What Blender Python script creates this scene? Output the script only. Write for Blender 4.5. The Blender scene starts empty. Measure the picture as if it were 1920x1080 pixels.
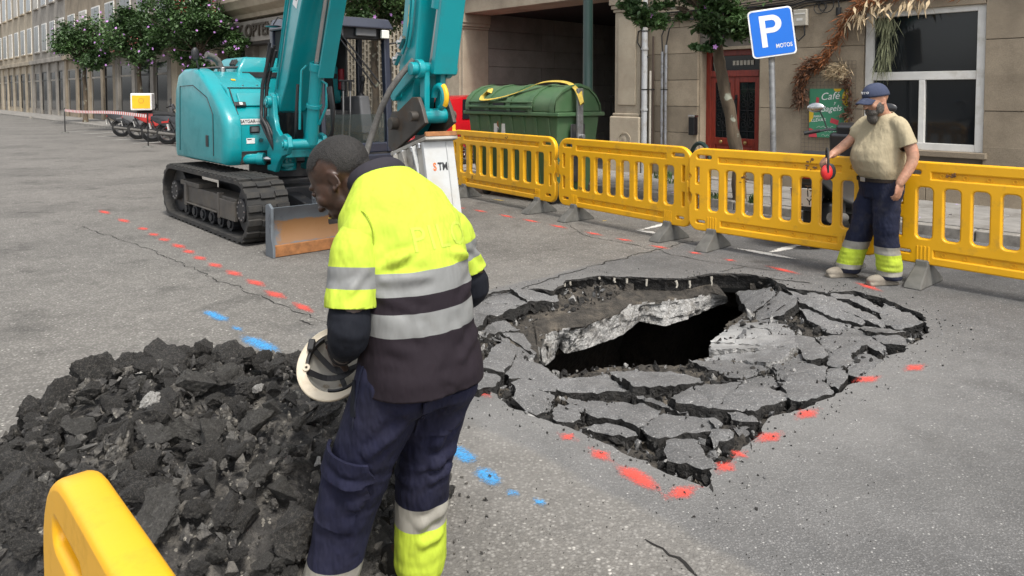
import bpy, bmesh, math, random
import numpy as np
from mathutils import Vector, Matrix, noise, Euler
PI = math.pi; R = math.radians
random.seed(7)
scn = bpy.context.scene
COL = scn.collection

# ------------------------------------------------------------------ camera, sky, sun, exposure
FPX, PX0, PY0, PITCH, CAMZ = 1380.0, 960.0, 235.0, R(2.5), 1.65
cam_d = bpy.data.cameras.new('camera'); cam = bpy.data.objects.new('camera', cam_d); COL.objects.link(cam)
cam.location = (0, 0, CAMZ); cam.rotation_euler = (PI/2 - PITCH, 0, 0)
cam_d.sensor_width = 36; cam_d.lens = FPX/1920*36
cam_d.shift_y = -(540-PY0)/1920; cam_d.clip_end = 500; cam_d.clip_start = .05
scn.camera = cam
scn.view_settings.view_transform = 'Standard'; scn.view_settings.look = 'None'
scn.view_settings.exposure = 1.23; scn.view_settings.gamma = 1; scn.view_settings.use_curve_mapping = False
SUN_EL, SUN_AZ = R(58), R(150)      # azimuth from +Y (depth), clockwise
wd = bpy.data.worlds.new('World'); scn.world = wd; wd.use_nodes = True
wn = wd.node_tree.nodes; wl = wd.node_tree.links
sky = wn.new('ShaderNodeTexSky'); sky.sky_type = 'NISHITA'; sky.sun_disc = False
sky.sun_elevation = SUN_EL; sky.sun_rotation = SUN_AZ; sky.air_density = 1.0; sky.dust_density = 3.0; sky.ozone_density = 1.0
hsv = wn.new('ShaderNodeHueSaturation'); hsv.inputs['Saturation'].default_value = .22
wl.new(sky.outputs[0], hsv.inputs['Color']); wl.new(hsv.outputs[0], wn['Background'].inputs['Color'])
wn['Background'].inputs['Strength'].default_value = .12
sd = bpy.data.lights.new('sun', 'SUN'); sd.energy = 1.5; sd.angle = R(11); sd.color = (1, .945, .86)
sun = bpy.data.objects.new('sun', sd); COL.objects.link(sun)
_d = Vector((math.sin(SUN_AZ)*math.cos(SUN_EL), math.cos(SUN_AZ)*math.cos(SUN_EL), math.sin(SUN_EL)))
sun.rotation_euler = _d.to_track_quat('Z', 'Y').to_euler(); sun.location = (0, 0, 30)

# ------------------------------------------------------------------ picture <-> place
def ray(u, v):
    a, b = (u-PX0)/FPX, -(v-PY0)/FPX
    c, s = math.cos(PITCH), math.sin(PITCH)
    return Vector((a, c + b*s, -s + b*c))
def G(u, v, z=0.0):                       # point at height z seen at pixel
    d = ray(u, v); return Vector((0, 0, CAMZ)) + d*((z-CAMZ)/d.z)
def P(u, v, y):                           # point at depth y seen at pixel
    d = ray(u, v); return Vector((0, 0, CAMZ)) + d*(y/d.y)
S2, N2 = Vector((.677, -.736, 0)), Vector((.736, .677, 0))      # along the street, towards the houses
def W(s, n, z=0.0): return S2*s + N2*n + Vector((0, 0, z))
ST_ANG = math.atan2(S2.y, S2.x)

# ------------------------------------------------------------------ materials
MATS = {}
def _n(nt, t, **k):
    n = nt.nodes.new(t)
    for a, b in k.items():
        if a.startswith('i_'): n.inputs[int(a[2:]) if a[2:].isdigit() else a[2:].replace('_', ' ')].default_value = b
        else: setattr(n, a, b)
    return n
def ramp(nt, fac, stops):
    r = nt.nodes.new('ShaderNodeValToRGB'); e = r.color_ramp.elements
    while len(e) < len(stops): e.new(.5)
    for i, (p, c) in enumerate(stops):
        e[i].position = p; e[i].color = (c, c, c, 1) if isinstance(c, (int, float)) else (*c, 1)
    nt.links.new(fac, r.inputs[0]); return r.outputs[0]
def mixc(nt, a, b, fac, mode='MIX'):
    m = nt.nodes.new('ShaderNodeMix'); m.data_type = 'RGBA'; m.blend_type = mode
    for s, v in ((0, fac), (6, a), (7, b)):
        if isinstance(v, bpy.types.NodeSocket): nt.links.new(v, m.inputs[s])
        elif s == 0: m.inputs[0].default_value = v
        else: m.inputs[s].default_value = (*v, 1)
    return m.outputs[2]
def tex(nt, kind, scale, co=None, detail=4, rough=.55, stretch=None, **k):
    if co is None:
        c = nt.nodes.get('TC') or nt.nodes.new('ShaderNodeTexCoord'); c.name = 'TC'; co = c.outputs['Object']
    if stretch:
        mp = nt.nodes.new('ShaderNodeMapping'); mp.inputs['Scale'].default_value = stretch
        nt.links.new(co, mp.inputs[0]); co = mp.outputs[0]
    if kind == 'noise':
        n = _n(nt, 'ShaderNodeTexNoise'); n.inputs['Detail'].default_value = detail; n.inputs['Roughness'].default_value = rough
    elif kind == 'voronoi': n = _n(nt, 'ShaderNodeTexVoronoi', **k)
    else: n = _n(nt, 'ShaderNodeTexWave', **k)
    n.inputs['Scale'].default_value = scale; nt.links.new(co, n.inputs['Vector']); return n
def bump(nt, b, h, strength, dist=.01):
    bp = nt.nodes.new('ShaderNodeBump'); bp.inputs['Strength'].default_value = strength; bp.inputs['Distance'].default_value = dist
    nt.links.new(h, bp.inputs['Height'])
    if b.inputs['Normal'].is_linked: nt.links.new(b.inputs['Normal'].links[0].from_socket, bp.inputs['Normal'])
    nt.links.new(bp.outputs[0], b.inputs['Normal'])
def newmat(name):
    m = bpy.data.materials.new(name); m.use_nodes = True; MATS[name] = m
    return m, m.node_tree, m.node_tree.nodes['Principled BSDF']
def mat(name, col, rough=.6, metal=0, var=.15, vscale=3., bmp=0, bscale=60., coat=0, dirt=None, dirtscale=2., dirtpos=(.5, .68), spec=.5, stretch=None, bdist=.004, detail=5):
    """painted / plain surface: base colour with soft variation, optional dirt patches and fine relief"""
    if name in MATS: return MATS[name]
    m, nt, b = newmat(name)
    n = tex(nt, 'noise', vscale, detail=detail, stretch=stretch)
    lo = tuple(c*(1-var) for c in col); hi = tuple(min(1, c*(1+var)) for c in col)
    c = ramp(nt, n.outputs[0], [(.3, lo), (.7, hi)])
    if dirt:
        d = tex(nt, 'noise', dirtscale, detail=7, rough=.65, stretch=stretch)
        f = ramp(nt, d.outputs[0], [(dirtpos[0], 0), (dirtpos[1], 1)])
        c = mixc(nt, c, dirt, f)
        rr = nt.nodes.new('ShaderNodeMapRange'); rr.inputs[3].default_value = rough; rr.inputs[4].default_value = min(1, rough+.3)
        nt.links.new(f, rr.inputs[0]); nt.links.new(rr.outputs[0], b.inputs['Roughness'])
    nt.links.new(c, b.inputs['Base Color'])
    if not dirt: b.inputs['Roughness'].default_value = rough
    b.inputs['Metallic'].default_value = metal; b.inputs['Coat Weight'].default_value = coat; b.inputs['Coat Roughness'].default_value = .08
    b.inputs['Specular IOR Level'].default_value = spec
    if bmp:
        h = tex(nt, 'noise', bscale, detail=4); bump(nt, b, h.outputs[0], bmp, bdist)
    return m
def glass(name, col=(.8, .85, .85), alpha=.25, rough=.03):
    m, nt, b = newmat(name)
    b.inputs['Base Color'].default_value = (*col, 1); b.inputs['Roughness'].default_value = rough
    t = nt.nodes.new('ShaderNodeBsdfTransparent'); mx = nt.nodes.new('ShaderNodeMixShader'); mx.inputs[0].default_value = alpha
    nt.links.new(t.outputs[0], mx.inputs[1]); nt.links.new(b.outputs[0], mx.inputs[2])
    nt.links.new(mx.outputs[0], nt.nodes['Material Output'].inputs[0]); return m

# ------------------------------------------------------------------ mesh building
def frame(o, x, y, z):
    m = Matrix.Identity(4)
    for i, c in enumerate((x, y, z)): m.col[i][:3] = c
    m.col[3][:3] = o; return m
class MB:
    def __init__(s, M=None): s.v = []; s.f = []; s.mi = []; s.M = M; s.m = 0
    def add(s, vs, fs, m=None):
        o = len(s.v)
        for p in vs:
            p = Vector(p); s.v.append(s.M @ p if s.M else p)
        for f in fs: s.f.append([i+o for i in f]); s.mi.append(s.m if m is None else m)
        return s
    def box(s, x0, x1, y0, y1, z0, z1, m=None):
        vs = [(x, y, z) for z in (z0, z1) for y in (y0, y1) for x in (x0, x1)]
        return s.add(vs, [(0,2,3,1),(4,5,7,6),(0,1,5,4),(2,6,7,3),(0,4,6,2),(1,3,7,5)], m)
    def obox(s, c, x, y, z, m=None):       # oriented box: centre and three half-vectors
        c, x, y, z = Vector(c), Vector(x), Vector(y), Vector(z)
        vs = [c+x*a+y*b+z*d for d in (-1, 1) for b in (-1, 1) for a in (-1, 1)]
        return s.add(vs, [(0,2,3,1),(4,5,7,6),(0,1,5,4),(2,6,7,3),(0,4,6,2),(1,3,7,5)], m)
    def bar(s, a, b, w, h=None, up=(0, 0, 1), m=None):
        a, b = Vector(a), Vector(b); d = b-a; h = h or w; up = Vector(up)
        x = d.cross(up)
        if x.length < 1e-6: x = d.cross(Vector((1, 0, 0)))
        x.normalize(); z = x.cross(d).normalized()
        return s.obox((a+b)/2, x*w/2, d/2, z*h/2, m)
    def cyl(s, a, b, r0, r1=None, n=16, cap=True, m=None):
        a, b = Vector(a), Vector(b); r1 = r0 if r1 is None else r1
        d = (b-a).normalized(); x = d.orthogonal().normalized(); y = d.cross(x)
        vs = [a+(x*math.cos(2*PI*i/n)+y*math.sin(2*PI*i/n))*r0 for i in range(n)] + [b+(x*math.cos(2*PI*i/n)+y*math.sin(2*PI*i/n))*r1 for i in range(n)]
        fs = [(i, (i+1) % n, n+(i+1) % n, n+i) for i in range(n)]
        if cap: fs += [tuple(range(n-1, -1, -1)), tuple(range(n, 2*n))]
        return s.add(vs, fs, m)
    def ring(s, c, ax, r0, r1, h, n=24, m=None):       # washer: inner, outer radius, thickness along axis
        c, ax = Vector(c), Vector(ax).normalized(); x = ax.orthogonal().normalized(); y = ax.cross(x); vs = []
        for r, k in ((r0, -.5), (r1, -.5), (r1, .5), (r0, .5)):
            vs += [c+(x*math.cos(2*PI*i/n)+y*math.sin(2*PI*i/n))*r+ax*h*k for i in range(n)]
        return s.add(vs, [(j*n+i, j*n+(i+1) % n, ((j+1) % 4)*n+(i+1) % n, ((j+1) % 4)*n+i) for j in range(4) for i in range(n)], m)
    def tube(s, pts, r, n=8, m=None, cap=True, close=False, sq=None):
        pts = [Vector(p) for p in pts]; L = len(pts); rs = r if isinstance(r, (list, tuple)) else [r]*L
        vs = []; x = None
        for i, p in enumerate(pts):
            a = pts[(i-1) % L] if (i or close) else p; b = pts[(i+1) % L] if (i < L-1 or close) else p
            d = (b-a).normalized()
            x = d.orthogonal().normalized() if x is None else (x - d*x.dot(d)).normalized()
            y = d.cross(x)
            for k in range(n):
                t = 2*PI*k/n; vs.append(p+(x*math.cos(t)+y*math.sin(t)*(sq or 1))*rs[i])
        fs = [(i*n+k, i*n+(k+1) % n, ((i+1) % L)*n+(k+1) % n, ((i+1) % L)*n+k) for i in range(L if close else L-1) for k in range(n)]
        if cap and not close: fs += [tuple(range(n-1, -1, -1)), tuple(range((L-1)*n, L*n))]
        return s.add(vs, fs, m)
    def loft(s, rings, m=None, cap=True):     # list of equal-length point loops
        n = len(rings[0]); vs = [p for r in rings for p in r]
        fs = [(i*n+k, i*n+(k+1) % n, (i+1)*n+(k+1) % n, (i+1)*n+k) for i in range(len(rings)-1) for k in range(n)]
        if cap: fs += [tuple(range(n-1, -1, -1)), tuple(range((len(rings)-1)*n, len(rings)*n))]
        return s.add(vs, fs, m)
    def prism(s, poly, o, x, y, h, m=None, mside=None):   # poly in plane (x,y) from o, extruded by vector h
        o, x, y, h = Vector(o), Vector(x), Vector(y), Vector(h); n = len(poly)
        vs = [o+x*p[0]+y*p[1] for p in poly] + [o+x*p[0]+y*p[1]+h for p in poly]
        if x.cross(y).dot(h) < 0: vs = vs[n:]+vs[:n]
        a = sum(poly[i][0]*poly[(i+1) % n][1]-poly[(i+1) % n][0]*poly[i][1] for i in range(n))
        idx = list(range(n)) if a > 0 else list(range(n-1, -1, -1))
        s.add(vs, [tuple(reversed(idx)), tuple(i+n for i in idx)], m)
        off = len(s.v)-2*n
        for k in range(n):
            i, j = idx[k], idx[(k+1) % n]
            s.f.append([off+i, off+j, off+n+j, off+n+i]); s.mi.append(s.m if (mside is None and m is None) else (m if mside is None else mside))
        return s
    def lathe(s, prof, c=(0, 0, 0), ax=(0, 0, 1), n=24, m=None, xdir=None, cap=True):   # prof: (r, h)
        c, ax = Vector(c), Vector(ax).normalized(); x = Vector(xdir) if xdir else ax.orthogonal().normalized(); y = ax.cross(x)
        rings = [[c+ax*h+(x*math.cos(2*PI*i/n)+y*math.sin(2*PI*i/n))*max(r, 1e-4) for i in range(n)] for r, h in prof]
        return s.loft(rings, m, cap)
    def ell(s, c, x, y, z, nu=16, nv=10, m=None):        # ellipsoid with half-axis vectors
        c, x, y, z = Vector(c), Vector(x), Vector(y), Vector(z); rings = []
        for j in range(nv+1):
            t = -PI/2+PI*j/nv; rr = max(math.cos(t), 1e-3)
            rings.append([c+x*rr*math.cos(2*PI*i/nu)+y*rr*math.sin(2*PI*i/nu)+z*math.sin(t) for i in range(nu)])
        return s.loft(rings, m)
    def mesh(s, name='mesh'):
        me = bpy.data.meshes.new(name); me.from_pydata([tuple(p) for p in s.v], [], s.f)
        me.polygons.foreach_set('material_index', s.mi); me.update(); return me
def setp(o, label=None, cat=None, group=None, kind=None):
    for k, v in (('label', label), ('category', cat), ('group', group), ('kind', kind)):
        if v: o[k] = v
    return o
def link(name, me, mats=None, parent=None, smooth=None, bevel=None, seg=2, label=None, cat=None, group=None, kind=None, loc=None, fixn=False):
    if fixn:
        b = bmesh.new(); b.from_mesh(me); bmesh.ops.recalc_face_normals(b, faces=b.faces); b.to_mesh(me); b.free()
    o = bpy.data.objects.new(name, me); COL.objects.link(o)
    if mats is not None and not me.materials:
        for m in (mats if isinstance(mats, (list, tuple)) else [mats]): me.materials.append(MATS[m] if isinstance(m, str) else m)
    if parent: o.parent = parent
    if loc: o.location = loc
    if smooth:
        me.shade_smooth()
        if smooth is not True and smooth < 180: me.set_sharp_from_angle(angle=R(smooth))
    if bevel:
        bv = o.modifiers.new('bevel', 'BEVEL'); bv.width = bevel; bv.segments = seg; bv.limit_method = 'ANGLE'; bv.angle_limit = R(35)
        bv.use_clamp_overlap = True
        if not smooth: me.shade_smooth()
        bv.harden_normals = True
    return setp(o, label, cat, group, kind)
def obj(name, mb, mats, parent=None, **k): return link(name, mb.mesh(name), mats, parent, **k)
def empty(name, loc=(0, 0, 0), rz=0, label=None, cat=None, group=None, kind=None, parent=None):
    o = bpy.data.objects.new(name, None); COL.objects.link(o); o.location = loc; o.rotation_euler = (0, 0, rz); o.empty_display_size = .1
    if parent: o.parent = parent
    return setp(o, label, cat, group, kind)
def copy_tree(o, parent=None, label=None):
    c = o.copy(); COL.objects.link(c); c.parent = parent
    if label: c['label'] = label
    for ch in o.children: copy_tree(ch, c)
    return c
def curve_plate(loops, thick, bev=.004, res=2, bres=1):
    """flat plate in local XY from an outline and holes, rounded rims; returns a mesh"""
    cu = bpy.data.curves.new('tmp', 'CURVE'); cu.dimensions = '2D'; cu.fill_mode = 'BOTH'
    cu.extrude = max(thick/2-bev, 1e-4); cu.bevel_depth = bev; cu.bevel_resolution = bres
    for lp in loops:
        sp = cu.splines.new('POLY'); sp.points.add(len(lp)-1)
        for p, q in zip(sp.points, lp): p.co = (q[0], q[1], 0, 1)
        sp.use_cyclic_u = True
    o = bpy.data.objects.new('tmp', cu); COL.objects.link(o)
    dg = bpy.context.evaluated_depsgraph_get(); me = bpy.data.meshes.new_from_object(o.evaluated_get(dg))
    bpy.data.objects.remove(o); bpy.data.curves.remove(cu); me.materials.clear(); return me
def rrect(x0, x1, y0, y1, r, n=5):
    r = min(r, (x1-x0)/2-1e-4, (y1-y0)/2-1e-4); out = []
    for cx, cy, a in ((x1-r, y0+r, -90), (x1-r, y1-r, 0), (x0+r, y1-r, 90), (x0+r, y0+r, 180)):
        out += [(cx+r*math.cos(R(a+90*i/n)), cy+r*math.sin(R(a+90*i/n))) for i in range(n+1)]
    return out
def text_mesh(s, size, M, extrude=0, align='CENTER', shear=0, spacing=1, bold=0, xs=1):
    cu = bpy.data.curves.new('tmp', 'FONT'); cu.body = s; cu.size = size; cu.extrude = extrude; cu.align_x = align; cu.align_y = 'CENTER'
    cu.shear = shear; cu.space_character = spacing; cu.offset = bold; cu.resolution_u = 3
    o = bpy.data.objects.new('tmp', cu); COL.objects.link(o)
    dg = bpy.context.evaluated_depsgraph_get(); me = bpy.data.meshes.new_from_object(o.evaluated_get(dg))
    bpy.data.objects.remove(o); bpy.data.curves.remove(cu); me.materials.clear()
    me.transform(M @ Matrix.Diagonal((xs, 1, 1, 1))); return me
def modded(me, mods):
    """evaluate modifiers on a mesh and return the new mesh"""
    o = bpy.data.objects.new('tmp', me); COL.objects.link(o)
    for t, kw in mods:
        m = o.modifiers.new(t, t)
        for k, v in kw.items(): setattr(m, k, v)
    dg = bpy.context.evaluated_depsgraph_get(); out = bpy.data.meshes.new_from_object(o.evaluated_get(dg), depsgraph=dg)
    bpy.data.objects.remove(o); return out
def blend_body(mb, voxel, smooth=6, factor=.5):
    me = mb.mesh('tmp')
    b = bmesh.new(); b.from_mesh(me); bmesh.ops.recalc_face_normals(b, faces=b.faces); b.to_mesh(me); b.free()
    return modded(me, [('REMESH', dict(mode='VOXEL', voxel_size=voxel, use_smooth_shade=True)), ('SMOOTH', dict(factor=factor, iterations=smooth))])
def verts_np(me):
    a = np.empty(len(me.vertices)*3); me.vertices.foreach_get('co', a); return a.reshape(-1, 3)
def set_verts(me, a): me.vertices.foreach_set('co', a.reshape(-1)); me.update()
def jag(poly, step, amp, rnd, seed=0.):
    """subdivide a closed 2-D polyline and roughen it"""
    out = []; n = len(poly)
    for i in range(n):
        a, b = Vector(poly[i]), Vector(poly[(i+1) % n]); L = (b-a).length; k = max(1, int(L/step))
        nr = Vector((-(b-a).y, (b-a).x)).normalized() if L > 1e-6 else Vector((0, 0))
        for j in range(k):
            p = a.lerp(b, j/k); d = noise.noise(Vector((p.x*9, p.y*9, seed)))*amp*1.3 + noise.noise(Vector((p.x*30, p.y*30, seed)))*amp*.8 + rnd.uniform(-.3, .3)*amp
            out.append((p.x+nr.x*d, p.y+nr.y*d))
    return out
def in_poly(x, y, poly):
    c = False; n = len(poly); j = n-1
    for i in range(n):
        xi, yi = poly[i][:2]; xj, yj = poly[j][:2]
        if (yi > y) != (yj > y) and x < (xj-xi)*(y-yi)/(yj-yi)+xi: c = not c
        j = i
    return c
def dist_poly(x, y, poly):
    p = Vector((x, y)); best = 1e9; n = len(poly)
    for i in range(n):
        a = Vector(poly[i][:2]); b = Vector(poly[(i+1) % n][:2]); d = b-a
        t = max(0, min(1, (p-a).dot(d)/max(d.length_squared, 1e-9))); best = min(best, (p-a-d*t).length)
    return best
def noisy_chunk(seed, sub=2, aniso=(1, .8, .65), rough=.06, pts=14, fine=0):
    """angular broken lump: hull of random points, subdivided and roughened"""
    rnd = random.Random(seed); bm = bmesh.new()
    for i in range(pts):
        d = Vector((rnd.gauss(0, 1), rnd.gauss(0, 1), rnd.gauss(0, 1))).normalized()*rnd.uniform(.75, 1)
        bm.verts.new((d.x*aniso[0], d.y*aniso[1], d.z*aniso[2]))
    r = bmesh.ops.convex_hull(bm, input=bm.verts)
    bmesh.ops.delete(bm, geom=[g for g in r['geom_interior'] if isinstance(g, bmesh.types.BMVert)], context='VERTS')
    bmesh.ops.triangulate(bm, faces=bm.faces)
    for k in range(sub):
        bmesh.ops.subdivide_edges(bm, edges=[e for e in bm.edges], cuts=1, use_grid_fill=True)
    for v in bm.verts:
        p = v.co*2.2+Vector((seed*3.1, seed*1.7, 0)); d = v.co.normalized()
        v.co += d*(noise.noise(p)*rough*1.6 + noise.noise(p*3)*rough + abs(noise.noise(p*7))*rough*.7 + (noise.noise(p*9)*fine + noise.noise(p*19)*fine*.7 if fine else 0))
    bmesh.ops.recalc_face_normals(bm, faces=bm.faces)
    me = bpy.data.meshes.new('chunk'); bm.to_mesh(me); bm.free(); return me

# ------------------------------------------------------------------ asphalt and stone
def stones(nt, co, scale, lo, mid, hi, pale):
    v = tex(nt, 'voronoi', scale, co=co); v.inputs['Randomness'].default_value = 1
    sep = nt.nodes.new('ShaderNodeSeparateColor'); nt.links.new(v.outputs['Color'], sep.inputs[0])
    c = ramp(nt, sep.outputs[0], [(0, lo), (.4, mid), (.85, hi), (.97, hi), (.995, pale)])
    e = ramp(nt, v.outputs['Distance'], [(.15, 1), (.62, 0)])
    return c, e
def asphalt(name, zoned=False, dark=1.0):
    m, nt, b = newmat(name)
    c0 = nt.nodes.new('ShaderNodeTexCoord'); c0.name = 'TC'; co = c0.outputs['Object']
    # fine, newer patch
    fc, fe = stones(nt, co, 105, (.085*dark, .084*dark, .085*dark), (.14*dark, .138*dark, .138*dark), (.20*dark, .197*dark, .195*dark), (.52, .51, .49))
    new = mixc(nt, tuple(.085*dark for _ in range(3)), fc, fe)
    if zoned:
        oc, oe = stones(nt, co, 62, (.13, .122, .11), (.185, .176, .16), (.25, .24, .222), (.5, .48, .44))
        old = mixc(nt, (.12, .113, .103), oc, oe)
        dots = []
        for ax in (S2, N2):
            d = nt.nodes.new('ShaderNodeVectorMath'); d.operation = 'DOT_PRODUCT'; d.inputs[1].default_value = ax; nt.links.new(co, d.inputs[0]); dots.append(d.outputs['Value'])
        wob = tex(nt, 'noise', 1.7, co=co, detail=6)
        def step(src, edge):
            a = nt.nodes.new('ShaderNodeMath'); a.operation = 'MULTIPLY_ADD'; a.inputs[1].default_value = .22; nt.links.new(wob.outputs[0], a.inputs[0]); nt.links.new(src, a.inputs[2])
            r = nt.nodes.new('ShaderNodeMapRange'); r.inputs[1].default_value = edge+.11-.03; r.inputs[2].default_value = edge+.11+.03; nt.links.new(a.outputs[0], r.inputs[0]); return r.outputs[0]
        mul = nt.nodes.new('ShaderNodeMath'); mul.operation = 'MULTIPLY'
        nt.links.new(step(dots[1], 2.3), mul.inputs[0]); nt.links.new(step(dots[0], -4.62), mul.inputs[1])
        c = mixc(nt, old, new, mul.outputs[0])
    else: c = new
    oil = tex(nt, 'noise', 1.6, co=co, detail=7, rough=.6); c = mixc(nt, c, ramp(nt, oil.outputs[0], [(.33, .66), (.42, 1.0), (.62, 1.0), (.70, 1.16)]), 1, 'MULTIPLY')
    st = tex(nt, 'noise', .55, co=co, detail=9, rough=.65); c = mixc(nt, c, ramp(nt, st.outputs[0], [(.28, .62), (.5, 1.0), (.75, 1.22)]), 1, 'MULTIPLY')
    st2 = tex(nt, 'noise', 6, co=co, detail=6, rough=.7); c = mixc(nt, c, ramp(nt, st2.outputs[0], [(.3, .8), (.55, 1.0), (.75, 1.12)]), 1, 'MULTIPLY')
    if zoned:
        dd = nt.nodes.new('ShaderNodeVectorMath'); dd.operation = 'DISTANCE'; dd.inputs[1].default_value = (.9, 4.7, 0); nt.links.new(co, dd.inputs[0]); dn = tex(nt, 'noise', 2.4, co=co, detail=7); am = nt.nodes.new('ShaderNodeMath'); am.operation = 'MULTIPLY_ADD'; am.inputs[1].default_value = 1.6; nt.links.new(dn.outputs[0], am.inputs[0]); nt.links.new(dd.outputs['Value'], am.inputs[2]); f_ = nt.nodes.new('ShaderNodeMapRange'); f_.inputs[1].default_value = 2.0; f_.inputs[2].default_value = 3.4; f_.inputs[3].default_value = .4; f_.inputs[4].default_value = 0; nt.links.new(am.outputs[0], f_.inputs[0]); c = mixc(nt, c, (.24, .235, .225), f_.outputs[0])
    nt.links.new(c, b.inputs['Base Color']); b.inputs['Roughness'].default_value = .82
    bump(nt, b, fe, .5, .004); nz = tex(nt, 'noise', 34, co=co, detail=5); bump(nt, b, nz.outputs[0], .35, .012)
    return m
asphalt('road', True); asphalt('slab_top', False, 1.3)
mat('broken_asphalt', (.02, .019, .018), .93, var=.5, vscale=28, bmp=1, bscale=55, bdist=.03, dirt=(.045, .04, .034), dirtscale=9, dirtpos=(.52, .72))
mat('soil', (.042, .037, .031), .95, var=.5, vscale=14, bmp=1, bscale=40, bdist=.03, dirt=(.12, .102, .08), dirtscale=5, dirtpos=(.5, .7))
mat('pit_soil_shade', (.02, .014, .008), .95, var=.5, vscale=9, bmp=1, bscale=25, bdist=.04)  # soil darkened, the pit's shade put into its colour
mat('concrete', (.31, .305, .295), .92, var=.4, vscale=30, bmp=1, bscale=50, bdist=.04, dirt=(.19, .178, .16), dirtscale=9, dirtpos=(.5, .68))
mat('pavement', (.21, .2, .185), .88, var=.2, vscale=5, bmp=.4, bscale=120, dirt=(.11, .1, .09), dirtscale=2.2)
mat('kerb', (.25, .235, .21), .88, var=.25, vscale=9, bmp=.6, bscale=90, dirt=(.12, .11, .095), dirtscale=4)
mat('crack_dark', (.012, .011, .01), .95)
def paint(name, col, cut=(.42, .56), scale=26., mist=.0):
    m, nt, b = newmat(name); b.inputs['Base Color'].default_value = (*col, 1); b.inputs['Roughness'].default_value = .7
    n = tex(nt, 'noise', scale, detail=8, rough=.72); f = ramp(nt, n.outputs[0], [(cut[0], 0), (cut[1], 1)])
    a = nt.nodes.new('ShaderNodeAttribute'); a.attribute_name = 'cover'
    ad = nt.nodes.new('ShaderNodeMath'); ad.operation = 'ADD'; nt.links.new(n.outputs[0], ad.inputs[0]); nt.links.new(a.outputs['Fac'], ad.inputs[1])
    r = nt.nodes.new('ShaderNodeMapRange'); r.inputs[1].default_value = 1+cut[0]; r.inputs[2].default_value = 1+cut[1]
    nt.links.new(ad.outputs[0], r.inputs[0])
    t = nt.nodes.new('ShaderNodeBsdfTransparent'); mx = nt.nodes.new('ShaderNodeMixShader')
    nt.links.new(r.outputs[0], mx.inputs[0]); nt.links.new(t.outputs[0], mx.inputs[1]); nt.links.new(b.outputs[0], mx.inputs[2]); nt.links.new(mx.outputs[0], nt.nodes['Material Output'].inputs[0])
    nz = tex(nt, 'noise', 90, detail=4); bump(nt, b, nz.outputs[0], .5, .006)
paint('red_spray', (.82, .085, .06), (.25, .85), 85); paint('blue_spray', (.05, .34, .72), (.42, .85), 75); paint('white_line', (.62, .61, .58), (.3, .44), 24)
paint('yellow_spray', (.55, .38, .06), (.55, .62), 20)

# ------------------------------------------------------------------ road with the sinkhole
HOLE_PX = [(1040,545),(1062,526),(1120,517),(1200,520),(1280,522),(1330,513),(1390,512),(1440,520),(1482,540),(1540,548),(1600,545),(1660,560),(1730,590),(1745,620),(1700,655),(1657,672),(1628,700),(1590,722),(1562,742),(1500,768),(1440,785),(1430,805),(1410,830),(1385,850),(1368,865),(1332,882),(1325,912),(1290,905),(1250,890),(1210,866),(1170,846),(1110,821),(1070,802),(1030,787),(985,778),(955,762),(930,740),(905,722),(888,700),(884,650),(880,612),(876,575),(925,546),(1000,541)]
VOID_PX = [(1012,690),(1030,652),(1060,640),(1110,628),(1162,606),(1200,584),(1250,586),(1290,574),(1345,562),(1388,562),(1406,588),(1362,618),(1338,655),(1328,682),(1262,700),(1150,700),(1100,709),(1050,720)]
hole0 = [tuple(G(u, v).xy) for u, v in HOLE_PX]
void = [tuple(G(u, v, -.33).xy) for u, v in VOID_PX]
rnd = random.Random(3)
hole = jag(hole0, .035, .022, rnd, 1.)
def sink(x, y):
    """how far down the collapsed ground lies (0 at its rim .. 1 at the void)"""
    if not in_poly(x, y, hole0): return 0.
    if in_poly(x, y, void): return 1.
    a, b = dist_poly(x, y, hole0), dist_poly(x, y, void); return a/(a+b)
big = [(-140, -6), (30, -6), (30, 140), (-140, 140)]
me = curve_plate([big, hole], .0002, bev=0); b = bmesh.new(); b.from_mesh(me)
bmesh.ops.delete(b, geom=[f for f in b.faces if f.normal.z < .5], context='FACES'); b.to_mesh(me); b.free()
a = verts_np(me); a[:, 2] = 0; set_verts(me, a)
road = link('road', me, 'road', kind='structure', label='grey asphalt street surface around the sinkhole')
# broken rim of the road: a rough dark skirt going down under the edge
mb = MB(); n = len(hole); rings = []
cx, cy = sum(p[0] for p in hole)/n, sum(p[1] for p in hole)/n
area = sum(hole[i][0]*hole[(i+1) % n][1]-hole[(i+1) % n][0]*hole[i][1] for i in range(n))
for k, (dz, push) in enumerate(((0, 0), (-.03, .006), (-.065, -.012), (-.105, -.02), (-.17, -.035), (-.3, -.05))):
    rr = []
    for i, (x, y) in enumerate(hole):
        t = Vector(hole[(i+1) % n])-Vector(hole[i-1]); nr = Vector((t.y, -t.x)).normalized()*(1 if area > 0 else -1)   # outwards
        q = push + (noise.noise(Vector((x*14, y*14, dz*40)))*.02 + rnd.uniform(-.006, .006) if k else 0)
        rr.append((x+nr.x*q*-1, y+nr.y*q*-1, dz*(.5 if y > 6.1 and x < 2.3 else 1)))
    rings.append(rr)
mb.loft(rings, cap=False); obj('broken_edge', mb, 'broken_asphalt', road, fixn=True)
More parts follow.
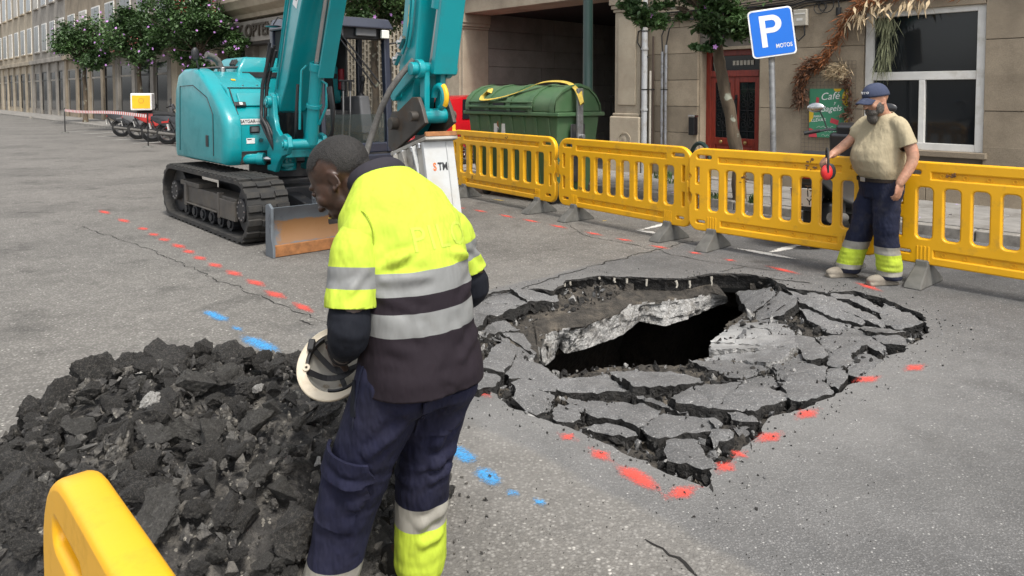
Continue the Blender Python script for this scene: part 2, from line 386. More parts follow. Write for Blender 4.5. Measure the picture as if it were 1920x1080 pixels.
# the collapsed bed: soil and crumbs under the slabs, pit and cavern below
STEP = .03
xs = [p[0] for p in hole]; ys = [p[1] for p in hole]
nx, ny = int((max(xs)-min(xs))/STEP)+3, int((max(ys)-min(ys))/STEP)+3
mb = MB(); idx = {}
for j in range(ny):
    for i in range(nx):
        x, y = min(xs)-STEP+i*STEP, min(ys)-STEP+j*STEP
        ins = in_poly(x, y, hole)
        if not ins and dist_poly(x, y, hole0) > .12: continue
        if in_poly(x, y, void): continue
        t = sink(x, y); p = Vector((x*6, y*6, 3))
        z = -.08-.205*t + noise.fractal(p, .8, 2, 5)*.022 + noise.noise(p*5)*.012 + abs(noise.noise(p*2.3))*.03
        if y > 5.25 and x < 1.15: z = max(z, -.125-.075*t+noise.fractal(p*1.3, .8, 2, 4)*.02)
        if not ins: z = min(z, -.13)
        idx[i, j] = len(mb.v); mb.v.append(Vector((x+rnd.uniform(-.008, .008), y+rnd.uniform(-.008, .008), z)))
for (i, j), k in idx.items():
    q = [(i, j), (i+1, j), (i+1, j+1), (i, j+1)]
    if all(c in idx for c in q): mb.f.append([idx[c] for c in q]); mb.mi.append(0)
sinkhole = obj('sinkhole', mb, 'soil', kind='structure', smooth=60, label='dark collapsed bed of the sinkhole in the street')
vj = jag(void, .05, .02, rnd, 5.); n = len(vj); vx, vy = sum(p[0] for p in vj)/n, sum(p[1] for p in vj)/n
mb = MB(); rings = []
for dz, sc in ((-.28, 1.08), (-.44, 1.14), (-.5, 1.6), (-.9, 2.1), (-2.2, 2.4), (-4.2, 2.2)):
    rings.append([(vx+(x-vx)*sc+noise.noise(Vector((x*3, y*3, dz*3)))*.12*(dz < -.5), vy+(y-vy)*sc+noise.noise(Vector((x*3, y*3, dz*3+9)))*.12*(dz < -.5), dz+noise.noise(Vector((x*5, y*5, 1)))*.04) for x, y in vj])
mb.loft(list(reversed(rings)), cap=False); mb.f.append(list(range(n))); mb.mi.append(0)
obj('cavern', mb, 'pit_soil_shade', sinkhole, smooth=50)

# slabs of the old surface, tilted and sunk: traced outlines, real thickness
def slab(poly_px, dz=0., tilt=None, th=.085, name='asphalt_slab', top='slab_top', seed=None, amp=.014, parent=None, side='broken_asphalt', maxa=.11):
    seed = len(bpy.data.objects) if seed is None else seed; rn = random.Random(seed)
    pts = []
    for u, v in poly_px:
        z = -.05
        for _ in range(12):
            g = G(u, v, z); z = .5*z+.5*(-.012-.235*sink(g.x, g.y)+dz)
        pts.append(G(u, v, z))
    # best plane through the points so that each slab is one flat, tilted plate
    A = np.array([[p.x, p.y, 1] for p in pts]); zz = np.array([p.z for p in pts]); k = np.linalg.lstsq(A, zz, rcond=None)[0]
    tx, ty = tilt if tilt else (rn.uniform(-.03, .03), rn.uniform(-.03, .03)); mx, my = A[:, 0].mean(), A[:, 1].mean()
    zf = lambda x, y: k[0]*x+k[1]*y+k[2] + tx*(x-mx)+ty*(y-my)
    base = [(p.x, p.y) for p in pts]
    if sum(base[i][0]*base[(i+1) % len(base)][1]-base[(i+1) % len(base)][0]*base[i][1] for i in range(len(base))) < 0: base.reverse()
    bx_, by_ = sum(p[0] for p in base)/len(base), sum(p[1] for p in base)/len(base)
    base = [(x+(x-bx_)*.075, y+(y-by_)*.075) for x, y in base]
    out = []
    for k_, pc in enumerate(split_poly(base, rn, maxa)):
        px_, py_ = sum(p[0] for p in pc)/len(pc), sum(p[1] for p in pc)/len(pc); dz_ = rn.uniform(-.024, .016) if k_ else 0; t1, t2 = (rn.uniform(-.11, .11), rn.uniform(-.11, .11)) if k_ else (0, 0)
        out.append(one_slab([(x+(px_-x)*.012, y+(py_-y)*.012) for x, y in pc], lambda x, y: zf(x, y)+dz_+t1*(x-px_)+t2*(y-py_), seed+k_*17, rn, th, name, top, side, amp, parent or sinkhole))
    return out
def split_poly(poly, rn, maxa):
    ar = abs(sum(poly[i][0]*poly[(i+1) % len(poly)][1]-poly[(i+1) % len(poly)][0]*poly[i][1] for i in range(len(poly))))/2
    if ar < maxa or len(poly) < 3: return [poly]
    cx, cy = sum(p[0] for p in poly)/len(poly), sum(p[1] for p in poly)/len(poly)
    far = max(poly, key=lambda p: (p[0]-cx)**2+(p[1]-cy)**2); ang = math.atan2(far[1]-cy, far[0]-cx)+rn.uniform(-.6, .6); nx_, ny_ = math.cos(ang), math.sin(ang); d0 = rn.uniform(-.06, .06)
    res = []
    for sg in (1, -1):
        o = []
        for i in range(len(poly)):
            p, q = poly[i], poly[(i+1) % len(poly)]; a_, b_ = sg*((p[0]-cx)*nx_+(p[1]-cy)*ny_-d0), sg*((q[0]-cx)*nx_+(q[1]-cy)*ny_-d0)
            if a_ >= 0: o.append(p)
            if a_*b_ < 0: t = a_/(a_-b_); o.append((p[0]+(q[0]-p[0])*t, p[1]+(q[1]-p[1])*t))
        if len(o) > 2: res += split_poly(o, rn, maxa)
    return res
def one_slab(base, zf, seed, rn, th, name, top, side, amp, parent):
    mx, my = sum(p[0] for p in base)/len(base), sum(p[1] for p in base)/len(base)
    pl = jag(base, .028, amp, rn, seed*.37); n = len(pl)
    bm = bmesh.new(); vs = [bm.verts.new((x, y, 0)) for x, y in pl]; f = bm.faces.new(vs)
    bmesh.ops.triangulate(bm, faces=[f])
    for it in range(3):
        bmesh.ops.subdivide_edges(bm, edges=[e for e in bm.edges if e.calc_length() > .07 and not e.is_boundary], cuts=1)
        bmesh.ops.triangulate(bm, faces=bm.faces)
    for v in bm.verts:
        x, y = v.co.xy; edge = any(e.is_boundary for e in v.link_edges); q = Vector((x*5, y*5, seed*.1))
        v.co.z = zf(x, y)+noise.noise(q)*.012+noise.noise(q*3.4)*.007+noise.noise(q*9)*.004-(rn.uniform(.002, .016) if edge else 0)
    for k in range(3):
        bd = [e for e in bm.edges if e.is_boundary]; r = bmesh.ops.extrude_edge_only(bm, edges=bd)
        for g in r['geom']:
            if isinstance(g, bmesh.types.BMVert): d = Vector((g.co.x-mx, g.co.y-my, 0)).normalized(); g.co += d*rn.uniform(-.018, .012)+Vector((0, 0, -th/3+rn.uniform(-.01, .01)))
            if isinstance(g, bmesh.types.BMFace): g.material_index = 1
    bd = [e for e in bm.edges if e.is_boundary]; r = bmesh.ops.contextual_create(bm, geom=bd)
    for f in r['faces']: f.material_index = 1
    bmesh.ops.triangulate(bm, faces=[f for f in bm.faces if len(f.verts) > 4])
    bmesh.ops.recalc_face_normals(bm, faces=bm.faces)
    me = bpy.data.meshes.new(name); bm.to_mesh(me); bm.free()
    return link(name, me, [top, side], parent, smooth=28)
SLABS = [
 ([(880,574),(900,557),(933,548),(971,543),(1015,540),(1040,541),(1043,563),(1024,570),(993,579),(955,594),(935,599),(920,593),(893,611),(878,612)], .025),
 ([(897,619),(933,601),(949,601),(960,611),(974,619),(944,621),(907,623)], .015),
 ([(904,623),(944,623),(980,621),(1002,632),(1007,659),(991,668),(978,665),(958,653),(951,634),(933,634)], 0),
 ([(892,703),(924,646),(949,632),(964,665),(958,681),(942,690),(935,703),(920,723),(900,729),(891,725)], .05),
 ([(955,685),(964,670),(984,677),(1015,688),(1038,705),(1049,717),(1038,728),(1031,752),(1002,757),(984,752),(962,740),(967,723),(953,697)], .03),
 ([(1049,719),(1082,705),(1144,698),(1216,699),(1252,699),(1304,707),(1311,711),(1279,720),(1252,726),(1196,732),(1160,733),(1115,734),(1073,731),(1053,725)], .03),
 ([(1073,743),(1115,749),(1182,749),(1207,757),(1243,769),(1293,770),(1332,770),(1329,793),(1310,801),(1282,809),(1243,815),(1232,820),(1207,803),(1171,785),(1127,777),(1111,774),(1073,752)], .02),
 ([(1263,745),(1293,732),(1327,722),(1377,719),(1438,723),(1468,732),(1474,741),(1438,755),(1404,764),(1377,765),(1332,764),(1277,755)], .02),
 ([(1249,845),(1252,826),(1279,820),(1310,823),(1318,840),(1340,859),(1345,873),(1315,875),(1288,868),(1254,861)], .02),
 ([(1332,812),(1340,798),(1374,809),(1360,823),(1340,834)], .01), ([(1331,781),(1340,778),(1352,787),(1352,800),(1340,797)], .01),
 ([(1354,764),(1382,765),(1418,780),(1415,787),(1377,783)], .0), ([(1091,797),(1116,791),(1171,799),(1193,810),(1171,812),(1127,806)], .0),
 ([(1035,770),(1049,754),(1080,759),(1087,779),(1060,788),(1044,785)], .015),
 ([(1389,543),(1420,530),(1444,532),(1453,541),(1482,554),(1491,566),(1489,579),(1467,592),(1420,588),(1402,574),(1382,559)], .01),
 ([(1489,628),(1527,632),(1551,663),(1520,674),(1507,668),(1493,646)], .02),
 ([(1296,674),(1338,677),(1393,688),(1438,686),(1416,701),(1389,706),(1360,701),(1327,690)], .0),
 ([(1480,543),(1520,556),(1620,592),(1616,602),(1560,590),(1502,568)], .035), ([(1517,545),(1560,556),(1625,588),(1657,600),(1657,608),(1620,598),(1560,575),(1516,555)], .03),
 ([(1560,547),(1600,553),(1657,575),(1657,586),(1600,567),(1556,555)], .02), ([(1500,577),(1549,586),(1598,606),(1571,617),(1542,614),(1516,597)], .0),
 ([(1544,617),(1602,614),(1656,643),(1656,661),(1629,650),(1582,628)], .005), ([(1530,633),(1582,632),(1640,662),(1657,668),(1640,676),(1580,668),(1556,664)], .0),
 ([(1553,667),(1593,660),(1600,679),(1582,686),(1556,683)], .012), ([(1589,687),(1620,683),(1624,690),(1616,703),(1593,701)], .015),
 ([(1549,690),(1580,688),(1589,703),(1571,726),(1551,714)], .015), ([(1456,692),(1522,677),(1549,683),(1547,708),(1522,723),(1471,710)], .012),
 ([(1460,713),(1520,726),(1545,712),(1560,732),(1500,752),(1478,742)], .012), ([(1384,712),(1442,701),(1460,721),(1402,728)], .0),
 ([(1604,611),(1640,606),(1690,622),(1700,645),(1660,645)], .01), ([(1660,566),(1700,585),(1732,604),(1690,616),(1650,602)], .01), ([(1600,682),(1640,677),(1668,668),(1650,690),(1626,698)], .01),
 ([(1500,664),(1530,676),(1470,700),(1445,690)], -.01), ([(1402,592),(1440,590),(1470,596),(1440,604)], -.02), ([(1418,733),(1455,745),(1430,762),(1405,768)], -.03),
 ([(1182,741),(1190,738),(1292,766),(1286,770)], .0), ([(1104,752),(1112,760),(1100,770),(1080,756)], -.03), ([(1258,812),(1300,808),(1325,812),(1300,820)], -.02), ([(1378,800),(1402,790),(1410,806),(1388,818)], -.03)]
for i, (pl, dz) in enumerate(SLABS): slab(pl, dz, seed=i+1)
# sunken slab bared to its pale concrete at the void
asphalt('worn_slab', False, 1.5)
_, nt, bs = MATS['worn_slab'], MATS['worn_slab'].node_tree, MATS['worn_slab'].node_tree.nodes['Principled BSDF']
src = bs.inputs['Base Color'].links[0].from_socket
dd = nt.nodes.new('ShaderNodeVectorMath'); dd.operation = 'DISTANCE'; dd.inputs[1].default_value = G(1345, 645, -.25); nt.links.new(nt.nodes['TC'].outputs['Object'], dd.inputs[0])
wb = tex(nt, 'noise', 7, detail=6); ad = nt.nodes.new('ShaderNodeMath'); ad.operation = 'MULTIPLY_ADD'; ad.inputs[1].default_value = .55; nt.links.new(wb.outputs[0], ad.inputs[0]); nt.links.new(dd.outputs['Value'], ad.inputs[2])
fc = ramp(nt, ad.outputs[0], [(.38, 1), (.85, 0)]); nt.links.new(mixc(nt, src, (.34, .34, .335), fc), bs.inputs['Base Color'])
slab([(1396,588),(1416,590),(1460,594),(1484,623),(1493,654),(1453,679),(1416,683),(1389,686),(1327,674),(1338,654),(1338,641),(1349,626),(1371,610),(1380,601)], .0, th=.22, top='worn_slab', side='concrete', seed=91, amp=.022, maxa=.16)

# concrete layer hanging over the void
UP = [(1006,645),(1012,628),(1035,618),(1060,616),(1095,612),(1120,600),(1160,585),(1180,570),(1215,565),(1260,560),(1300,557),(1335,548),(1362,556)]
LO = [(1003,682),(1018,690),(1040,672),(1047,652),(1060,663),(1075,661),(1115,649),(1164,630),(1200,603),(1250,612),(1290,598),(1330,580),(1368,566)]
def along(L, t):
    k = t*(len(L)-1); i = min(int(k), len(L)-2); f = k-i
    return (L[i][0]+(L[i+1][0]-L[i][0])*f, L[i][1]+(L[i+1][1]-L[i][1])*f)
NU, NV = 120, 14; rings = []
for i in range(NU+1):
    t = i/NU; u0, v0 = along(UP, t); u1, v1 = along(LO, t); c = []
    pa, pb = G(u0, v0, -.19+.055*t), G(u1, v1, -.42+.14*t)
    seam = .03*max(0, 1-abs((t*7.3) % 1-.5)*14)
    for j in range(NV+1):
        f = j/NV; p = pa.lerp(pb, f); q = p*5
        vd = noise.voronoi(q*1.5)[0]; d = (vd[1]-vd[0])*.045+noise.cell(q*2.2)*.03+noise.fractal(q*1.5, .7, 2, 6)*.025+noise.noise(q*9)*.01 - seam - .02
        bulge = math.sin(f*PI)*.008
        c.append(p+Vector((0, -d-bulge, d*.25)))
    back = [(0, .08, .02), (.0, .25, .0), (.0, .4, -.1)]
    c = [pa+Vector((0, .30, .03)), pa+Vector((0, .14, .02))]+c+[pb+Vector((0, .12, -.015)), pb+Vector((0, .35, .02))]
    rings.append(c)
mb = MB(); nc = len(rings[0]); mb.v = [p for r in rings for p in r]
for i in range(NU):
    for j in range(nc-1): mb.f.append([i*nc+j, i*nc+j+1, (i+1)*nc+j+1, (i+1)*nc+j]); mb.mi.append(1 if j < 2+(noise.noise(Vector((i*.15, 0, 3))) > -.1)+(noise.noise(Vector((i*.22, 0, 9))) > .15) else 0)
    mb.f.append([i*nc+nc-1, i*nc, (i+1)*nc, (i+1)*nc+nc-1]); mb.mi.append(0)
obj('concrete_layer', mb, ['concrete', 'soil'], sinkhole, smooth=22, fixn=True)
# pale drip marks of mortar down the broken edge
mat('mortar', (.30, .28, .24), .9, var=.3, vscale=30)
for u, v, h in ((1058,527,16),(1069,525,18),(1124,518,12),(1152,520,18),(1175,521,18),(1212,522,24),(1268,525,22),(1293,525,22),(1333,517,26)):
    a = G(u, v+1, -.012); mb = MB(); pts = [a+Vector((rnd.uniform(-.006, .006), -.004-.006*k, -.02*k)) for k in range(int(h/5))]
    mb.tube(pts, [.012*(1-.12*k) for k in range(len(pts))], 6); obj('mortar_streak', mb, 'mortar', sinkhole)
# crumbs and gravel: too many to count
CH = [noisy_chunk(40+i, 1, (1, rnd.uniform(.6, .95), rnd.uniform(.35, .7)), .09, 11) for i in range(6)]
def scatter(name, spots, mats, parent=None, label=None, kind='stuff'):
    mb = MB()
    for (x, y, z), s in spots:
        c = random.choice(CH); e = Euler((rnd.uniform(0, 6), rnd.uniform(0, 6), rnd.uniform(0, 6))).to_matrix(); o = len(mb.v); mi = rnd.choices(range(len(mats)), [6]+[1]*(len(mats)-1))[0]
        mb.v += [Vector((x, y, z))+e @ (v.co*s) for v in c.vertices]
        for p in c.polygons: mb.f.append([o+i for i in p.vertices]); mb.mi.append(mi)
    o = obj(name, mb, mats, parent, smooth=30, kind=kind, label=label)
    if not parent: o['category'] = 'debris'
    return o
sp = []
while len(sp) < 2900:
    x, y = rnd.uniform(min(xs), max(xs)), rnd.uniform(min(ys), max(ys))
    if not in_poly(x, y, hole0) or in_poly(x, y, void) or dist_poly(x, y, void) < .05: continue
    t = sink(x, y)
    if t > .55 and rnd.random() < .6: continue
    s = rnd.choice((.006, .008, .012, .012, .018, .018, .028, .035, .048)); sp.append(((x, y, -.07-.205*t+s*.4), s))
scatter('debris', sp, ['broken_asphalt', 'slab_top', 'concrete', 'soil'], sinkhole)
sp = []
while len(sp) < 1700:
    x, y = rnd.uniform(min(xs)-.2, max(xs)+.2), rnd.uniform(min(ys)-.3, max(ys)+.2)
    if not in_poly(x, y, hole0): 
        if dist_poly(x, y, hole0) < .35*rnd.random()**2: sp.append(((x, y, .003), rnd.choice((.003, .004, .005, .008, .011))))
    elif rnd.random() < .5:
        t = sink(x, y); s = rnd.choice((.003, .004, .006, .008, .012, .018)); 
        if t < .9: sp.append(((x, y, -.012-.235*t+s*.5), s))
while len(sp) < 1850:
    p = G(rnd.uniform(840, 1650), rnd.uniform(900, 1080)); sp.append((p+Vector((0, 0, .002)), rnd.choice((.002, .003, .004, .005))))
scatter('loose_gravel', sp, ['broken_asphalt', 'slab_top', 'concrete'], label='loose crumbs of asphalt and gravel strewn around the sinkhole')

# ------------------------------------------------------------------ paint and cracks on the road
def dash(px, wid, name, m, parent, z=.004, label=None, soft=.5, onto=None):
    """a sprayed stroke: a strip whose cover fades towards its rim"""
    c = [Vector(onto(u, v)) if onto else G(u, v, z) for u, v in px]; mb = MB(); cov = []; K = 9
    pts = []
    for i in range(len(c)-1):
        for k in range(6): pts.append(c[i].lerp(c[i+1], k/6))
    pts.append(c[-1]); L = len(pts)
    d = pts[-1]-pts[0]; d.z = 0; nr = Vector((-d.y, d.x, 0)).normalized(); ext = d.normalized()*wid*.5
    pts = [pts[0]-ext]+pts+[pts[-1]+ext]; L = len(pts)
    for i, p in enumerate(pts):
        for k in range(K):
            f = k/(K-1)*2-1; mb.v.append(p+nr*wid*.5*f*1.5)
            e = min(1, (i/(L-1))*L*.22, (1-i/(L-1))*L*.22)
            cov.append(1.2-.5*max(0, (abs(f)-.15)/.85)**1.1 - (1-e)*.45)
    for i in range(L-1):
        for k in range(K-1): mb.f.append([i*K+k, (i+1)*K+k, (i+1)*K+k+1, i*K+k+1]); mb.mi.append(0)
    me = mb.mesh(name); at = me.attributes.new('cover', 'FLOAT', 'POINT'); at.data.foreach_set('value', cov)
    return link(name, me, m, parent, label=label)
RED = [[(263,426),(274,431)],[(283,437),(294,442)],[(302,446),(314,452)],[(325,457),(345,465)],[(347,468),(361,475)],[(367,480),(382,487)],[(394,493),(413,501)],[(427,507),(450,517)],[(465,524),(494,536)],[(500,545),(533,559)],[(551,567),(585,585)],
       [(862,389),(870,391)],[(890,393),(912,398)],[(938,402),(962,408)],[(982,411),(1010,417)],[(1032,421),(1062,428)],[(1100,435),(1128,441)],[(1158,447),(1184,452)],[(1222,460),(1252,466)],[(1294,472),(1312,476)],[(1362,486),(1376,489)],[(1440,499),(1496,513)],[(1608,530),(1650,545)],
       [(1607,715),(1645,706)],[(1497,783),(1530,768)],[(1423,826),(1462,812)],[(1255,931),(1302,914)],[(1162,876),(1190,890),(1234,919)],[(1112,843),(1140,862)],[(1055,815),(1074,822)],[(1380,854),(1392,848)],[(893,730),(914,742)],[(1350,882),(1370,868)],[(224,410),(240,417)],[(188,394),(204,401)],[(1700,694),(1730,684)]]
for q in RED:
    far = q[0][1] < 560
    dash(q, .08 if not far else (.1 if q[0][0] < 620 else .085), 'red_mark', 'red_spray', road)
for q, w in (([(380,580),(405,592),(430,604)], .1), ([(434,610),(456,622)], .07), ([(450,628),(488,645),(526,664)], .13), ([(842,832),(868,852),(890,870)], .1), ([(893,874),(914,892),(938,912)], .1), ([(1000,932),(1024,950)], .06), ([(948,916),(974,932)], .06), ([(545,672),(565,682)], .05)):
    dash(q, w, 'blue_mark', 'blue_spray', road)
for q in ([(915,372),(958,378)], [(1125,415),(1140,413)]): dash(q, .08, 'yellow_mark', 'yellow_spray', road)
def wline(s0, n0, s1, n1, w=.1): dash([px_of(W(s0, n0)), px_of(W(s1, n1))], w, 'parking_line', 'white_line', road)
def line3(a, b, w, name, m):
    dash([(0, 0), (1, 1)], w, name, m, road, onto=lambda u, v: (a if u == 0 else b)+Vector((0, 0, .005)))
for a, b in (((1193,432),(1246,440)), ((1196,433),(1300,408)), ((1380,466),(1490,486)), ((1440,475),(1505,458)), ((1330,412),(1400,400)), ((268,259),(305,262)), ((300,266),(334,269))): line3(G(*a), G(*b), .10, 'parking_line', 'white_line')
for k in range(5): line3(W(-26-2.5*k, 7.0), W(-26.6-2.5*k, 8.9), .12, 'parking_line', 'white_line')
line3(G(876*1, 471), G(1024*1, 466), .02, 'scratch', 'white_line') if False else None
def crack(px, w, amp=.025, seed=1):
    rn = random.Random(seed); c = [G(u, v, .0035) for u, v in px]; pts = []
    for i in range(len(c)-1):
        k = max(2, int((c[i+1]-c[i]).length/.03))
        pts += [c[i].lerp(c[i+1], j/k) for j in range(k)]
    d = (c[-1]-c[0]).normalized(); nr = Vector((-d.y, d.x, 0)); L, Rr = [], []
    for i, p in enumerate(pts):
        o = noise.fractal(Vector((p.x*4, p.y*4, seed)), .7, 2, 5)*amp*2+rn.uniform(-1, 1)*amp*.15
        ww = w*(.25+.75*max(0, noise.noise(Vector((p.x*6, p.y*6, seed+5)))+.45))*(.2 if i in (0, len(pts)-1) else 1)
        L.append(p+nr*(o+ww/2)); Rr.append(p+nr*(o-ww/2))
    n = len(pts); mb = MB(); mb.v = L+Rr; mb.f = [[i, n+i, n+i+1, i+1] for i in range(n-1)]; mb.mi = [0]*(n-1)
    obj('crack', mb, 'crack_dark', road, fixn=True)
for i, (q, w) in enumerate([([(140,420),(263,462),(330,488),(400,520),(470,550),(600,600),(660,640)], .013), ([(560,600),(600,612)], .015), ([(870,560),(950,548),(1040,520),(1140,490),(1230,468),(1300,450)], .02), ([(1060,420),(1110,445),(1200,460),(1270,480),(1340,492),(1500,512)], .014), ([(1325,905),(1345,930)], .03), ([(1210,1010),(1255,1040),(1300,1062),(1340,1085)], .02), ([(1403,828),(1410,850)], .008), ([(900,560),(935,551)], .02), ([(1440,520),(1490,528),(1530,532)], .03), ([(1350,508),(1400,500),(1440,505)], .012)]):
    crack(q, w, seed=i+2)
for i, (s0, n0, s1, n1) in enumerate([(-12, 4.4, -8.5, 3.9), (-11, 5.6, -7, 6.2), (-9, 1.2, -5.2, 1.6), (-18, 3, -13, 3.4)]):
    a, b = W(s0, n0), W(s1, n1)

# ------------------------------------------------------------------ pavement and kerb in front of the houses
NK, NF, HK = 9.3, 11.42, .12
def sframe(s, n, z=0): return frame(W(s, n, z), S2, N2, Vector((0, 0, 1)))
mb = MB(sframe(0, 0)); mb.box(-130, 8, NK+.15, NF+6, -.2, HK)
pavement = obj('pavement', mb, 'pavement', kind='structure', label='raised grey pavement along the house fronts')
rn = random.Random(5); mbk = MB(); mbk.box(-.495, .495, 0, .15, -.15, .006); km = mbk.mesh('kerb_stone')
for i in range(60):
    o = link('kerb_stone', km, 'kerb', pavement, bevel=.015); o.matrix_local = sframe(4.-i*1.0, NK+rn.uniform(-.008, .008), HK-.004+rn.uniform(-.006, .004)) @ Matrix.Rotation(rn.uniform(-.008, .008), 4, 'Z')
mb = MB(sframe(0, 0)); mb.box(-130, -56.5, NK, NK+.15, -.2, HK+.004); obj('far_kerb', mb, 'kerb', pavement)
# pavement flags: joints recessed between real slabs
mat('flag', (.24, .23, .215), .85, var=.22, vscale=4, bmp=.4, bscale=110, dirt=(.13, .12, .105), dirtscale=1.8)
fm = MB(); fm.box(-.496, .496, -.316, .316, -.02, .012); fme = fm.mesh('paving_flag')
for i in range(22):
    for j in range(3):
        s = 1.5-i-.5*(j % 2)
        if j == 0 and -6.6 < s < -5.3: continue
        o = link('paving_flag', fme, 'flag', pavement, bevel=.004, seg=1); o.matrix_local = sframe(s, NK+.15+.322+j*.64, HK+rn.uniform(-.002, .003))

# ------------------------------------------------------------------ house fronts
def stone(name, col, dirt, rough=.88, speck=.5):
    m, nt, b = newmat(name)
    n1 = tex(nt, 'noise', 180, detail=3); n2 = tex(nt, 'noise', 2.2, detail=8, rough=.65); n3 = tex(nt, 'noise', .9, detail=6, stretch=(1, 1, .35))
    g = nt.nodes.new('ShaderNodeObjectInfo')
    c = mixc(nt, ramp(nt, n1.outputs[0], [(.35, tuple(x*(1-speck*.5) for x in col)), (.65, tuple(min(1, x*(1+speck*.4)) for x in col))]), dirt, ramp(nt, n2.outputs[0], [(.42, 0), (.78, .75)]))
    c = mixc(nt, c, ramp(nt, n3.outputs[0], [(.3, .72), (.6, 1.05)]), 1, 'MULTIPLY')
    c = mixc(nt, c, ramp(nt, g.outputs['Random'], [(0, .86), (1, 1.1)]), 1, 'MULTIPLY')
    nt.links.new(c, b.inputs['Base Color']); b.inputs['Roughness'].default_value = rough
    bump(nt, b, n1.outputs[0], .3, .003); n4 = tex(nt, 'noise', 25, detail=5); bump(nt, b, n4.outputs[0], .35, .008)
stone('granite', (.31, .255, .185), (.165, .13, .092)); stone('cream_stone', (.42, .36, .27), (.26, .21, .155)); stone('grey_stone', (.3, .275, .24), (.18, .16, .14))
mat('wall_core', (.13, .115, .095), .95); mat('red_wood', (.21, .022, .011), .42, var=.3, vscale=6, coat=.25, stretch=(8, 8, 1)); mat('iron', (.012, .012, .013), .5, metal=.3)
mat('shade_black', (.012, .011, .01), .9); mat('white_frame', (.68, .67, .64), .45, dirt=(.5, .48, .43), dirtscale=3); mat('pvc', (.42, .43, .44), .5, var=.12, dirt=(.28, .26, .23), dirtscale=6)  # near-black paints the unlit depth behind door, driveway and lattice
mat('steel_pipe', (.33, .34, .36), .45, metal=.7, var=.2, vscale=8, dirt=(.2, .19, .18), dirtscale=12); mat('brown_pipe', (.055, .035, .025), .6); mat('black_rubber', (.013, .013, .014), .65, bmp=.2, bscale=150)
mat('beige_box', (.42, .39, .33), .6); mat('brass', (.35, .24, .1), .4, metal=.9)
_, nt, b = newmat('shop_glass'); b.inputs['Base Color'].default_value = (.012, .014, .016, 1); b.inputs['Roughness'].default_value = .06
glass('clear_glass', (.7, .75, .75), .18)
def blocks(parent, x0, x1, z0, z1, ch, lens, m, holes=(), seed=0, gap=.006, y=0., proud=.03, name='stone_block', bev=.006):
    """courses of separate stone blocks in front of a wall core, skipping openings"""
    rn = random.Random(seed); z = z0; row = 0
    while z < z1-.05:
        h = min(ch, z1-z); x = x0 - (row % 2)*lens[0]*.5*rn.random()
        cuts = sorted({x0, x1} | {c for a, b_, c0, c1 in holes for c in (a, b_) if c0 < z+h-.01 and c1 > z+.01})
        for a, b_ in zip(cuts, cuts[1:]):
            if any(h0 <= a+1e-3 and h1 >= b_-1e-3 and c0 < z+h-.02 and c1 > z+.02 for h0, h1, c0, c1 in holes): continue
            L = b_-a; k = max(1, round(L/rn.uniform(*lens))); w = [rn.uniform(.75, 1.25) for _ in range(k)]; t = sum(w); q = a
            for ww in w:
                e = q+L*ww/t; mb = MB(); pr = proud+rn.uniform(-.002, .003)
                mb.box(q+gap/2, e-gap/2, y-pr, y+.05, z+gap/2, z+h-gap/2); obj(name, mb, m, parent, bevel=bev, seg=1); q = e
        z += h; row += 1
def house(name, s0, label, cat='building', group=None): return empty(name, W(s0, NF, HK-.0), ST_ANG, label, cat, group)
def part(parent, name, mats, *boxes, bevel=None, **k):
    mb = MB()
    for bx in boxes: mb.box(*bx)
    return obj(name, mb, mats, parent, bevel=bevel, **k)
def ironwork(w, h):
    """scrolls inside a w x h opening (local x,z plane)"""
    mb = MB(); L = lambda pts, r=.006: mb.tube([(x, 0, z) for x, z in pts], r, 5)
    L([(0, 0), (0, h)]); L([(-w/2, 0), (-w/2, h)]); L([(w/2, 0), (w/2, h)]); L([(-w/2, h*.5), (w/2, h*.5)]); L([(-w/2, h*.12), (w/2, h*.12)]); L([(-w/2, h*.88), (w/2, h*.88)])
    for sx in (-1, 1):
        for cz, rr, dr in ((.25, .09, 1), (.4, .07, -1), (.62, .09, 1), (.78, .07, -1)):
            pts = []
            for i in range(22):
                t = i/21*PI*3; r = rr*(1-i/26); pts.append((sx*(w*.25+math.cos(t)*r*.9), h*cz+math.sin(t)*r*dr))
            L(pts, .005)
        L([(sx*w*.06, h*.15), (sx*w*.18, h*.3), (sx*w*.05, h*.5), (sx*w*.2, h*.7), (sx*w*.05, h*.86)], .005)
    return mb

# --- the granite house with the red door (local x runs along the street, z up from the pavement)
S0 = -8.66; LX = lambda s: s-S0
hA = house('granite_house', S0, 'brown granite house front with red double door, drainpipes and shop window', 'house')
D0, D1, DT = LX(-7.47), LX(-6.27), 2.32
W0, W1 = LX(-4.58), LX(-3.0); V0, V1 = LX(-2.3), LX(-.9)
HOLES = [(D0, D1, -1, DT), (W0, W1, .72, 2.75), (V0, V1, -1, 2.5)]
part(hA, 'wall', 'wall_core', (0, D0, .03, 3, -.1, 12), (D1, W0, .03, 3, -.1, 12), (W1, V0, .03, 3, -.1, 12), (V1, 13, .03, 3, -.1, 12), (D0, D1, .03, 3, DT, 12), (W0, W1, .03, 3, 2.75, 12), (W0, W1, .03, 3, -.1, .72), (V0, V1, .03, 3, 2.5, 12))
blocks(hA, 0.0, 13, -.05, .33, .38, (1.2, 1.7), 'granite', HOLES, 11, proud=.06)
blocks(hA, 0.0, 8.4, .33, 4.1, .48, (.8, 1.35), 'granite', HOLES, 12)
blocks(hA, 8.4, 13, .33, 4.1, .96, (1.2, 2.2), 'granite', HOLES, 13)
part(hA, 'upper_wall', 'granite', (0, 13, -.0, .05, 4.1, 12)); part(hA, 'cornice', 'granite', (0, 13, -.18, .05, 4.0, 4.22), bevel=.03)
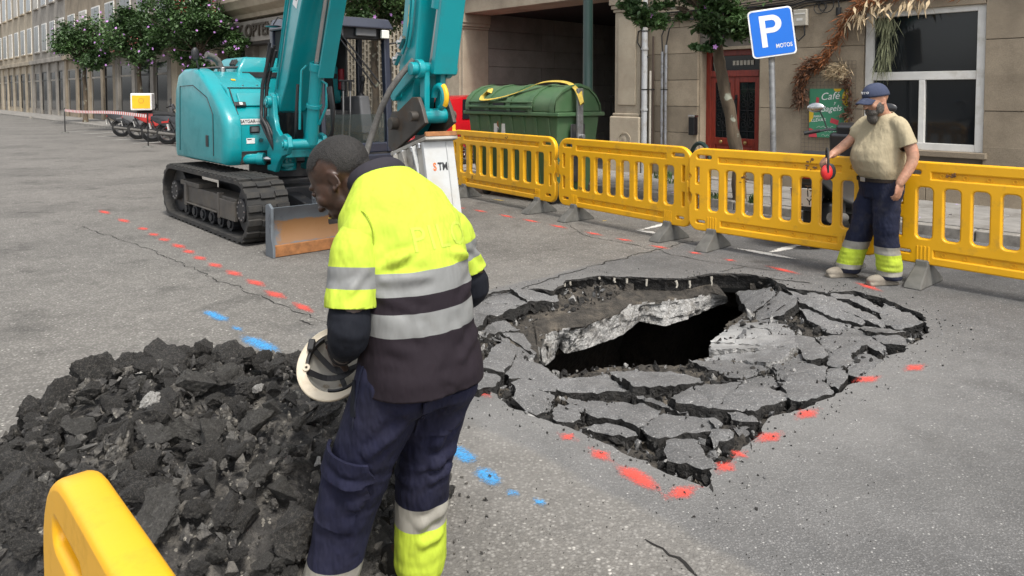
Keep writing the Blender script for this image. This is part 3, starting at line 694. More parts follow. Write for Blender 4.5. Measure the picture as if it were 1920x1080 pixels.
for i in range(5): 
    x = 1+i*2.5; w = part(hA, 'window', 'white_frame', (x, x+1.1, -.04, .02, 5.2, 7.0)); part(hA, 'pane', 'shop_glass', (x+.08, x+.5, -.05, -.03, 5.3, 6.9), (x+.6, x+1.02, -.05, -.03, 5.3, 6.9)).parent = w
dr = empty('red_door', (0, 0, 0), parent=hA); YD = .2
part(hA, 'door_jamb', 'granite', (D0-.0, D0+.03, .02, .32, -.05, DT), (D1-.03, D1, .02, .32, -.05, DT), (D0+.03, D1-.03, .02, .32, DT-.03, DT+.02)); part(hA, 'hall_shade_sheet', 'shade_black', (D0, D1, .6, .62, -.05, DT))
part(dr, 'door_frame', 'red_wood', (D0+.03, D0+.13, YD, YD+.09, 0, DT-.03), (D1-.13, D1-.03, YD, YD+.09, 0, DT-.03), (D0+.13, D1-.13, YD, YD+.09, DT-.13, DT-.03), (D0+.13, D1-.13, YD-.02, YD+.09, 1.82, 1.93), bevel=.008)
part(dr, 'transom_glass', 'shop_glass', (D0+.13, D1-.13, YD+.04, YD+.05, 1.93, DT-.13))
mb = MB(); 
for i in range(6): mb.box(D0+.55+i*.07, D0+.6+i*.07, YD+.02, YD+.028, 2.02, 2.1)
obj('transom_mark', mb, 'beige_box', dr)
mid = (D0+D1)/2
for a, b_ in ((D0+.13, mid-.004), (mid+.004, D1-.13)):
    lf = part(dr, 'door_leaf', 'red_wood', (a, a+.085, YD+.01, YD+.06, .0, 1.82), (b_-.085, b_, YD+.01, YD+.06, .0, 1.82), (a+.085, b_-.085, YD+.01, YD+.06, 1.72, 1.82), (a+.085, b_-.085, YD+.01, YD+.06, .62, .74), (a+.085, b_-.085, YD+.01, YD+.06, 0, .16), (a+.085, b_-.085, YD+.035, YD+.055, .16, .62), bevel=.006)
    q = part(lf, 'raised_panel', 'red_wood', (a+.12, b_-.12, YD+.018, YD+.05, .2, .58), bevel=.012)
    q = part(lf, 'leaf_glass', 'shop_glass', (a+.085, b_-.085, YD+.045, YD+.05, .74, 1.72))
    iw = obj('iron_grille', ironwork(b_-a-.18, .96), 'iron', lf); iw.location = ((a+b_)/2, YD+.03, .75)
    kn = MB(); kn.lathe([(.012, 0), (.014, .03), (.032, .04), (.034, .055), (.022, .07), (0, .073)], ((a+b_)/2, YD+.012, .67), (0, -1, 0), 14); obj('door_knob', kn, 'brass', lf, smooth=50)
hb = MB(); hb.tube([(mid+.035, YD+.01, 1.2), (mid+.035, YD-.05, 1.22), (mid+.035, YD-.06, 1.32), (mid+.035, YD-.05, 1.42), (mid+.035, YD+.01, 1.44)], .011, 8); hb.box(mid+.015, mid+.055, YD, YD+.012, 1.15, 1.5); obj('pull_handle', hb, 'iron', dr, smooth=40)
part(hA, 'door_step', 'grey_stone', (D0-.05, D1+.05, -.12, .32, -.1, .04), bevel=.012)
mat('step_cream', (.52, .45, .32), .7); part(hA, 'step_riser', 'step_cream', (D0+.03, D1-.03, YD-.03, YD+.04, .04, .16))
# letterbox on the jamb, house number, junction box
mat('chrome', (.6, .6, .6), .25, metal=1); 
lb = part(hA, 'letterbox', 'iron', (D0-.1, D0+.02, -.16, -.035, .78, 1.12), bevel=.012); part(lb, 'letterbox_lid', 'chrome', (D0-.105, D0+.025, -.165, -.03, 1.1, 1.14), bevel=.008)
nb = part(hA, 'house_number', 'iron', (D0+.52, D0+.78, -.05, -.03, 2.5, 2.68), bevel=.004)
tm = text_mesh('22', .15, frame(Vector((D0+.65, -.053, 2.59)), Vector((1, 0, 0)), Vector((0, 0, 1)), Vector((0, -1, 0)))); link('number_digits', tm, 'white_frame', nb)
# pipes and cables
def pipe(name, s, z0, z1, r, m, y=-.1, clamps=()):
    mb = MB(); mb.cyl((LX(s), y, z0), (LX(s), y, z1), r, n=14)
    for c in clamps: mb.cyl((LX(s), y, c), (LX(s), y, c+.04), r*1.25, n=14)
    o = obj(name, mb, m, hA, smooth=40); mb = MB()
    for c in (.5, 1.6, 2.7):
        if z0 < c < z1: mb.ring((LX(s), y, c), (0, 0, 1), r, r+.006, .02); mb.box(LX(s)-.01, LX(s)+.01, y+r*.8, -.02, c-.008, c+.008)
    if mb.v: obj('pipe_clamp', mb, 'iron', o)
pipe('drainpipe', -8.58, 0, 4.0, .055, 'pvc', -.12, (1.2, 2.35, 3.1)); pipe('thin_pipe', -8.47, 0, 1.95, .024, 'beige_box', -.08); pipe('thin_pipe', -8.42, 0, 2.6, .018, 'brown_pipe', -.07)
pipe('conduit', -8.2, 0, 2.3, .026, 'steel_pipe', -.08, (1., 1.9)); pipe('conduit', -8.12, 0, 2.42, .026, 'steel_pipe', -.08, (.8, 2.0))
rn = random.Random(8)
for k in range(9):
    mb = MB(); z = 2.86+.02*k; pts = [(x, -.06-.012*(k % 3), z+.02*math.sin(x*2.1+k)-.03*math.sin(x*.9+k*.3)+(.05 if x > 3 else 0)) for x in np.linspace(.2, 8.5, 40)]
    mb.tube(pts, .009, 5); obj('cable', mb, 'black_rubber', hA, smooth=60)
for pts in ([(LX(-8.6), -.1, 2.75), (LX(-8.72), -.14, 2.7), (LX(-8.74), -.14, 2.5), (LX(-8.6), -.12, 2.28), (LX(-8.5), -.1, 2.2)], [(LX(-8.2), -.08, 2.3), (LX(-8.22), -.08, 2.6), (LX(-8.1), -.07, 2.85)], [(LX(-8.12), -.08, 2.42), (LX(-8.05), -.09, 2.7), (LX(-7.9), -.07, 2.9)],
            [(LX(-5.62), -.1, 2.6), (LX(-5.64), -.12, 2.45), (LX(-5.56), -.12, 2.36), (LX(-5.47), -.1, 2.45), (LX(-5.48), -.1, 2.6)], [(LX(-4.95), -.06, 3.1), (LX(-4.96), -.08, 2.95), (LX(-4.94), -.08, 2.85)]):
    mb = MB(); mb.tube(pts, .012, 6); obj('cable', mb, 'black_rubber', hA, smooth=60)
for cx, cz, r in ((LX(-5.25), 2.86, .09), (LX(-5.15), 2.9, .12), (LX(-5.2), 2.88, .06)):
    mb = MB(); mb.tube([(cx+math.cos(t)*r, -.07, cz+math.sin(t)*r) for t in np.linspace(0, 6.2, 20)], .007, 5, close=True); obj('cable_loop', mb, 'black_rubber', hA, smooth=60)
jb = part(hA, 'junction_box', 'beige_box', (LX(-5.66), LX(-5.44), -.12, -.03, 2.6, 2.86), bevel=.012); part(jb, 'box_label', 'white_frame', (LX(-5.6), LX(-5.5), -.122, -.121, 2.68, 2.72), (LX(-5.64), LX(-5.46), -.125, -.121, 2.78, 2.8))
mb = MB(); mb.cyl((LX(-4.95), -.08, 2.72), (LX(-4.95), -.08, 2.84), .04); obj('cable_end', mb, 'black_rubber', hA, smooth=40)
# white shop window and its neighbour
for (a, b_, z0, z1) in ((W0, W1, .72, 2.75), (V0, V1, 0, 2.5)):
    zm = 1.72 if a == W0 else 1.95
    wn_ = part(hA, 'shop_window', 'white_frame', (a, a+.11, .02, .14, z0, z1), (b_-.11, b_, .02, .14, z0, z1), (a+.11, b_-.11, .02, .14, z1-.1, z1), (a+.11, b_-.11, .02, .14, z0, z0+.1), (a+.11, b_-.11, .03, .13, zm, zm+.12), ((a+b_)/2-.04, (a+b_)/2+.04, .03, .13, z0+.1, zm), bevel=.006)
    part(wn_, 'pane', 'shop_glass', (a+.11, b_-.11, .09, .1, zm+.12, z1-.1)); part(wn_, 'pane', 'shop_glass', (a+.11, (a+b_)/2-.04, .09, .1, z0+.1, zm)); part(wn_, 'pane', 'shop_glass', ((a+b_)/2+.04, b_-.11, .09, .1, z0+.1, zm))
part(hA, 'window_sill', 'granite', (W0-.06, W1+.06, -.12, .14, .64, .72), bevel=.01)

# --- the cream stone gateway
S1 = -15.6; PX = lambda s: s-S1
hB = house('stone_gateway', S1, 'cream stone gateway with pilasters over a dark driveway', 'gateway')
OL, OR = PX(-14.05), PX(-9.3); TOP = 3.46
for x0, x1 in ((PX(-14.75), OL), (OR, PX(-8.68))):
    pl = part(hB, 'pilaster', 'cream_stone', (x0, x1, -.12, .7, 1.12 if x0 > 3 else -.1, 3.1), bevel=.012)
    part(pl, 'pilaster_strip', 'cream_stone', (x0+.1, x1-.1, -.145, -.11, 1.3 if x0 > 3 else .3, 3.0), bevel=.01)
    part(hB, 'pilaster_capital', 'cream_stone', (x0-.03, x1+.03, -.15, .7, 3.1, 3.16), (x0-.06, x1+.07, -.18, .7, 3.16, 3.24), (x0-.09, x1+.1, -.21, .7, 3.24, TOP), bevel=.012)
pl = part(hB, 'plinth', 'cream_stone', (OR-.07, PX(-8.64), -.2, .72, -.12, 1.08), bevel=.03); part(pl, 'plinth_cap', 'cream_stone', (OR-.03, PX(-8.67), -.16, .7, 1.08, 1.14), bevel=.02)
mb = MB(); mb.ring(((OR+PX(-8.68))/2, -.2, .62), (0, 1, 0), .13, .16, .03, 28); mb.ell(((OR+PX(-8.68))/2, -.195, .62), (.07, 0, 0), (0, .02, 0), (0, 0, .1)); obj('medallion', mb, 'cream_stone', pl, smooth=50)
part(hB, 'lintel', 'cream_stone', (PX(-15.6), PX(-8.66), -.14, .7, TOP, 4.15), bevel=.012); part(hB, 'lintel_band', 'cream_stone', (PX(-15.6), PX(-8.66), -.2, -.13, 3.95, 4.15), bevel=.015); part(hB, 'upper_wall', 'cream_stone', (0, PX(-8.66), -.1, .7, 4.15, 12))
part(hB, 'side_wall', 'cream_stone', (PX(-15.6), PX(-14.75), -.03, .7, -.1, TOP), bevel=.01)
mat('brown_door', (.12, .05, .02), .5, stretch=(6, 6, .6)); part(hB, 'brown_door', 'brown_door', (PX(-15.25), PX(-14.95), -.06, -.03, 0, 2.9), bevel=.006)
# driveway: left wall in courses, right wall, back wall and ceiling blackened to paint their shade
lw = part(hB, 'driveway_wall', 'wall_core', (OL-.4, OL-.06, .7, 10, -.1, 4))
for k in range(8):
    z = -.05+k*.45; L = [.7, 2.6+(k % 2)*.5, 5.2-(k % 2)*.4, 7.6+(k % 2)*.3, 10]
    for a, b_ in zip(L, L[1:]): part(lw, 'stone_block', 'grey_stone', (OL-.1, OL-.02, a+.004, b_-.004, z+.004, z+.446), bevel=.006, seg=1)
part(hB, 'driveway_right_wall', 'grey_stone', (OR+.05, OR+.4, .72, 10, -.1, 4)); part(hB, 'driveway_back', 'shade_black', (OL, OR, 9.8, 10, -.1, 4)); part(hB, 'driveway_ceiling', 'shade_black', (OL-.1, OR+.1, .7, 10, TOP+.05, 4))
mb = MB()
for i in range(26): mb.cyl((OL+1.9+i*.11, 3.2, 0), (OL+1.9+i*.11, 3.2, 1.5), .012, n=6)
for z in (.1, .75, 1.45): mb.bar((OL+1.85, 3.2, z), (OR, 3.2, z), .03)
obj('iron_gate', mb, 'iron', hB)
def leaf_cloud(cent, rad, n, size, seed, clump=14, droop=.3, fill=1.):
    """leaf-sized faces gathered in clumps through a volume"""
    rn = random.Random(seed); mb = MB(); cl = []
    for _ in range(clump):
        d = Vector((rn.gauss(0, 1), rn.gauss(0, 1), rn.gauss(0, 1))).normalized()*(rn.random()**.45); cl.append((Vector((d.x*rad[0], d.y*rad[1], d.z*rad[2])), rn.choice((.16, .2, .26, .34, .42))))
    for _ in range(n):
        c, r = rn.choice(cl); p = Vector(cent)+c+Vector((rn.gauss(0, 1)*rad[0], rn.gauss(0, 1)*rad[1], rn.gauss(0, 1)*rad[2]))*r*.55*fill
        e = Euler((rn.uniform(-.9, .9)-droop, rn.uniform(-.6, .6), rn.uniform(0, 6.3))).to_matrix(); s = size*rn.uniform(.6, 1.25)
        q = [(-.0, -.5, 0), (.32, -.12, .06), (.22, .22, .02), (0, .55, -.1), (-.22, .22, .02), (-.32, -.12, .06)]
        mb.add([p+e @ (Vector(v)*s) for v in q], [(0, 1, 2, 3), (0, 3, 4, 5)])
    return mb
def leafmat(name, col, var=.5):
    m, nt, b = newmat(name)
    n = tex(nt, 'noise', 5, detail=3); n2 = tex(nt, 'noise', 40, detail=2)
    c = ramp(nt, n.outputs[0], [(.3, tuple(x*(1-var) for x in col)), (.7, tuple(x*(1+var) for x in col))]); c = mixc(nt, c, ramp(nt, n2.outputs[0], [(.3, .6), (.7, 1.35)]), 1, 'MULTIPLY')
    nt.links.new(c, b.inputs['Base Color']); b.inputs['Roughness'].default_value = .55
    t = nt.nodes.new('ShaderNodeBsdfTranslucent'); nt.links.new(c, t.inputs[0]); mx = nt.nodes.new('ShaderNodeMixShader'); mx.inputs[0].default_value = .25
    nt.links.new(b.outputs[0], mx.inputs[1]); nt.links.new(t.outputs[0], mx.inputs[2]); nt.links.new(mx.outputs[0], nt.nodes['Material Output'].inputs[0])
leafmat('leaf_dark', (.045, .09, .028)); leafmat('leaf_mid', (.07, .135, .042)); leafmat('leaf_shaded', (.02, .04, .018))  # last one a dimmer copy, driveway shade put into the leaf colour
mat('planter_black', (.01, .01, .011), .6)
for i, (x, y, h) in enumerate(((OR-.62, 2.2, 1.55), (OR-1.5, 4.2, 1.2))):
    pt = empty('planter', (0, 0, 0), label=('tall black planter with leafy shrub just inside the driveway', 'black planter with leafy shrub deeper in the driveway')[i], cat='planter'); pt.parent = None
    pt.matrix_world = sframe(S1+x, NF+y, HK)
    mb = MB(); mb.loft([[(-.42, -.42, 0), (.42, -.42, 0), (.42, .42, 0), (-.42, .42, 0)], [(-.5, -.5, h), (.5, -.5, h), (.5, .5, h), (-.5, .5, h)]]); obj('planter_box', mb, 'planter_black', pt, bevel=.02)
    obj('foliage', leaf_cloud((0, 0, h+.35), (.5, .5, .4), 900, .11, 30+i), 'leaf_shaded', pt)

# --- building with the concrete lattice behind the cab
S2_ = -20.6; hC = house('lattice_building', S2_, 'cream building front with pierced concrete lattice screen behind the excavator cab', 'building'); QX = lambda s: s-S2_
part(hC, 'wall', 'cream_stone', (0, 5.0, .3, 3, -.1, 12)); part(hC, 'base_wall', 'cream_stone', (0, 5.0, -.05, .3, -.1, .55), bevel=.02); part(hC, 'pier', 'cream_stone', (4.1, 5.0, -.08, .3, .55, 4.2), bevel=.015); part(hC, 'lintel', 'cream_stone', (0, 5.0, -.1, .3, 4.2, 5.1), bevel=.015); part(hC, 'upper_wall', 'cream_stone', (0, 5.0, -.02, .3, 5.1, 12))
mat('lattice', (.52, .46, .36), .85, var=.15, bmp=.4)
for i in range(21): part(hC, 'lattice_upright', 'lattice', (.1+i*.19, .15+i*.19, 0, .12, .55, 4.2))
mb = MB()
for i in range(20):
    for k in range(18):
        z = .75+k*.19+(i % 2)*.095
        if z < 4.1: mb.box(.15+i*.19+.002, .1+(i+1)*.19-.002, .02, .1, z, z+.045)
o = obj('lattice_bars', mb, 'lattice', hC); o['kind'] = 'stuff'
part(hC, 'lattice_shade_sheet', 'shade_black', (0, 4.1, .26, .298, .55, 4.2))  # black sheet painting the shade behind the lattice
for k in range(5): part(hC, 'louvre', 'grey_stone', (.2, 4.0, -.09, -.055, .15+k*.09, .21+k*.09))
# --- dark fronted shop building with the letters, slatted shutter and beige balcony
S3 = -35.2; hD = house('dark_shop_building', S3, 'dark stone shop building with lettered fascia, slatted shutter and beige balcony', 'building'); TX = lambda s: s-S3
L3 = S2_-S3
part(hD, 'wall', 'grey_stone', (0, L3, .4, 3, -.1, 16)); 
for x in (.0, 4.8, 8.2, 11.2, L3-.8): part(hD, 'column', 'cream_stone' if x in (.0, 4.8) else 'grey_stone', (x, x+.75, -.12, .4, -.1, 3.3), bevel=.015)
part(hD, 'fascia', 'grey_stone', (5.0, L3, -.5, .4, 3.35, 4.1), bevel=.015); mat('soffit', (.035, .03, .026), .8); part(hD, 'canopy_soffit', 'soffit', (5.0, L3, -.48, .38, 3.25, 3.35)); part(hD, 'fascia_left', 'cream_stone', (0, 5.0, -.3, .4, 3.3, 4.4), bevel=.015)
mat('bronze', (.10, .085, .07), .5, metal=.4)
fm_ = lambda x, z, y: frame(Vector((x, y, z)), Vector((1, 0, 0)), Vector((0, 0, 1)), Vector((0, -1, 0)))
link('fascia_word', text_mesh('ONZETY', .62, fm_(7.6, 3.72, -.53), extrude=.03, bold=.012, xs=1.15), 'bronze', hD); link('fascia_word', text_mesh('OPTEN', .62, fm_(10.4, 3.72, -.53), extrude=.03, bold=.012, xs=1.15), 'bronze', hD)
sh = part(hD, 'shutter_panel', 'grey_stone', (8.95, 11.2, .15, .2, .8, 3.25)); mat('slat', (.42, .40, .36), .6)
for i in range(24): part(sh, 'shutter_slat', 'slat', (8.98+i*.092, 9.03+i*.092, .1, .15, 2.0, 3.25))
for k in range(9): part(sh, 'louvre', 'slat', (8.98, 11.18, .09, .15, 1.0+k*.1, 1.05+k*.1))
part(sh, 'shutter_rail', 'white_frame', (8.96, 11.2, .07, .14, 1.93, 1.99)); part(hD, 'shop_window', 'shop_glass', (5.55, 8.2, .3, .36, .3, 3.25)); part(hD, 'shop_window', 'shop_glass', (.75, 4.8, .3, .36, .3, 3.0)); part(hD, 'shop_window', 'shop_glass', (11.95, L3-.8, .3, .36, .3, 3.25))
mb = MB(); prof = [(0, 4.2), (-.5, 4.2), (-.55, 4.35), (-.85, 4.5), (-.95, 4.7), (-1.0, 4.75), (-1.0, 4.95), (0, 4.95)]
mb.prism([(p[0], p[1]) for p in prof], (7.6, 0.0, 0), (0, 1, 0), (0, 0, 1), (L3-7.6, 0, 0)); bc = obj('balcony', mb, 'cream_stone', hD, bevel=.02, fixn=True)
mat('rail_green', (.02, .05, .045), .5); mb = MB()
for i in range(48): mb.cyl((7.75+i*.14, -.9, 4.95), (7.75+i*.14, -.9, 5.9), .014, n=6)
mb.bar((7.65, -.9, 5.9), (L3, -.9, 5.9), .05); obj('balcony_railing', mb, 'rail_green', bc)
for i in range(4): wv = part(hD, 'window', 'white_frame', (1.2+i*3.4, 2.4+i*3.4, .34, .42, 5.0, 7.2)); part(wv, 'pane', 'shop_glass', (1.3+i*3.4, 2.3+i*3.4, .32, .35, 5.1, 7.1))
mat('sign_red', (.33, .02, .03), .5); mat('white_plain', (.75, .75, .74), .5)
# projecting red sign (faces along the street)
sg = empty('projecting_sign', (0, 0, 0), label='dark red projecting shop sign reading COCA above the tree', cat='sign'); sg.matrix_world = sframe(S3+6.6, NF, HK)
mb = MB(); mb.box(0, .14, -2.1, -.3, 4.5, 5.9); obj('sign_board', mb, 'sign_red', sg, bevel=.01); mb = MB(); mb.bar((.07, -.3, 5.6), (.07, .4, 5.6), .05); mb.bar((.07, -.3, 4.8), (.07, .4, 4.8), .05); obj('sign_bracket', mb, 'iron', sg)
link('sign_letters', text_mesh('COCA', .58, frame(Vector((.146, -1.15, 4.98)), Vector((0, 1, 0)), Vector((0, 0, 1)), Vector((1, 0, 0))), bold=.012, xs=1.1), 'white_plain', sg)
# red awning band on the far left shops
aw = empty('shop_awning', (0, 0, 0), label='faded red awning band over the far left shop window', cat='awning'); aw.matrix_world = sframe(S3-6.5, NF, HK)
mat('awning', (.42, .12, .09), .8, var=.2, vscale=2, dirt=(.5, .4, .36), dirtscale=2.5); mb = MB(); mb.prism([(0, 4.6), (-1.3, 4.0), (-1.3, 3.55), (-1.25, 3.55), (-1.25, 3.95), (0, 4.52)], (0, .3, 0), (0, 1, 0), (0, 0, 1), (6.8, 0, 0)); obj('canvas', mb, 'awning', aw, fixn=True)
link('awning_letter', text_mesh('A', .5, frame(Vector((5.9, -1.02, 3.78)), Vector((1, 0, 0)), Vector((0, 0, 1)), Vector((0, -1, 0))), bold=.01), 'white_plain', aw)
# --- further houses down the street
FARC = [('grey_stone', 9), ('granite', 12), ('grey_stone', 11), ('cream_stone', 14), ('granite', 14), ('cream_stone', 16), ('grey_stone', 18)]  # nearest fronts in darker stone, shade put into their colour
FLAB = ['grey house front with tall shop windows left of the dark shop', 'brown stone house with balconies next beyond the nearest grey one', 'grey house far down the street with blue panes', 'pale cream house far along the street, third from the awning', 'brown house far along the street near its end', 'tall cream block near the end of the street', 'grey block closing the far end of the row']
s = S3
for i, (m_, L) in enumerate(FARC):
    s -= L; hh = house('street_house', s, FLAB[i], 'house', 'houses further down the street'); H = 15+2*(i % 3)
    part(hh, 'wall', m_, (0, L, .0, 4, -.1, H)); part(hh, 'cornice', m_, (0, L, -.3, 0, 3.7, 4.0), bevel=.03); part(hh, 'cornice', m_, (0, L, -.35, 0, H-.4, H), bevel=.03)
    nb_ = int(L/2.6); w = L/nb_
    for k in range(nb_+1): part(hh, 'column', m_, (min(k*w, L-.5), min(k*w+.5, L), -.14, 0, -.1, 3.7), bevel=.015)
    for k in range(nb_):
        x0 = k*w+.65; x1 = (k+1)*w-.15
        wd_ = part(hh, 'shop_window', 'shop_glass', (x0, x1, -.03, -.003, .4 if (k+i) % 3 else 0, 3.0)); part(wd_, 'frame', 'iron' if k % 2 else 'grey_stone', (x0, x0+.06, -.06, -.03, .3, 3.05), (x1-.06, x1, -.06, -.03, .3, 3.05), (x0, x1, -.06, -.03, 2.4, 2.5), (x0, x1, -.06, -.03, 3.0, 3.08))
        for f in range(3):
            z = 4.6+f*3.3; ww = part(hh, 'window', 'white_frame', (x0+.2, x1-.2, -.05, -.003, z, z+2.0)); part(ww, 'pane' if (k*7+f*3+i) % 4 else 'shutter', ('shop_glass', 'shop_glass', 'shop_glass', 'slat')[(k*5+f*3+i*2) % 4], (x0+.28, (x0+x1)/2-.03, -.06, -.05, z+.08, z+1.92), ((x0+x1)/2+.03, x1-.28, -.06, -.05, z+.08, z+1.92)); part(ww, 'sill', m_, (x0+.1, x1-.1, -.15, -.003, z-.1, z))
# the houses across the street end close the view

# ------------------------------------------------------------------ the excavator
mat('teal', (.0, .255, .285), .34, var=.05, vscale=1.5, coat=.4, dirt=(.01, .21, .23), dirtscale=3.2, dirtpos=(.5, .72)); mat('machine_black', (.013, .014, .017), .5, var=.3, dirt=(.045, .04, .035), dirtscale=4); mat('cab_navy', (.022, .027, .045), .32, coat=.4)
mat('track_rubber', (.018, .018, .018), .8, var=.4, vscale=6, bmp=.5, bscale=60, dirt=(.05, .046, .04), dirtscale=5, dirtpos=(.42, .7)); mat('track_frame', (.07, .063, .055), .6, var=.3, vscale=5, dirt=(.11, .095, .075), dirtscale=4)
mat('blade_paint', (.10, .115, .13), .5, var=.2, vscale=3, dirt=(.075, .085, .095), dirtscale=2.2, dirtpos=(.54, .60)); mat('rust', (.25, .105, .035), .75, var=.35, vscale=14, bmp=.4, bscale=70)
nt = MATS['blade_paint'].node_tree; b = nt.nodes['Principled BSDF']; src = b.inputs['Base Color'].links[0].from_socket; sx_ = nt.nodes.new('ShaderNodeSeparateXYZ'); tex(nt, 'noise', 1); nt.links.new(nt.nodes['TC'].outputs['Object'], sx_.inputs[0]); nz = tex(nt, 'noise', 5, detail=7, rough=.65); fs = []
for sk, c_, h_ in ((0, .62, .46), (2, .235, .125)):
    m1 = _n(nt, 'ShaderNodeMath', operation='SUBTRACT', i_1=c_); nt.links.new(sx_.outputs[sk], m1.inputs[0]); m2 = _n(nt, 'ShaderNodeMath', operation='ABSOLUTE'); nt.links.new(m1.outputs[0], m2.inputs[0]); m3 = _n(nt, 'ShaderNodeMath', operation='DIVIDE', i_1=h_); nt.links.new(m2.outputs[0], m3.inputs[0]); fs.append(m3.outputs[0])
mm = _n(nt, 'ShaderNodeMath', operation='MAXIMUM'); nt.links.new(fs[0], mm.inputs[0]); nt.links.new(fs[1], mm.inputs[1]); ma = _n(nt, 'ShaderNodeMath', operation='MULTIPLY_ADD', i_1=.9); nt.links.new(nz.outputs[0], ma.inputs[0]); nt.links.new(mm.outputs[0], ma.inputs[2]); nt.links.new(mixc(nt, src, (.21, .10, .03), ramp(nt, ma.outputs[0], [(.0, .9), (1.0, 0)])), b.inputs['Base Color'])
ramp_ = [n for n in nt.nodes if n.type == 'VALTORGB'][-1]; mr_ = _n(nt, 'ShaderNodeMapRange', i_1=1.32, i_2=1.42); nt.links.new(ma.outputs[0], mr_.inputs[0]); nt.links.new(mr_.outputs[0], ramp_.inputs[0])
mat('steel', (.5, .5, .5), .28, metal=1); mat('hose', (.018, .018, .02), .55); mat('hose_grey', (.10, .095, .088), .75, var=.3, vscale=40); mat('breaker_white', (.44, .45, .445), .5, var=.06, dirt=(.40, .38, .34), dirtscale=4, dirtpos=(.5, .75)); mat('breaker_white_shaded', (.36, .345, .31), .55, dirt=(.22, .2, .17), dirtscale=5)  # breaker flank is a shaded copy of its white, with grime
mat('bracket_dark', (.04, .034, .028), .55, var=.3, vscale=8, dirt=(.08, .055, .035), dirtscale=6); mat('label_yellow', (.75, .42, .01), .5); mat('stm_orange', (.75, .13, .01), .5); mat('grey_plastic', (.11, .113, .12), .5); mat('lamp_glass', (.7, .7, .65), .1); mat('seat_black', (.012, .012, .013), .8)
glass('cab_glass', (.05, .065, .065), .32)
EF, ER = Vector((.66, -.751, 0)).normalized(), Vector((-.751, -.66, 0)).normalized(); EC = Vector((-2.9, 9.62, 0))
EM = frame(EC, ER, EF, Vector((0, 0, 1))); EMI = EM.inverted()
ex = empty('excavator', (0, 0, 0), label='teal compact excavator with cab, dozer blade and white hydraulic breaker', cat='excavator'); ex.matrix_world = EM
def pt_(name, mats, build, bevel=None, parent=None, **k):
    mb = MB(); build(mb); return obj(name, mb, mats, parent or ex, bevel=bevel, **k)
def tag_text(s, size, M, m, parent, name='lettering', **k): return link(name, text_mesh(s, size, M, **k), m, parent)
# undercarriage
def track_path(off=0, n=16):
    r = .30+off; pts = [(1.15+r*math.sin(t), .36+r*math.cos(t)) for t in np.linspace(0, PI, n)] + [(-1.15-r*math.sin(t), .36-r*math.cos(t)) for t in np.linspace(0, PI, n)]
    return [(y, z+(.02*math.sin(y*2) if z > .36 and abs(y) < 1.15 else 0)) for y, z in pts]
def at_path(s):
    L = 2.3; r = .335; arc = PI*r; T = 2*L+2*arc; s %= T
    if s < L: return (-1.15+s, .36+r, 0, 1)
    s -= L
    if s < arc: t = s/r; return (1.15+r*math.sin(t), .36+r*math.cos(t), math.sin(t), math.cos(t))
    s -= arc
    if s < L: return (1.15-s, .36-r, 0, -1)
    s -= L; t = s/r; return (-1.15-r*math.sin(t), .36-r*math.cos(t), -math.sin(t), -math.cos(t))
for side in (1, -1):
    x0, x1 = (.70, 1.16) if side > 0 else (-1.16, -.70)
    tr = empty('crawler_track', (0, 0, 0), parent=ex)
    mb = MB(); o_, i_ = track_path(.035), track_path(-.005); n = len(o_)
    for a in range(n):
        b_ = (a+1) % n; vs = [(x, *q) for x in (x0, x1) for q in (o_[a], o_[b_], i_[b_], i_[a])]
        mb.add(vs, [(0, 1, 2, 3), (7, 6, 5, 4), (0, 4, 5, 1), (3, 2, 6, 7)])
    obj('track_belt', mb, 'track_rubber', tr, smooth=40, fixn=True)
    T = 4.6+2*PI*.335; NPAD = 46; pm = MB()
    for k, (u0, u1, sh) in enumerate(((-.23, -.085, 0), (-.08, .08, .5), (.085, .23, 0))): pm.box(u0, u1, -.036+sh*.03, .036+sh*.03, -.01, .026)
    pme = pm.mesh('track_pad')
    for k in range(NPAD):
        y, z, ny, nz = at_path(k*T/NPAD); M = frame(Vector(((x0+x1)/2, y, z)), Vector((1, 0, 0)), Vector((0, nz, -ny)), Vector((0, ny, nz)))
        o = link('track_pad', pme, 'track_rubber', tr, bevel=.006, seg=1); o.matrix_local = M
    xo = x1 if side > 0 else x0; xi = lambda d: xo-side*d
    def fr(mb): mb.box(*sorted((xi(.06), xi(.3))), -.62, 1.0, .27, .47); mb.box(*sorted((xi(.03), xi(.3))), -.68, .45, .25, .27); mb.box(*sorted((xi(.03), xi(.07))), .55, 1.02, .22, .44); mb.box(*sorted((xi(.03), xi(.1))), .48, .53, .2, .5); mb.box(*sorted((xi(.03), xi(.1))), -.7, -.62, .22, .5); mb.box(*sorted((xi(.05), xi(.28))), -.9, -.2, .47, .53)
    pt_('track_frame', 'track_frame', fr, .008, tr)
    for y, r, nm in ((1.15, .27, 'idler_wheel'), (-1.15, .28, 'sprocket')):
        w = pt_(nm, 'machine_black', lambda mb: (mb.cyl((xi(.12), y, .36), (xi(.34), y, .36), r, n=28), mb.cyl((xi(.05), y, .36), (xi(.3), y, .36), .13, n=20)), .008, tr)
        mb = MB()
        for k in range(9): mb.cyl((xi(.045), y+.1*math.cos(k*.7), .36+.1*math.sin(k*.7)), (xi(.06), y+.1*math.cos(k*.7), .36+.1*math.sin(k*.7)), .012, n=6)
        obj('bolts', mb, 'steel', w)
    for k in range(6): pt_('track_roller', 'machine_black', lambda mb: (mb.cyl((xi(.08), -.75+k*.3, .16), (xi(.36), -.75+k*.3, .16), .085, n=18), mb.cyl((xi(.06), -.75+k*.3, .16), (xi(.08), -.75+k*.3, .16), .05, n=14)), .006, tr)
pt_('center_frame', 'machine_black', lambda mb: (mb.box(-.75, .75, -.55, .6, .25, .6), mb.cyl((0, 0, .6), (0, 0, .8), .52, n=36), mb.box(-.5, .5, .6, .95, .3, .55)), .02)
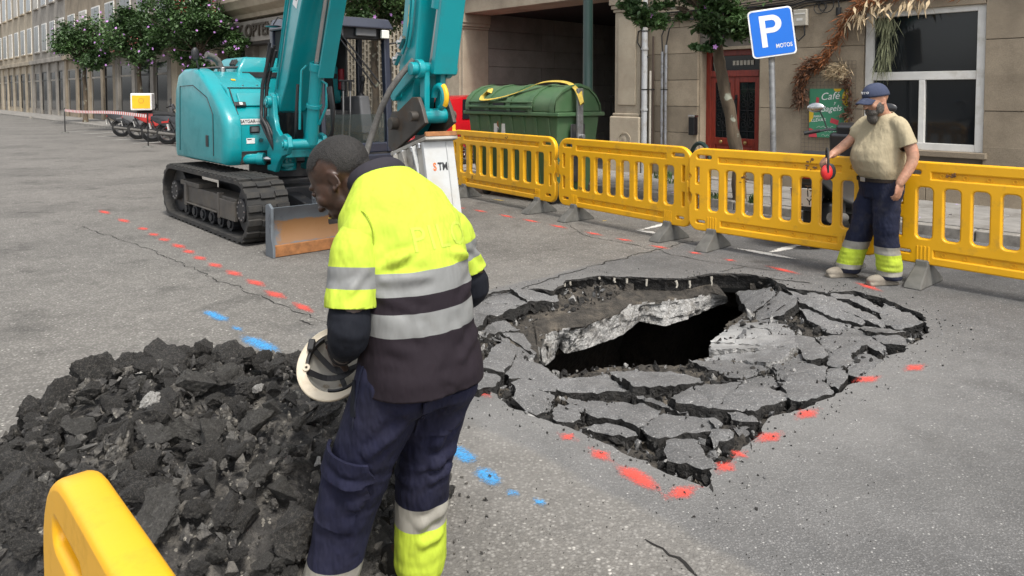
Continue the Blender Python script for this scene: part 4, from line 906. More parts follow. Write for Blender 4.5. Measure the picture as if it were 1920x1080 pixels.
# dozer blade
bl = empty('dozer_blade', (0, 0, 0), parent=ex)
prof = [(2.0+.10*((t-.5)*2)**2-.03, .02+.48*t) for t in np.linspace(0, 1, 10)]
pt_('mouldboard', 'blade_paint', lambda mb: mb.prism([(y, z) for y, z in prof]+[(y-.03, z) for y, z in reversed(prof)], (-1.13, 0, 0), (0, 1, 0), (0, 0, 1), (2.26, 0, 0)), None, bl, smooth=30, fixn=True)
pt_('cutting_edge', 'rust', lambda mb: mb.box(-1.14, 1.14, 2.045, 2.09, .005, .12), .005, bl)
for sx in (-1, 1):
    pt_('end_plate', 'blade_paint', lambda mb: mb.prism([(1.92, .0), (2.1, .0), (2.1, .1), (2.06, .2), (2.07, .5), (2.0, .54), (1.93, .52)], (sx*1.13, 0, 0), (0, 1, 0), (0, 0, 1), (sx*.03, 0, 0)), .006, bl, fixn=True)
    pt_('blade_arm', 'machine_black', lambda mb: mb.bar((sx*.42, .9, .42), (sx*.42, 1.97, .24), .14, .16), .012, bl)
    pt_('lift_eye', 'blade_paint', lambda mb: (mb.ring((sx*.62, 1.94, .56), (1, 0, 0), .022, .05, .03), mb.box(sx*.62-.015, sx*.62+.015, 1.89, 1.99, .44, .53)), .004, bl)
pt_('blade_cylinder', 'machine_black', lambda mb: (mb.cyl((0, .75, .62), (0, 1.45, .5), .06), mb.cyl((0, 1.45, .5), (0, 1.97, .36), .03)), .004, bl)
# house: deck, side cover, tank hood, counterweight, engine hood
out = [(1.0, .5), (1.02, -.75)]+[(1.02*math.cos(t)*1., -.75-.72*math.sin(t)) for t in np.linspace(.1, PI-.1, 14)]+[(-1.04, -.75), (-1.06, .74), (-.05, .74), (.1, .62), (.44, .5)]
pt_('deck', 'machine_black', lambda mb: mb.prism(out, (0, 0, .8), (1, 0, 0), (0, 1, 0), (0, 0, .1)), .02, fixn=True)
sp_ = [(.50, .80), (.555, .86), (.575, 1.0), (.57, 1.26), (.53, 1.36), (.42, 1.48), (.2, 1.65), (-.1, 1.82), (-.32, 1.925), (-.5, 1.965), (-.9, 1.97), (-1.15, 1.9), (-1.28, 1.7), (-1.33, 1.3), (-1.33, .9), (-1.28, .80)]
rings = []
for x, ins in ((.86, .0), (.955, .0), (1.0, .012), (1.03, .04), (1.05, .09), (1.058, .16)):
    cyy, czz = -.35, 1.35; rings.append([(x, y+(cyy-y)*ins*.9, z+(czz-z)*ins*.55) for y, z in sp_])
mb = MB(); mb.loft(rings); sc_ = obj('side_cover', mb, 'teal', ex, smooth=35, fixn=True, bevel=.012)
pt_('side_door_seam', 'machine_black', lambda mb: mb.tube([(1.062, .2, .9), (1.062, .2, 1.4), (1.062, .0, 1.6), (1.06, -.5, 1.75), (1.06, -1.0, 1.74), (1.06, -1.05, .9)], .005, 5))
pt_('door_latch', 'machine_black', lambda mb: mb.box(1.05, 1.07, -.05, .03, 1.0, 1.14), .006)
tp = [(.47, .82), (.50, .86), (.50, 1.34), (.47, 1.39), (.40, 1.43), (.20, 1.70), (.16, 1.72), (-.40, 1.915), (-.5, 1.93), (-1.25, 1.93), (-1.25, .82)]
pt_('tank_hood', 'teal', lambda mb: mb.prism(tp, (.36, 0, 0), (0, 1, 0), (0, 0, 1), (.54, 0, 0)), .03, seg=3, fixn=True)
hx = Vector((0, .20-.40, 1.70-1.43)).normalized(); hn = Vector((0, .27, .2)).normalized()
pt_('hood_seam', 'machine_black', lambda mb: (mb.bar((.355, .19, 1.716), (.88, .19, 1.716), .014, .012), mb.tube([(.86, .19, 1.716), (.872, .35, 1.56), (.872, .49, 1.40), (.872, .507, 1.3), (.872, .507, .9)], .007, 5)))
pt_('hood_recess', 'teal', lambda mb: mb.obox(Vector((.60, .30, 1.565))+hn*.012, Vector((.2, 0, 0)), hx*.10, hn*.012), .02, seg=3)
wl_ = pt_('work_lamp', 'machine_black', lambda mb: mb.obox(Vector((.80, .35, 1.505))+hn*.02, Vector((.075, 0, 0)), hx*.035, hn*.015), .02, seg=3)
pt_('lamp_lens', 'lamp_glass', lambda mb: mb.obox(Vector((.79, .35, 1.505))+hn*.036, Vector((.02, 0, 0)), hx*.02, hn*.004), .004, wl_)
st = pt_('name_sticker', 'white_plain', lambda mb: mb.box(.52, .86, .502, .506, 1.28, 1.345))
YF = frame(Vector((.765, .5085, 1.313)), Vector((-1, 0, 0)), Vector((0, 0, 1)), Vector((0, 1, 0)))
tag_text('BAYGAR', .058, YF, 'machine_black', st, bold=.001, xs=.85); tag_text('alquiler y venta', .022, frame(Vector((.605, .5085, 1.313)), Vector((-1, 0, 0)), Vector((0, 0, 1)), Vector((0, 1, 0))), 'cab_navy', st)
hl = pt_('head_lamp', 'machine_black', lambda mb: mb.box(.62, .74, .49, .52, 1.175, 1.26), .01); pt_('lamp_lens', 'grey_plastic', lambda mb: mb.box(.635, .725, .52, .524, 1.19, 1.245), .003, hl)
pt_('data_plate', 'white_plain', lambda mb: mb.box(.68, .78, .502, .505, 1.05, 1.115)); pt_('data_plate_print', 'machine_black', lambda mb: mb.box(.72, .77, .5055, .507, 1.095, 1.105))
vt = pt_('round_vent', 'teal', lambda mb: mb.ring((.605, .503, 1.08), (0, 1, 0), .026, .034, .012), None, smooth=40)
for k in range(5): pt_('vent_slit', 'machine_black', lambda mb: mb.box(.605-.024, .605+.024, .501, .506, 1.06+k*.01, 1.065+k*.01), None, vt)
pt_('cylinder_recess', 'machine_black', lambda mb: mb.box(.43, .84, .49, .508, .82, .96), .03, seg=3)
pt_('swing_cylinder', 'teal', lambda mb: (mb.cyl((.86, .38, .86), (.66, .60, .87), .062, n=20), mb.cyl((.68, .58, .87), (.62, .645, .87), .074, n=20)), .008); pt_('swing_rod', 'steel', lambda mb: mb.cyl((.63, .63, .87), (.42, .83, .87), .03), None, smooth=40)
cw = [(.9, -.85), (.98, -1.0)]+[(1.0*math.cos(t), -.78-.70*math.sin(t)) for t in np.linspace(.2, PI-.2, 16)]+[(-.98, -1.0), (-.9, -.85)]
pt_('counterweight', 'teal', lambda mb: mb.prism(cw, (0, 0, .84), (1, 0, 0), (0, 1, 0), (0, 0, .95)), .06, seg=3, fixn=True)
pt_('engine_hood', 'teal', lambda mb: mb.loft([[(-.98, -1.38, 1.5), (.52, -1.38, 1.5), (.52, -.42, 1.5), (-.98, -.42, 1.5)], [(-.98, -1.36, 1.95), (.52, -1.36, 1.95), (.52, -.42, 1.95), (-.98, -.42, 1.95)], [(-.9, -1.26, 2.13), (.40, -1.26, 2.13), (.40, -.52, 2.13), (-.9, -.52, 2.13)]]), .04, seg=3, fixn=True)
pt_('hood_band', 'machine_black', lambda mb: mb.box(-.9, .46, -.425, -.405, 1.86, 1.93), .005)
for k in range(3): pt_('hood_vent', 'machine_black', lambda mb: mb.obox(Vector((.468, -.62-k*.07, 2.05)), Vector((.012, 0, .02)), Vector((0, .02, 0)), Vector((-.02, 0, .035))), .006)
pt_('exhaust_pipe', 'hose_grey', lambda mb: mb.tube([(.62, -.75, 1.9), (.62, -.75, 2.0), (.66, -.74, 2.08), (.74, -.72, 2.13), (.82, -.70, 2.15)], .042, 12), None, smooth=50)
pt_('filler_cap', 'steel', lambda mb: mb.cyl((.68, -.5, 1.92), (.68, -.5, 1.985), .04), .006); pt_('handrail', 'machine_black', lambda mb: mb.tube([(.95, -.55, 1.96), (.75, -.52, 1.98), (.5, -.5, 1.985), (.3, -.5, 1.98)], .018, 8), None, smooth=50)
pt_('right_mirror', 'machine_black', lambda mb: (mb.tube([(1.0, -.45, 1.95), (1.03, -.42, 2.03), (1.04, -.42, 2.12)], .012, 6), mb.ell((1.05, -.42, 2.14), (.05, 0, 0), (0, .03, 0), (0, 0, .085))), None, smooth=50)
pt_('warning_sticker', 'label_yellow', lambda mb: mb.obox(Vector((.7, -.1, 1.818)), Vector((.025, 0, 0)), Vector((0, .025, -.0085)), Vector((0, .001, .002))))
for x in (.48, .66): pt_('hood_bolt', 'steel', lambda mb: mb.cyl((x, .1, 1.735), (x, .105, 1.752), .012), None, smooth=40)
# cab
cb = empty('cab', (0, 0, 0), parent=ex); cx0, cx1, cy0, cy1, cz0, cz1 = -1.06, -.04, -.72, .78, .88, 2.64
def bars(segs, w, h=None): return lambda mb: [mb.bar(a, b_, w, h) for a, b_ in segs]
pt_('cab_floor', 'machine_black', lambda mb: mb.box(cx0, cx1, cy0, cy1, cz0-.05, cz0+.06), .02, cb)
pt_('cab_roof', 'cab_navy', lambda mb: mb.loft([[(cx0-.02, cy0, 2.5), (cx1+.02, cy0, 2.5), (cx1+.02, cy1+.06, 2.48), (cx0-.02, cy1+.06, 2.48)], [(cx0+.02, cy0+.04, 2.66), (cx1-.02, cy0+.04, 2.66), (cx1-.02, cy1-.02, 2.62), (cx0+.02, cy1-.02, 2.62)]]), .03, cb, seg=3)
for a, b_, w in (((cx0+.04, cy1-.02, cz0), (cx0+.04, cy1-.1, 2.52), .085), ((cx1-.04, cy1-.02, cz0), (cx1-.04, cy1-.1, 2.52), .07), ((cx0+.04, .0, cz0), (cx0+.04, .0, 2.5), .07), ((cx0+.05, cy0+.05, cz0), (cx0+.05, cy0+.05, 2.5), .09), ((cx1-.05, cy0+.05, cz0), (cx1-.05, cy0+.05, 2.5), .09)):
    pt_('cab_pillar', 'cab_navy', lambda mb: mb.bar(a, b_, w, w*1.1), .015, cb)
mb = MB()
for k in range(6): mb.box(cx0-.003, cx0+.03, cy1-.10+.012*k*-.5, cy1-.06, 1.1+k*.25, 1.13+k*.25)
obj('pillar_clips', mb, 'machine_black', cb)
pt_('front_sill', 'cab_navy', lambda mb: (mb.box(cx0, cx1, cy1-.06, cy1+.01, cz0, cz0+.13), mb.box(cx0-.02, cx1+.02, cy1-.02, cy1+.05, cz0-.1, cz0-.02)), .02, cb)
pt_('cab_side_panel', 'cab_navy', lambda mb: (mb.box(cx0, cx0+.03, cy0, 0, cz0, 1.55), mb.box(cx0, cx0+.03, 0, cy1-.06, cz0, 1.0), mb.box(cx0, cx1, cy0, cy0+.03, cz0, 1.7)), .01, cb); pt_('cab_inner_side', 'machine_black', lambda mb: mb.box(cx1-.03, cx1, cy0, cy1-.12, cz0, 1.5), .01, cb)
pt_('rear_glass', 'shop_glass', lambda mb: mb.box(cx0+.05, cx1-.05, cy0+.01, cy0+.016, 1.7, 2.5), None, cb); pt_('rear_trim', 'seat_black', lambda mb: (mb.box(cx0+.1, cx1-.03, cy0+.035, cy0+.1, .95, 2.05), mb.box(cx1-.06, cx1-.035, cy0+.1, .1, 1.5, 2.5)), .02, cb)
pt_('rear_window_bar', 'cab_navy', bars([((cx0, cy0+.03, 1.72), (cx1, cy0+.03, 1.72)), ((cx0, cy0+.03, 2.45), (cx1, cy0+.03, 2.45))], .06), .01, cb)
pt_('front_glass', 'cab_glass', lambda mb: mb.box(cx0+.09, cx1-.08, cy1-.035, cy1-.03, cz0+.13, 1.38), None, cb); pt_('side_glass', 'cab_glass', lambda mb: mb.box(cx0+.012, cx0+.016, .04, cy1-.15, 1.0, 2.48), None, cb); pt_('side_glass', 'cab_glass', lambda mb: mb.box(cx0+.012, cx0+.016, cy0+.1, -.04, 1.55, 2.48), None, cb)
pt_('raised_windscreen', 'cab_glass', lambda mb: mb.box(cx0+.1, cx1-.1, -.5, cy1-.15, 2.43, 2.437), None, cb)
pt_('roof_console', 'grey_plastic', lambda mb: mb.box(cx0+.22, cx0+.52, cy1-.05, cy1-.0, 2.38, 2.5), .015, cb); pt_('roof_console', 'grey_plastic', lambda mb: mb.box(cx1-.34, cx1-.1, cy1-.06, cy1-.02, 2.36, 2.5), .015, cb); pt_('roof_lamp', 'lamp_glass', lambda mb: mb.box(cx0+.06, cx0+.17, cy1-.0, cy1+.05, 2.36, 2.47), .01, cb)
pt_('front_header', 'machine_black', lambda mb: mb.box(cx0+.02, cx1-.02, cy1-.12, cy1-.05, 2.34, 2.5), .02, cb)
for k in (0, .06): pt_('wiper_arm', 'machine_black', bars([((cx1-.2-k, cy1+.0, 2.42), (cx0+.22-k, cy1-.03, 1.72+k))], .016), None, cb)
seat = empty('seat', (0, 0, 0), parent=cb)
pt_('seat_cushion', 'seat_black', lambda mb: mb.box(-.8, -.32, -.35, .15, 1.28, 1.42), .05, seat, seg=3); pt_('seat_back', 'seat_black', lambda mb: mb.obox((-.56, -.36, 1.78), (.24, 0, 0), (0, .07, -.01), (0, -.08, .4)), .06, seat, seg=3); pt_('headrest', 'seat_black', lambda mb: mb.obox((-.56, -.46, 2.26), (.13, 0, 0), (0, .05, 0), (0, 0, .1)), .04, seat, seg=3)
for x in (-.92, -.22):
    pt_('side_console', 'grey_plastic', lambda mb: mb.loft([[(x-.09, -.2, 1.1), (x+.09, -.2, 1.1), (x+.09, .42, 1.1), (x-.09, .42, 1.1)], [(x-.09, -.2, 1.6), (x+.09, -.2, 1.6), (x+.08, .32, 1.62), (x-.08, .32, 1.62)]]), .03, cb); pt_('joystick', 'machine_black', lambda mb: (mb.cyl((x, .22, 1.6), (x, .26, 1.78), .025), mb.ell((x, .27, 1.83), (.035, 0, 0), (0, .035, 0), (0, 0, .06)), mb.cyl((x, .22, 1.6), (x, .22, 1.66), .05, .03)), None, cb, smooth=50)
for x in (-.60, -.5):
    pt_('travel_lever', 'steel', lambda mb: mb.tube([(x, .45, .95), (x, .5, 1.4), (x+.01, .52, 1.7)], .012, 6), None, cb); pt_('lever_grip', 'machine_black', lambda mb: (mb.cyl((x+.01, .52, 1.68), (x+.01, .52, 1.8), .025), mb.box(x-.05, x+.07, .505, .535, 1.8, 1.825)), .006, cb); pt_('pedal', 'machine_black', lambda mb: mb.box(x-.06, x+.03, .42, .62, .97, .99), .004, cb)
pt_('fire_extinguisher', 'sign_red', lambda mb: mb.cyl((-.96, -.4, 1.7), (-.96, -.4, 2.0), .05), .01, cb); pt_('seat_cover', 'grey_plastic', lambda mb: mb.box(-.44, -.2, .3, .42, 1.35, 1.44), .02, cb)
mat('blind', (.12, .12, .115), .7); pt_('door_trim', 'blind', lambda mb: mb.box(cx0+.05, cx0+.08, -.66, -.3, 1.6, 2.45), .02, cb)
pt_('left_mirror', 'machine_black', lambda mb: (mb.tube([(cx0, cy1-.1, 2.3), (cx0-.15, cy1, 2.33), (cx0-.3, cy1+.05, 2.3)], .012, 6), mb.ell((cx0-.3, cy1+.05, 2.16), (.07, .0, 0), (0, .03, 0), (0, 0, .13))), None, cb, smooth=50)
pt_('grab_rail', 'machine_black', lambda mb: mb.tube([(cx0-.03, cy1-.16, 1.2), (cx0-.09, cy1-.16, 1.25), (cx0-.09, cy1-.16, 2.1), (cx0-.03, cy1-.16, 2.15)], .014, 8), None, cb, smooth=50)
# swing bracket, boom, arm: built in the plane of the boom (t forward, w to the operator's right, z)
BV = Vector((.573, -.82, 0)).normalized(); BP = EC+EF*.92+ER*.41
Bl = Vector((BV.dot(ER), BV.dot(EF), 0)); Rl = Vector((Bl.y, -Bl.x, 0)); BM0 = EMI @ BP
def B(t, w, z): return BM0+Bl*t+Rl*w+Vector((0, 0, z))
def bplate(mb, poly, w, th, m=None): mb.prism(poly, B(0, w-th/2, 0), Bl, Vector((0, 0, 1)), Rl*th, m)
def bpin(mb, t, z, w0, w1, r, n=18, m=None): mb.cyl(B(t, w0, z), B(t, w1, z), r, n=n, m=m)
sb = empty('swing_bracket', (0, 0, 0), parent=ex)
brp = [(-.20, .74), (.10, .74), (.22, .86), (.36, .94), (.52, .97), (.60, 1.06), (.56, 1.17), (.44, 1.2), (.30, 1.17), (.16, 1.24), (.08, 1.38), (.06, 1.52), (.04, 1.62), (-.05, 1.66), (-.13, 1.61), (-.14, 1.5), (-.10, 1.35), (-.08, 1.15), (-.12, 1.02), (-.20, .98), (-.20, .9), (-.06, .88), (-.06, .82), (-.20, .8)]
for w in (-.2, .2): pt_('bracket_cheek', 'teal', lambda mb: bplate(mb, brp, w, .055), .012, sb, fixn=True)
pt_('bracket_web', 'teal', lambda mb: (mb.obox(B(.1, 0, .96), Bl*.16, Rl*.17, Vector((0, 0, .05))), mb.cyl(B(-.16, 0, .73), B(-.16, 0, .99), .11, n=20)), .012, sb)
pt_('bracket_pin', 'teal', lambda mb: (bpin(mb, -.05, 1.55, -.27, .27, .07), bpin(mb, .5, 1.08, -.26, .26, .06), bpin(mb, -.05, 1.55, .27, .285, .04), bpin(mb, .5, 1.08, .26, .275, .035)), .006, sb)
pt_('bracket_lug', 'teal', lambda mb: (mb.box(.36, .52, .62, .9, .78, .83), mb.box(.36, .52, .62, .9, .91, .96), mb.cyl((.44, .83, .76), (.44, .83, .98), .05)), .012, sb)
# boom box
bm_l = [(-.07, 1.42), (.05, 1.44), (.36, 1.78), (.72, 2.36), (1.12, 2.98), (1.55, 3.42), (2.3, 3.62), (3.62, 3.78), (3.72, 3.9)]; bm_u = [(3.66, 4.04), (3.3, 4.12), (2.2, 4.16), (1.4, 4.02), (.95, 3.62), (.5, 2.9), (.16, 2.2), (-.12, 1.66), (-.16, 1.54)]
boom = empty('boom', (0, 0, 0), parent=ex)
pt_('boom_box', 'teal', lambda mb: bplate(mb, bm_l+bm_u, 0, .32), .018, boom, fixn=True); pt_('boom_foot', 'teal', lambda mb: bpin(mb, -.05, 1.55, -.172, .172, .11, 22), .01, boom)
bst = pt_('name_sticker', 'white_plain', lambda mb: bplate(mb, [(.60, 2.62), (.72, 2.56), (1.02, 3.05), (.90, 3.11)], 0.162, .004), None, boom, fixn=True)
dv = Vector((0, 0, .49))*1+Bl*.30; dv.normalize(); up_ = dv.cross(Rl).normalized()
tag_text('BAYGAR', .115, frame(B(.81, .1655, 2.84), dv, Rl.cross(dv), Rl), 'machine_black', bst, bold=.002)
c0, c1, c2 = B(.5, -.06, 1.08), B(.74, -.06, 1.98), B(1.2, -.06, 3.0)
pt_('boom_cylinder', 'teal', lambda mb: (mb.cyl(c0, c1, .075, n=22), mb.cyl(c1-(c1-c0).normalized()*.09, c1, .088, n=22), mb.cyl(c0+(c1-c0)*.45, c0+(c1-c0)*.5, .09, n=22)), .006, boom); pt_('boom_rod', 'steel', lambda mb: mb.cyl(c1, c2, .04), None, boom, smooth=40)
pt_('cylinder_pipe', 'teal', lambda mb: (mb.tube([B(.56, .09, 1.25), B(.62, .1, 1.6), B(.68, .1, 1.9), B(.72, .06, 1.95)], .014, 7), mb.tube([B(.62, -.11, 1.3), B(.75, -.15, 1.5), B(.78, -.14, 1.75), B(.74, -.08, 1.8)], .016, 7)), None, boom, smooth=50)
pt_('rod_guard', 'teal', lambda mb: mb.obox((B(.86, -.10, 1.82)+B(1.42, -.10, 2.98))*.5, (B(1.42, -.10, 2.98)-B(.86, -.10, 1.82))*.5, Rl*.085, (B(1.42, -.10, 2.98)-B(.86, -.10, 1.82)).cross(Rl).normalized()*.022), .006, boom)
pt_('boom_pipe', 'teal', lambda mb: (mb.tube([B(-.16, .10, 1.95), B(.05, .11, 2.3), B(.32, .12, 2.85), B(.6, .12, 3.3)], .016, 7), mb.tube([B(.02, .178, 1.7), B(.2, .178, 2.05), B(.46, .178, 2.6), B(.8, .178, 3.2)], .013, 7)), None, boom, smooth=50)
for k in range(4):
    w = .15+.045*(k % 2); z = .03*k
    pt_('boom_hose', 'hose', lambda mb: mb.tube([B(-.05-.03*k, w, 2.15+z), B(-.14-.02*k, w+.02, 1.98), B(-.23-.02*k, w+.05, 1.75), B(-.24-.01*k, w+.07, 1.5), B(-.20, w+.09, 1.28+z), B(-.06+.03*k, w+.1, 1.18+z), B(.04, w+.02, 1.0), B(-.02, w-.05, .85)], .019, 8), None, boom, smooth=60)
for k in range(3): pt_('front_hose', 'hose', lambda mb: mb.tube([B(.78, -.15-.02*k, 1.72), B(.80+.03*k, -.19, 1.5), B(.74, -.22, 1.25), B(.6, -.22-.02*k, 1.12), B(.4, -.24, 1.08), B(.1, -.26, 1.2)], .018, 8), None, boom, smooth=60)
pt_('hose_clamp', 'teal', lambda mb: (mb.obox(B(-.12, .13, 1.93), Bl*.05, Rl*.06, Vector((0, 0, .02))), mb.obox(B(-.19, .2, 1.33), Bl*.02, Rl*.03, Vector((0, 0, .05)))), .006, boom)
pt_('cylinder_hose', 'hose', lambda mb: mb.tube([B(.52, .09, 1.75), B(.50, .1, 1.5), B(.47, .1, 1.28), B(.40, .08, 1.16), B(.28, .05, 1.14)], .018, 8), None, boom, smooth=60)
bmr = pt_('boom_mirror', 'cab_navy', lambda mb: mb.ell(B(.02, .2, 2.42), Rl*.09, Bl*.09, Vector((0, 0, .012))+Bl*.02, 16, 8), None, boom, smooth=50); pt_('mirror_stalk', 'machine_black', lambda mb: mb.tube([B(.1, .1, 2.5), B(.06, .16, 2.52), B(.02, .2, 2.44)], .008, 5), None, bmr)
# arm, bucket cylinder, links
arm = empty('arm', (0, 0, 0), parent=ex)
ap = [(3.0, 1.33), (3.14, 1.3), (3.26, 1.42), (3.36, 1.95), (3.5, 2.7), (3.75, 3.55), (3.92, 4.3), (3.78, 4.5), (3.55, 4.2), (3.36, 3.4), (3.17, 2.4), (3.02, 1.65)]
pt_('arm_box', 'teal', lambda mb: bplate(mb, ap, .0, .21), .014, arm, fixn=True); pt_('arm_boss', 'teal', lambda mb: (bpin(mb, 3.06, 1.64, -.16, .16, .055), bpin(mb, 3.08, 1.40, -.13, .13, .085)), .008, arm)
k0, k1, k2 = B(3.90, 0, 3.6), B(3.58, 0, 2.3), B(3.45, 0, 1.86)
pt_('bucket_cylinder', 'teal', lambda mb: (mb.cyl(k0, k1, .068, n=20), mb.cyl(k1+(k0-k1).normalized()*.08, k1, .08, n=20)), .006, arm); pt_('bucket_rod', 'steel', lambda mb: mb.cyl(k1, k2, .036), None, arm, smooth=40)
g0, g1 = B(3.53, -.05, 1.80), B(3.80, -.05, 2.9); gd = (g1-g0)
pt_('rod_guard', 'teal', lambda mb: mb.obox((g0+g1)/2, gd/2, Rl*.105, gd.cross(Rl).normalized()*.03), .01, arm)
pt_('link_pin', 'teal', lambda mb: (bpin(mb, 3.45, 1.84, -.2, .2, .052), bpin(mb, 3.45, 1.84, .1, .15, .075), bpin(mb, 3.45, 1.84, -.15, -.1, .075)), .006, arm); pt_('link_pin', 'teal', lambda mb: bpin(mb, 3.44, 1.47, -.12, .12, .06), .006, arm)
for w in (-.145, .145): pt_('arm_link', 'teal', lambda mb: (mb.bar(B(3.06, w, 1.64), B(3.45, w, 1.84), .035, .085)), .01, arm)
for w in (-.07, .07): pt_('hook_link', 'teal', lambda mb: mb.bar(B(3.45, w, 1.84), B(3.44, w, 1.47), .05, .09, up=Bl), .012, arm)
pt_('lift_hook', 'teal', lambda mb: mb.tube([B(3.55+.085*math.sin(t), .0, 1.62+.085*math.cos(t)) for t in np.linspace(-1.6, 2.9, 16)], .028, 8), None, arm, smooth=60); pt_('hook_wear', 'label_yellow', lambda mb: mb.tube([B(3.565+.1*math.sin(t), .0, 1.62+.1*math.cos(t)) for t in np.linspace(.5, 2.3, 8)], .02, 6), None, arm, smooth=60)
ws = pt_('warning_label', 'label_yellow', lambda mb: bplate(mb, [(3.225, 2.16), (3.285, 2.16), (3.325, 2.36), (3.265, 2.36)], .109, .004), None, arm, fixn=True)
mb = MB(); tri = [B(3.257, .1125, 2.27), B(3.30, .1125, 2.27), B(3.287, .1125, 2.325)]; mb.tube(tri, .0025, 4, close=True); mb.bar(B(3.25, .112, 2.20), B(3.285, .112, 2.20), .003, .01); obj('warning_print', mb, 'machine_black', ws)
pt_('arm_pipe', 'teal', lambda mb: (mb.tube([B(3.27, .125, 2.02), B(3.33, .13, 2.15), B(3.37, .13, 2.35), B(3.36, .125, 2.5), B(3.40, .125, 2.9)], .012, 7), mb.tube([B(3.17, .125, 1.97), B(3.25, .13, 2.06), B(3.31, .13, 2.22), B(3.34, .13, 2.42)], .011, 7)), None, arm, smooth=50)
for t, z in ((3.2, 2.06), (3.12, 1.93)): pt_('hose_coupling', 'steel', lambda mb: (mb.bar(B(t-.035, .15, z-.04), B(t+.04, .15, z+.04), .04, .04), mb.cyl(B(t, .15, z), B(t, .19, z), .02, n=6)), .004, arm)
hw = [P(776, 112, 5.78), P(752, 140, 5.76), P(732, 168, 5.76), P(716, 200, 5.8), P(704, 232, 5.85), P(692, 268, 5.85), P(682, 305, 5.8), P(690, 360, 5.7), P(730, 400, 5.65), P(770, 395, 5.7)]
pt_('breaker_hose', 'hose_grey', lambda mb: mb.tube([EMI @ p for p in hw], .024, 10), None, arm, smooth=60)
# breaker
bk = empty('hydraulic_breaker', (0, 0, 0), parent=ex)
for w in (-.125, .125):
    pt_('bracket_plate', 'bracket_dark', lambda mb: bplate(mb, [(2.92, 1.20), (2.93, 1.42), (3.0, 1.50), (3.10, 1.50), (3.36, 1.62), (3.46, 1.62), (3.52, 1.54), (3.58, 1.42), (3.02, 1.16)], w, .035), .008, bk, fixn=True)
pt_('bracket_pins', 'bracket_dark', lambda mb: (bpin(mb, 3.08, 1.40, -.2, .2, .05), bpin(mb, 3.44, 1.47, -.2, .2, .04)), .004, bk)
ang = R(15); bx_ = Bl*math.cos(ang)+Vector((0, 0, math.sin(ang))); bz_ = -Bl*math.sin(ang)+Vector((0, 0, math.cos(ang))); bo = B(3.28, 0, 1.24); BK = frame(bo, bx_*1.12, Rl*.7, bz_)
def kp(name, m, build, bevel=.006, **k): return pt_(name, m, lambda mb: (setattr(mb, 'M', BK), build(mb)), bevel, bk, **k)
kp('bracket_base', 'bracket_dark', lambda mb: mb.box(-.28, .27, -.17, .17, .0, .03)); kp('flange', 'breaker_white_shaded', lambda mb: mb.box(-.29, .28, -.205, .205, -.03, 0)); kp('flange_rust', 'rust', lambda mb: mb.box(.262, .284, -.2, .2, -.006, .034))
for w in (-.17, .17): kp('breaker_side_plate', 'breaker_white_shaded', lambda mb: mb.prism([(-.22, -.03), (.2, -.03), (.17, -1.0), (.06, -1.12), (-.1, -1.12), (-.19, -.9), (-.14, -.45)], (0, w-.02, 0), (1, 0, 0), (0, 0, 1), (0, .04, 0)), .008, fixn=True)
fp = kp('breaker_front_plate', 'breaker_white', lambda mb: mb.loft([[(.19, -.195, -.03), (.225, -.195, -.03), (.225, .195, -.03), (.19, .195, -.03)], [(.16, -.19, -1.05), (.20, -.19, -1.05), (.20, .19, -1.05), (.16, .19, -1.05)]]), .008, fixn=True)
kp('breaker_rear_plate', 'breaker_white', lambda mb: mb.box(-.2, -.16, -.15, .15, -1.0, -.03)); kp('front_rib', 'breaker_white', lambda mb: mb.loft([[(.22, -.10, -.04), (.235, -.10, -.04), (.235, -.088, -.04), (.22, -.088, -.04)], [(.195, -.09, -1.0), (.21, -.09, -1.0), (.21, -.078, -1.0), (.195, -.078, -1.0)]]), .003, fixn=True)
for a in (-.2, -.06, .1): kp('gusset', 'breaker_white' if a > 0 else 'breaker_white_shaded', lambda mb: mb.prism([(0, 0), (.0, -.22), (.02, -.26), (.06, -.02)], (a, .19, -.03), (0, 1, 0), (0, 0, 1), (.016, 0, 0)), .003, fixn=True)
for a in (-.22, -.1, .04, .16): kp('flange_bolt', 'steel', lambda mb: (mb.cyl((a, .198, -.07), (a, .198, -.028), .016, n=8), mb.cyl((a, .198, -.045), (a, .198, -.03), .024, n=6)), .002)
kp('through_bolt', 'machine_black', lambda mb: (mb.cyl((-.1, .17, -.25), (-.1, .235, -.25), .035, n=16), mb.cyl((-.1, .235, -.25), (-.1, .25, -.25), .025, n=6))); kp('side_slot', 'machine_black', lambda mb: mb.box(-.12, -.05, .188, .193, -.62, -.38), .02)
for z in (-.14, -.26): kp('side_label', 'grey_plastic', lambda mb: mb.box(.04, .12, .1905, .1925, z-.04, z+.04), None)
for z_ in (0,):
    fm1 = BK @ frame(Vector((.227-.010, .05, -.215)), Vector((0, -1, 0)), Vector((-.035, 0, 1)).normalized(), Vector((1, 0, 0)))
    link('logo_letters', text_mesh('TM', .085, BK @ frame(Vector((.2235, .045, -.235)), Vector((0, -1, 0)), Vector((.03, 0, 1)).normalized(), Vector((1, 0, -.03)).normalized()), align='LEFT', bold=.002, xs=1.05), 'machine_black', fp); link('logo_initial', text_mesh('S', .085, BK @ frame(Vector((.2235, .085, -.235)), Vector((0, -1, 0)), Vector((.03, 0, 1)).normalized(), Vector((1, 0, -.03)).normalized()), bold=.002, xs=1.05), 'stm_orange', fp)
    link('side_letters', text_mesh('TM', .17, BK @ frame(Vector((.09, .1935, -.52)), Vector((0, 0, -1)), Vector((1, 0, 0)), Vector((0, 1, 0))), align='LEFT', bold=.003), 'machine_black', bk); link('side_initial', text_mesh('S', .17, BK @ frame(Vector((.09, .1935, -.455)), Vector((0, 0, -1)), Vector((1, 0, 0)), Vector((0, 1, 0))), bold=.003), 'stm_orange', bk)
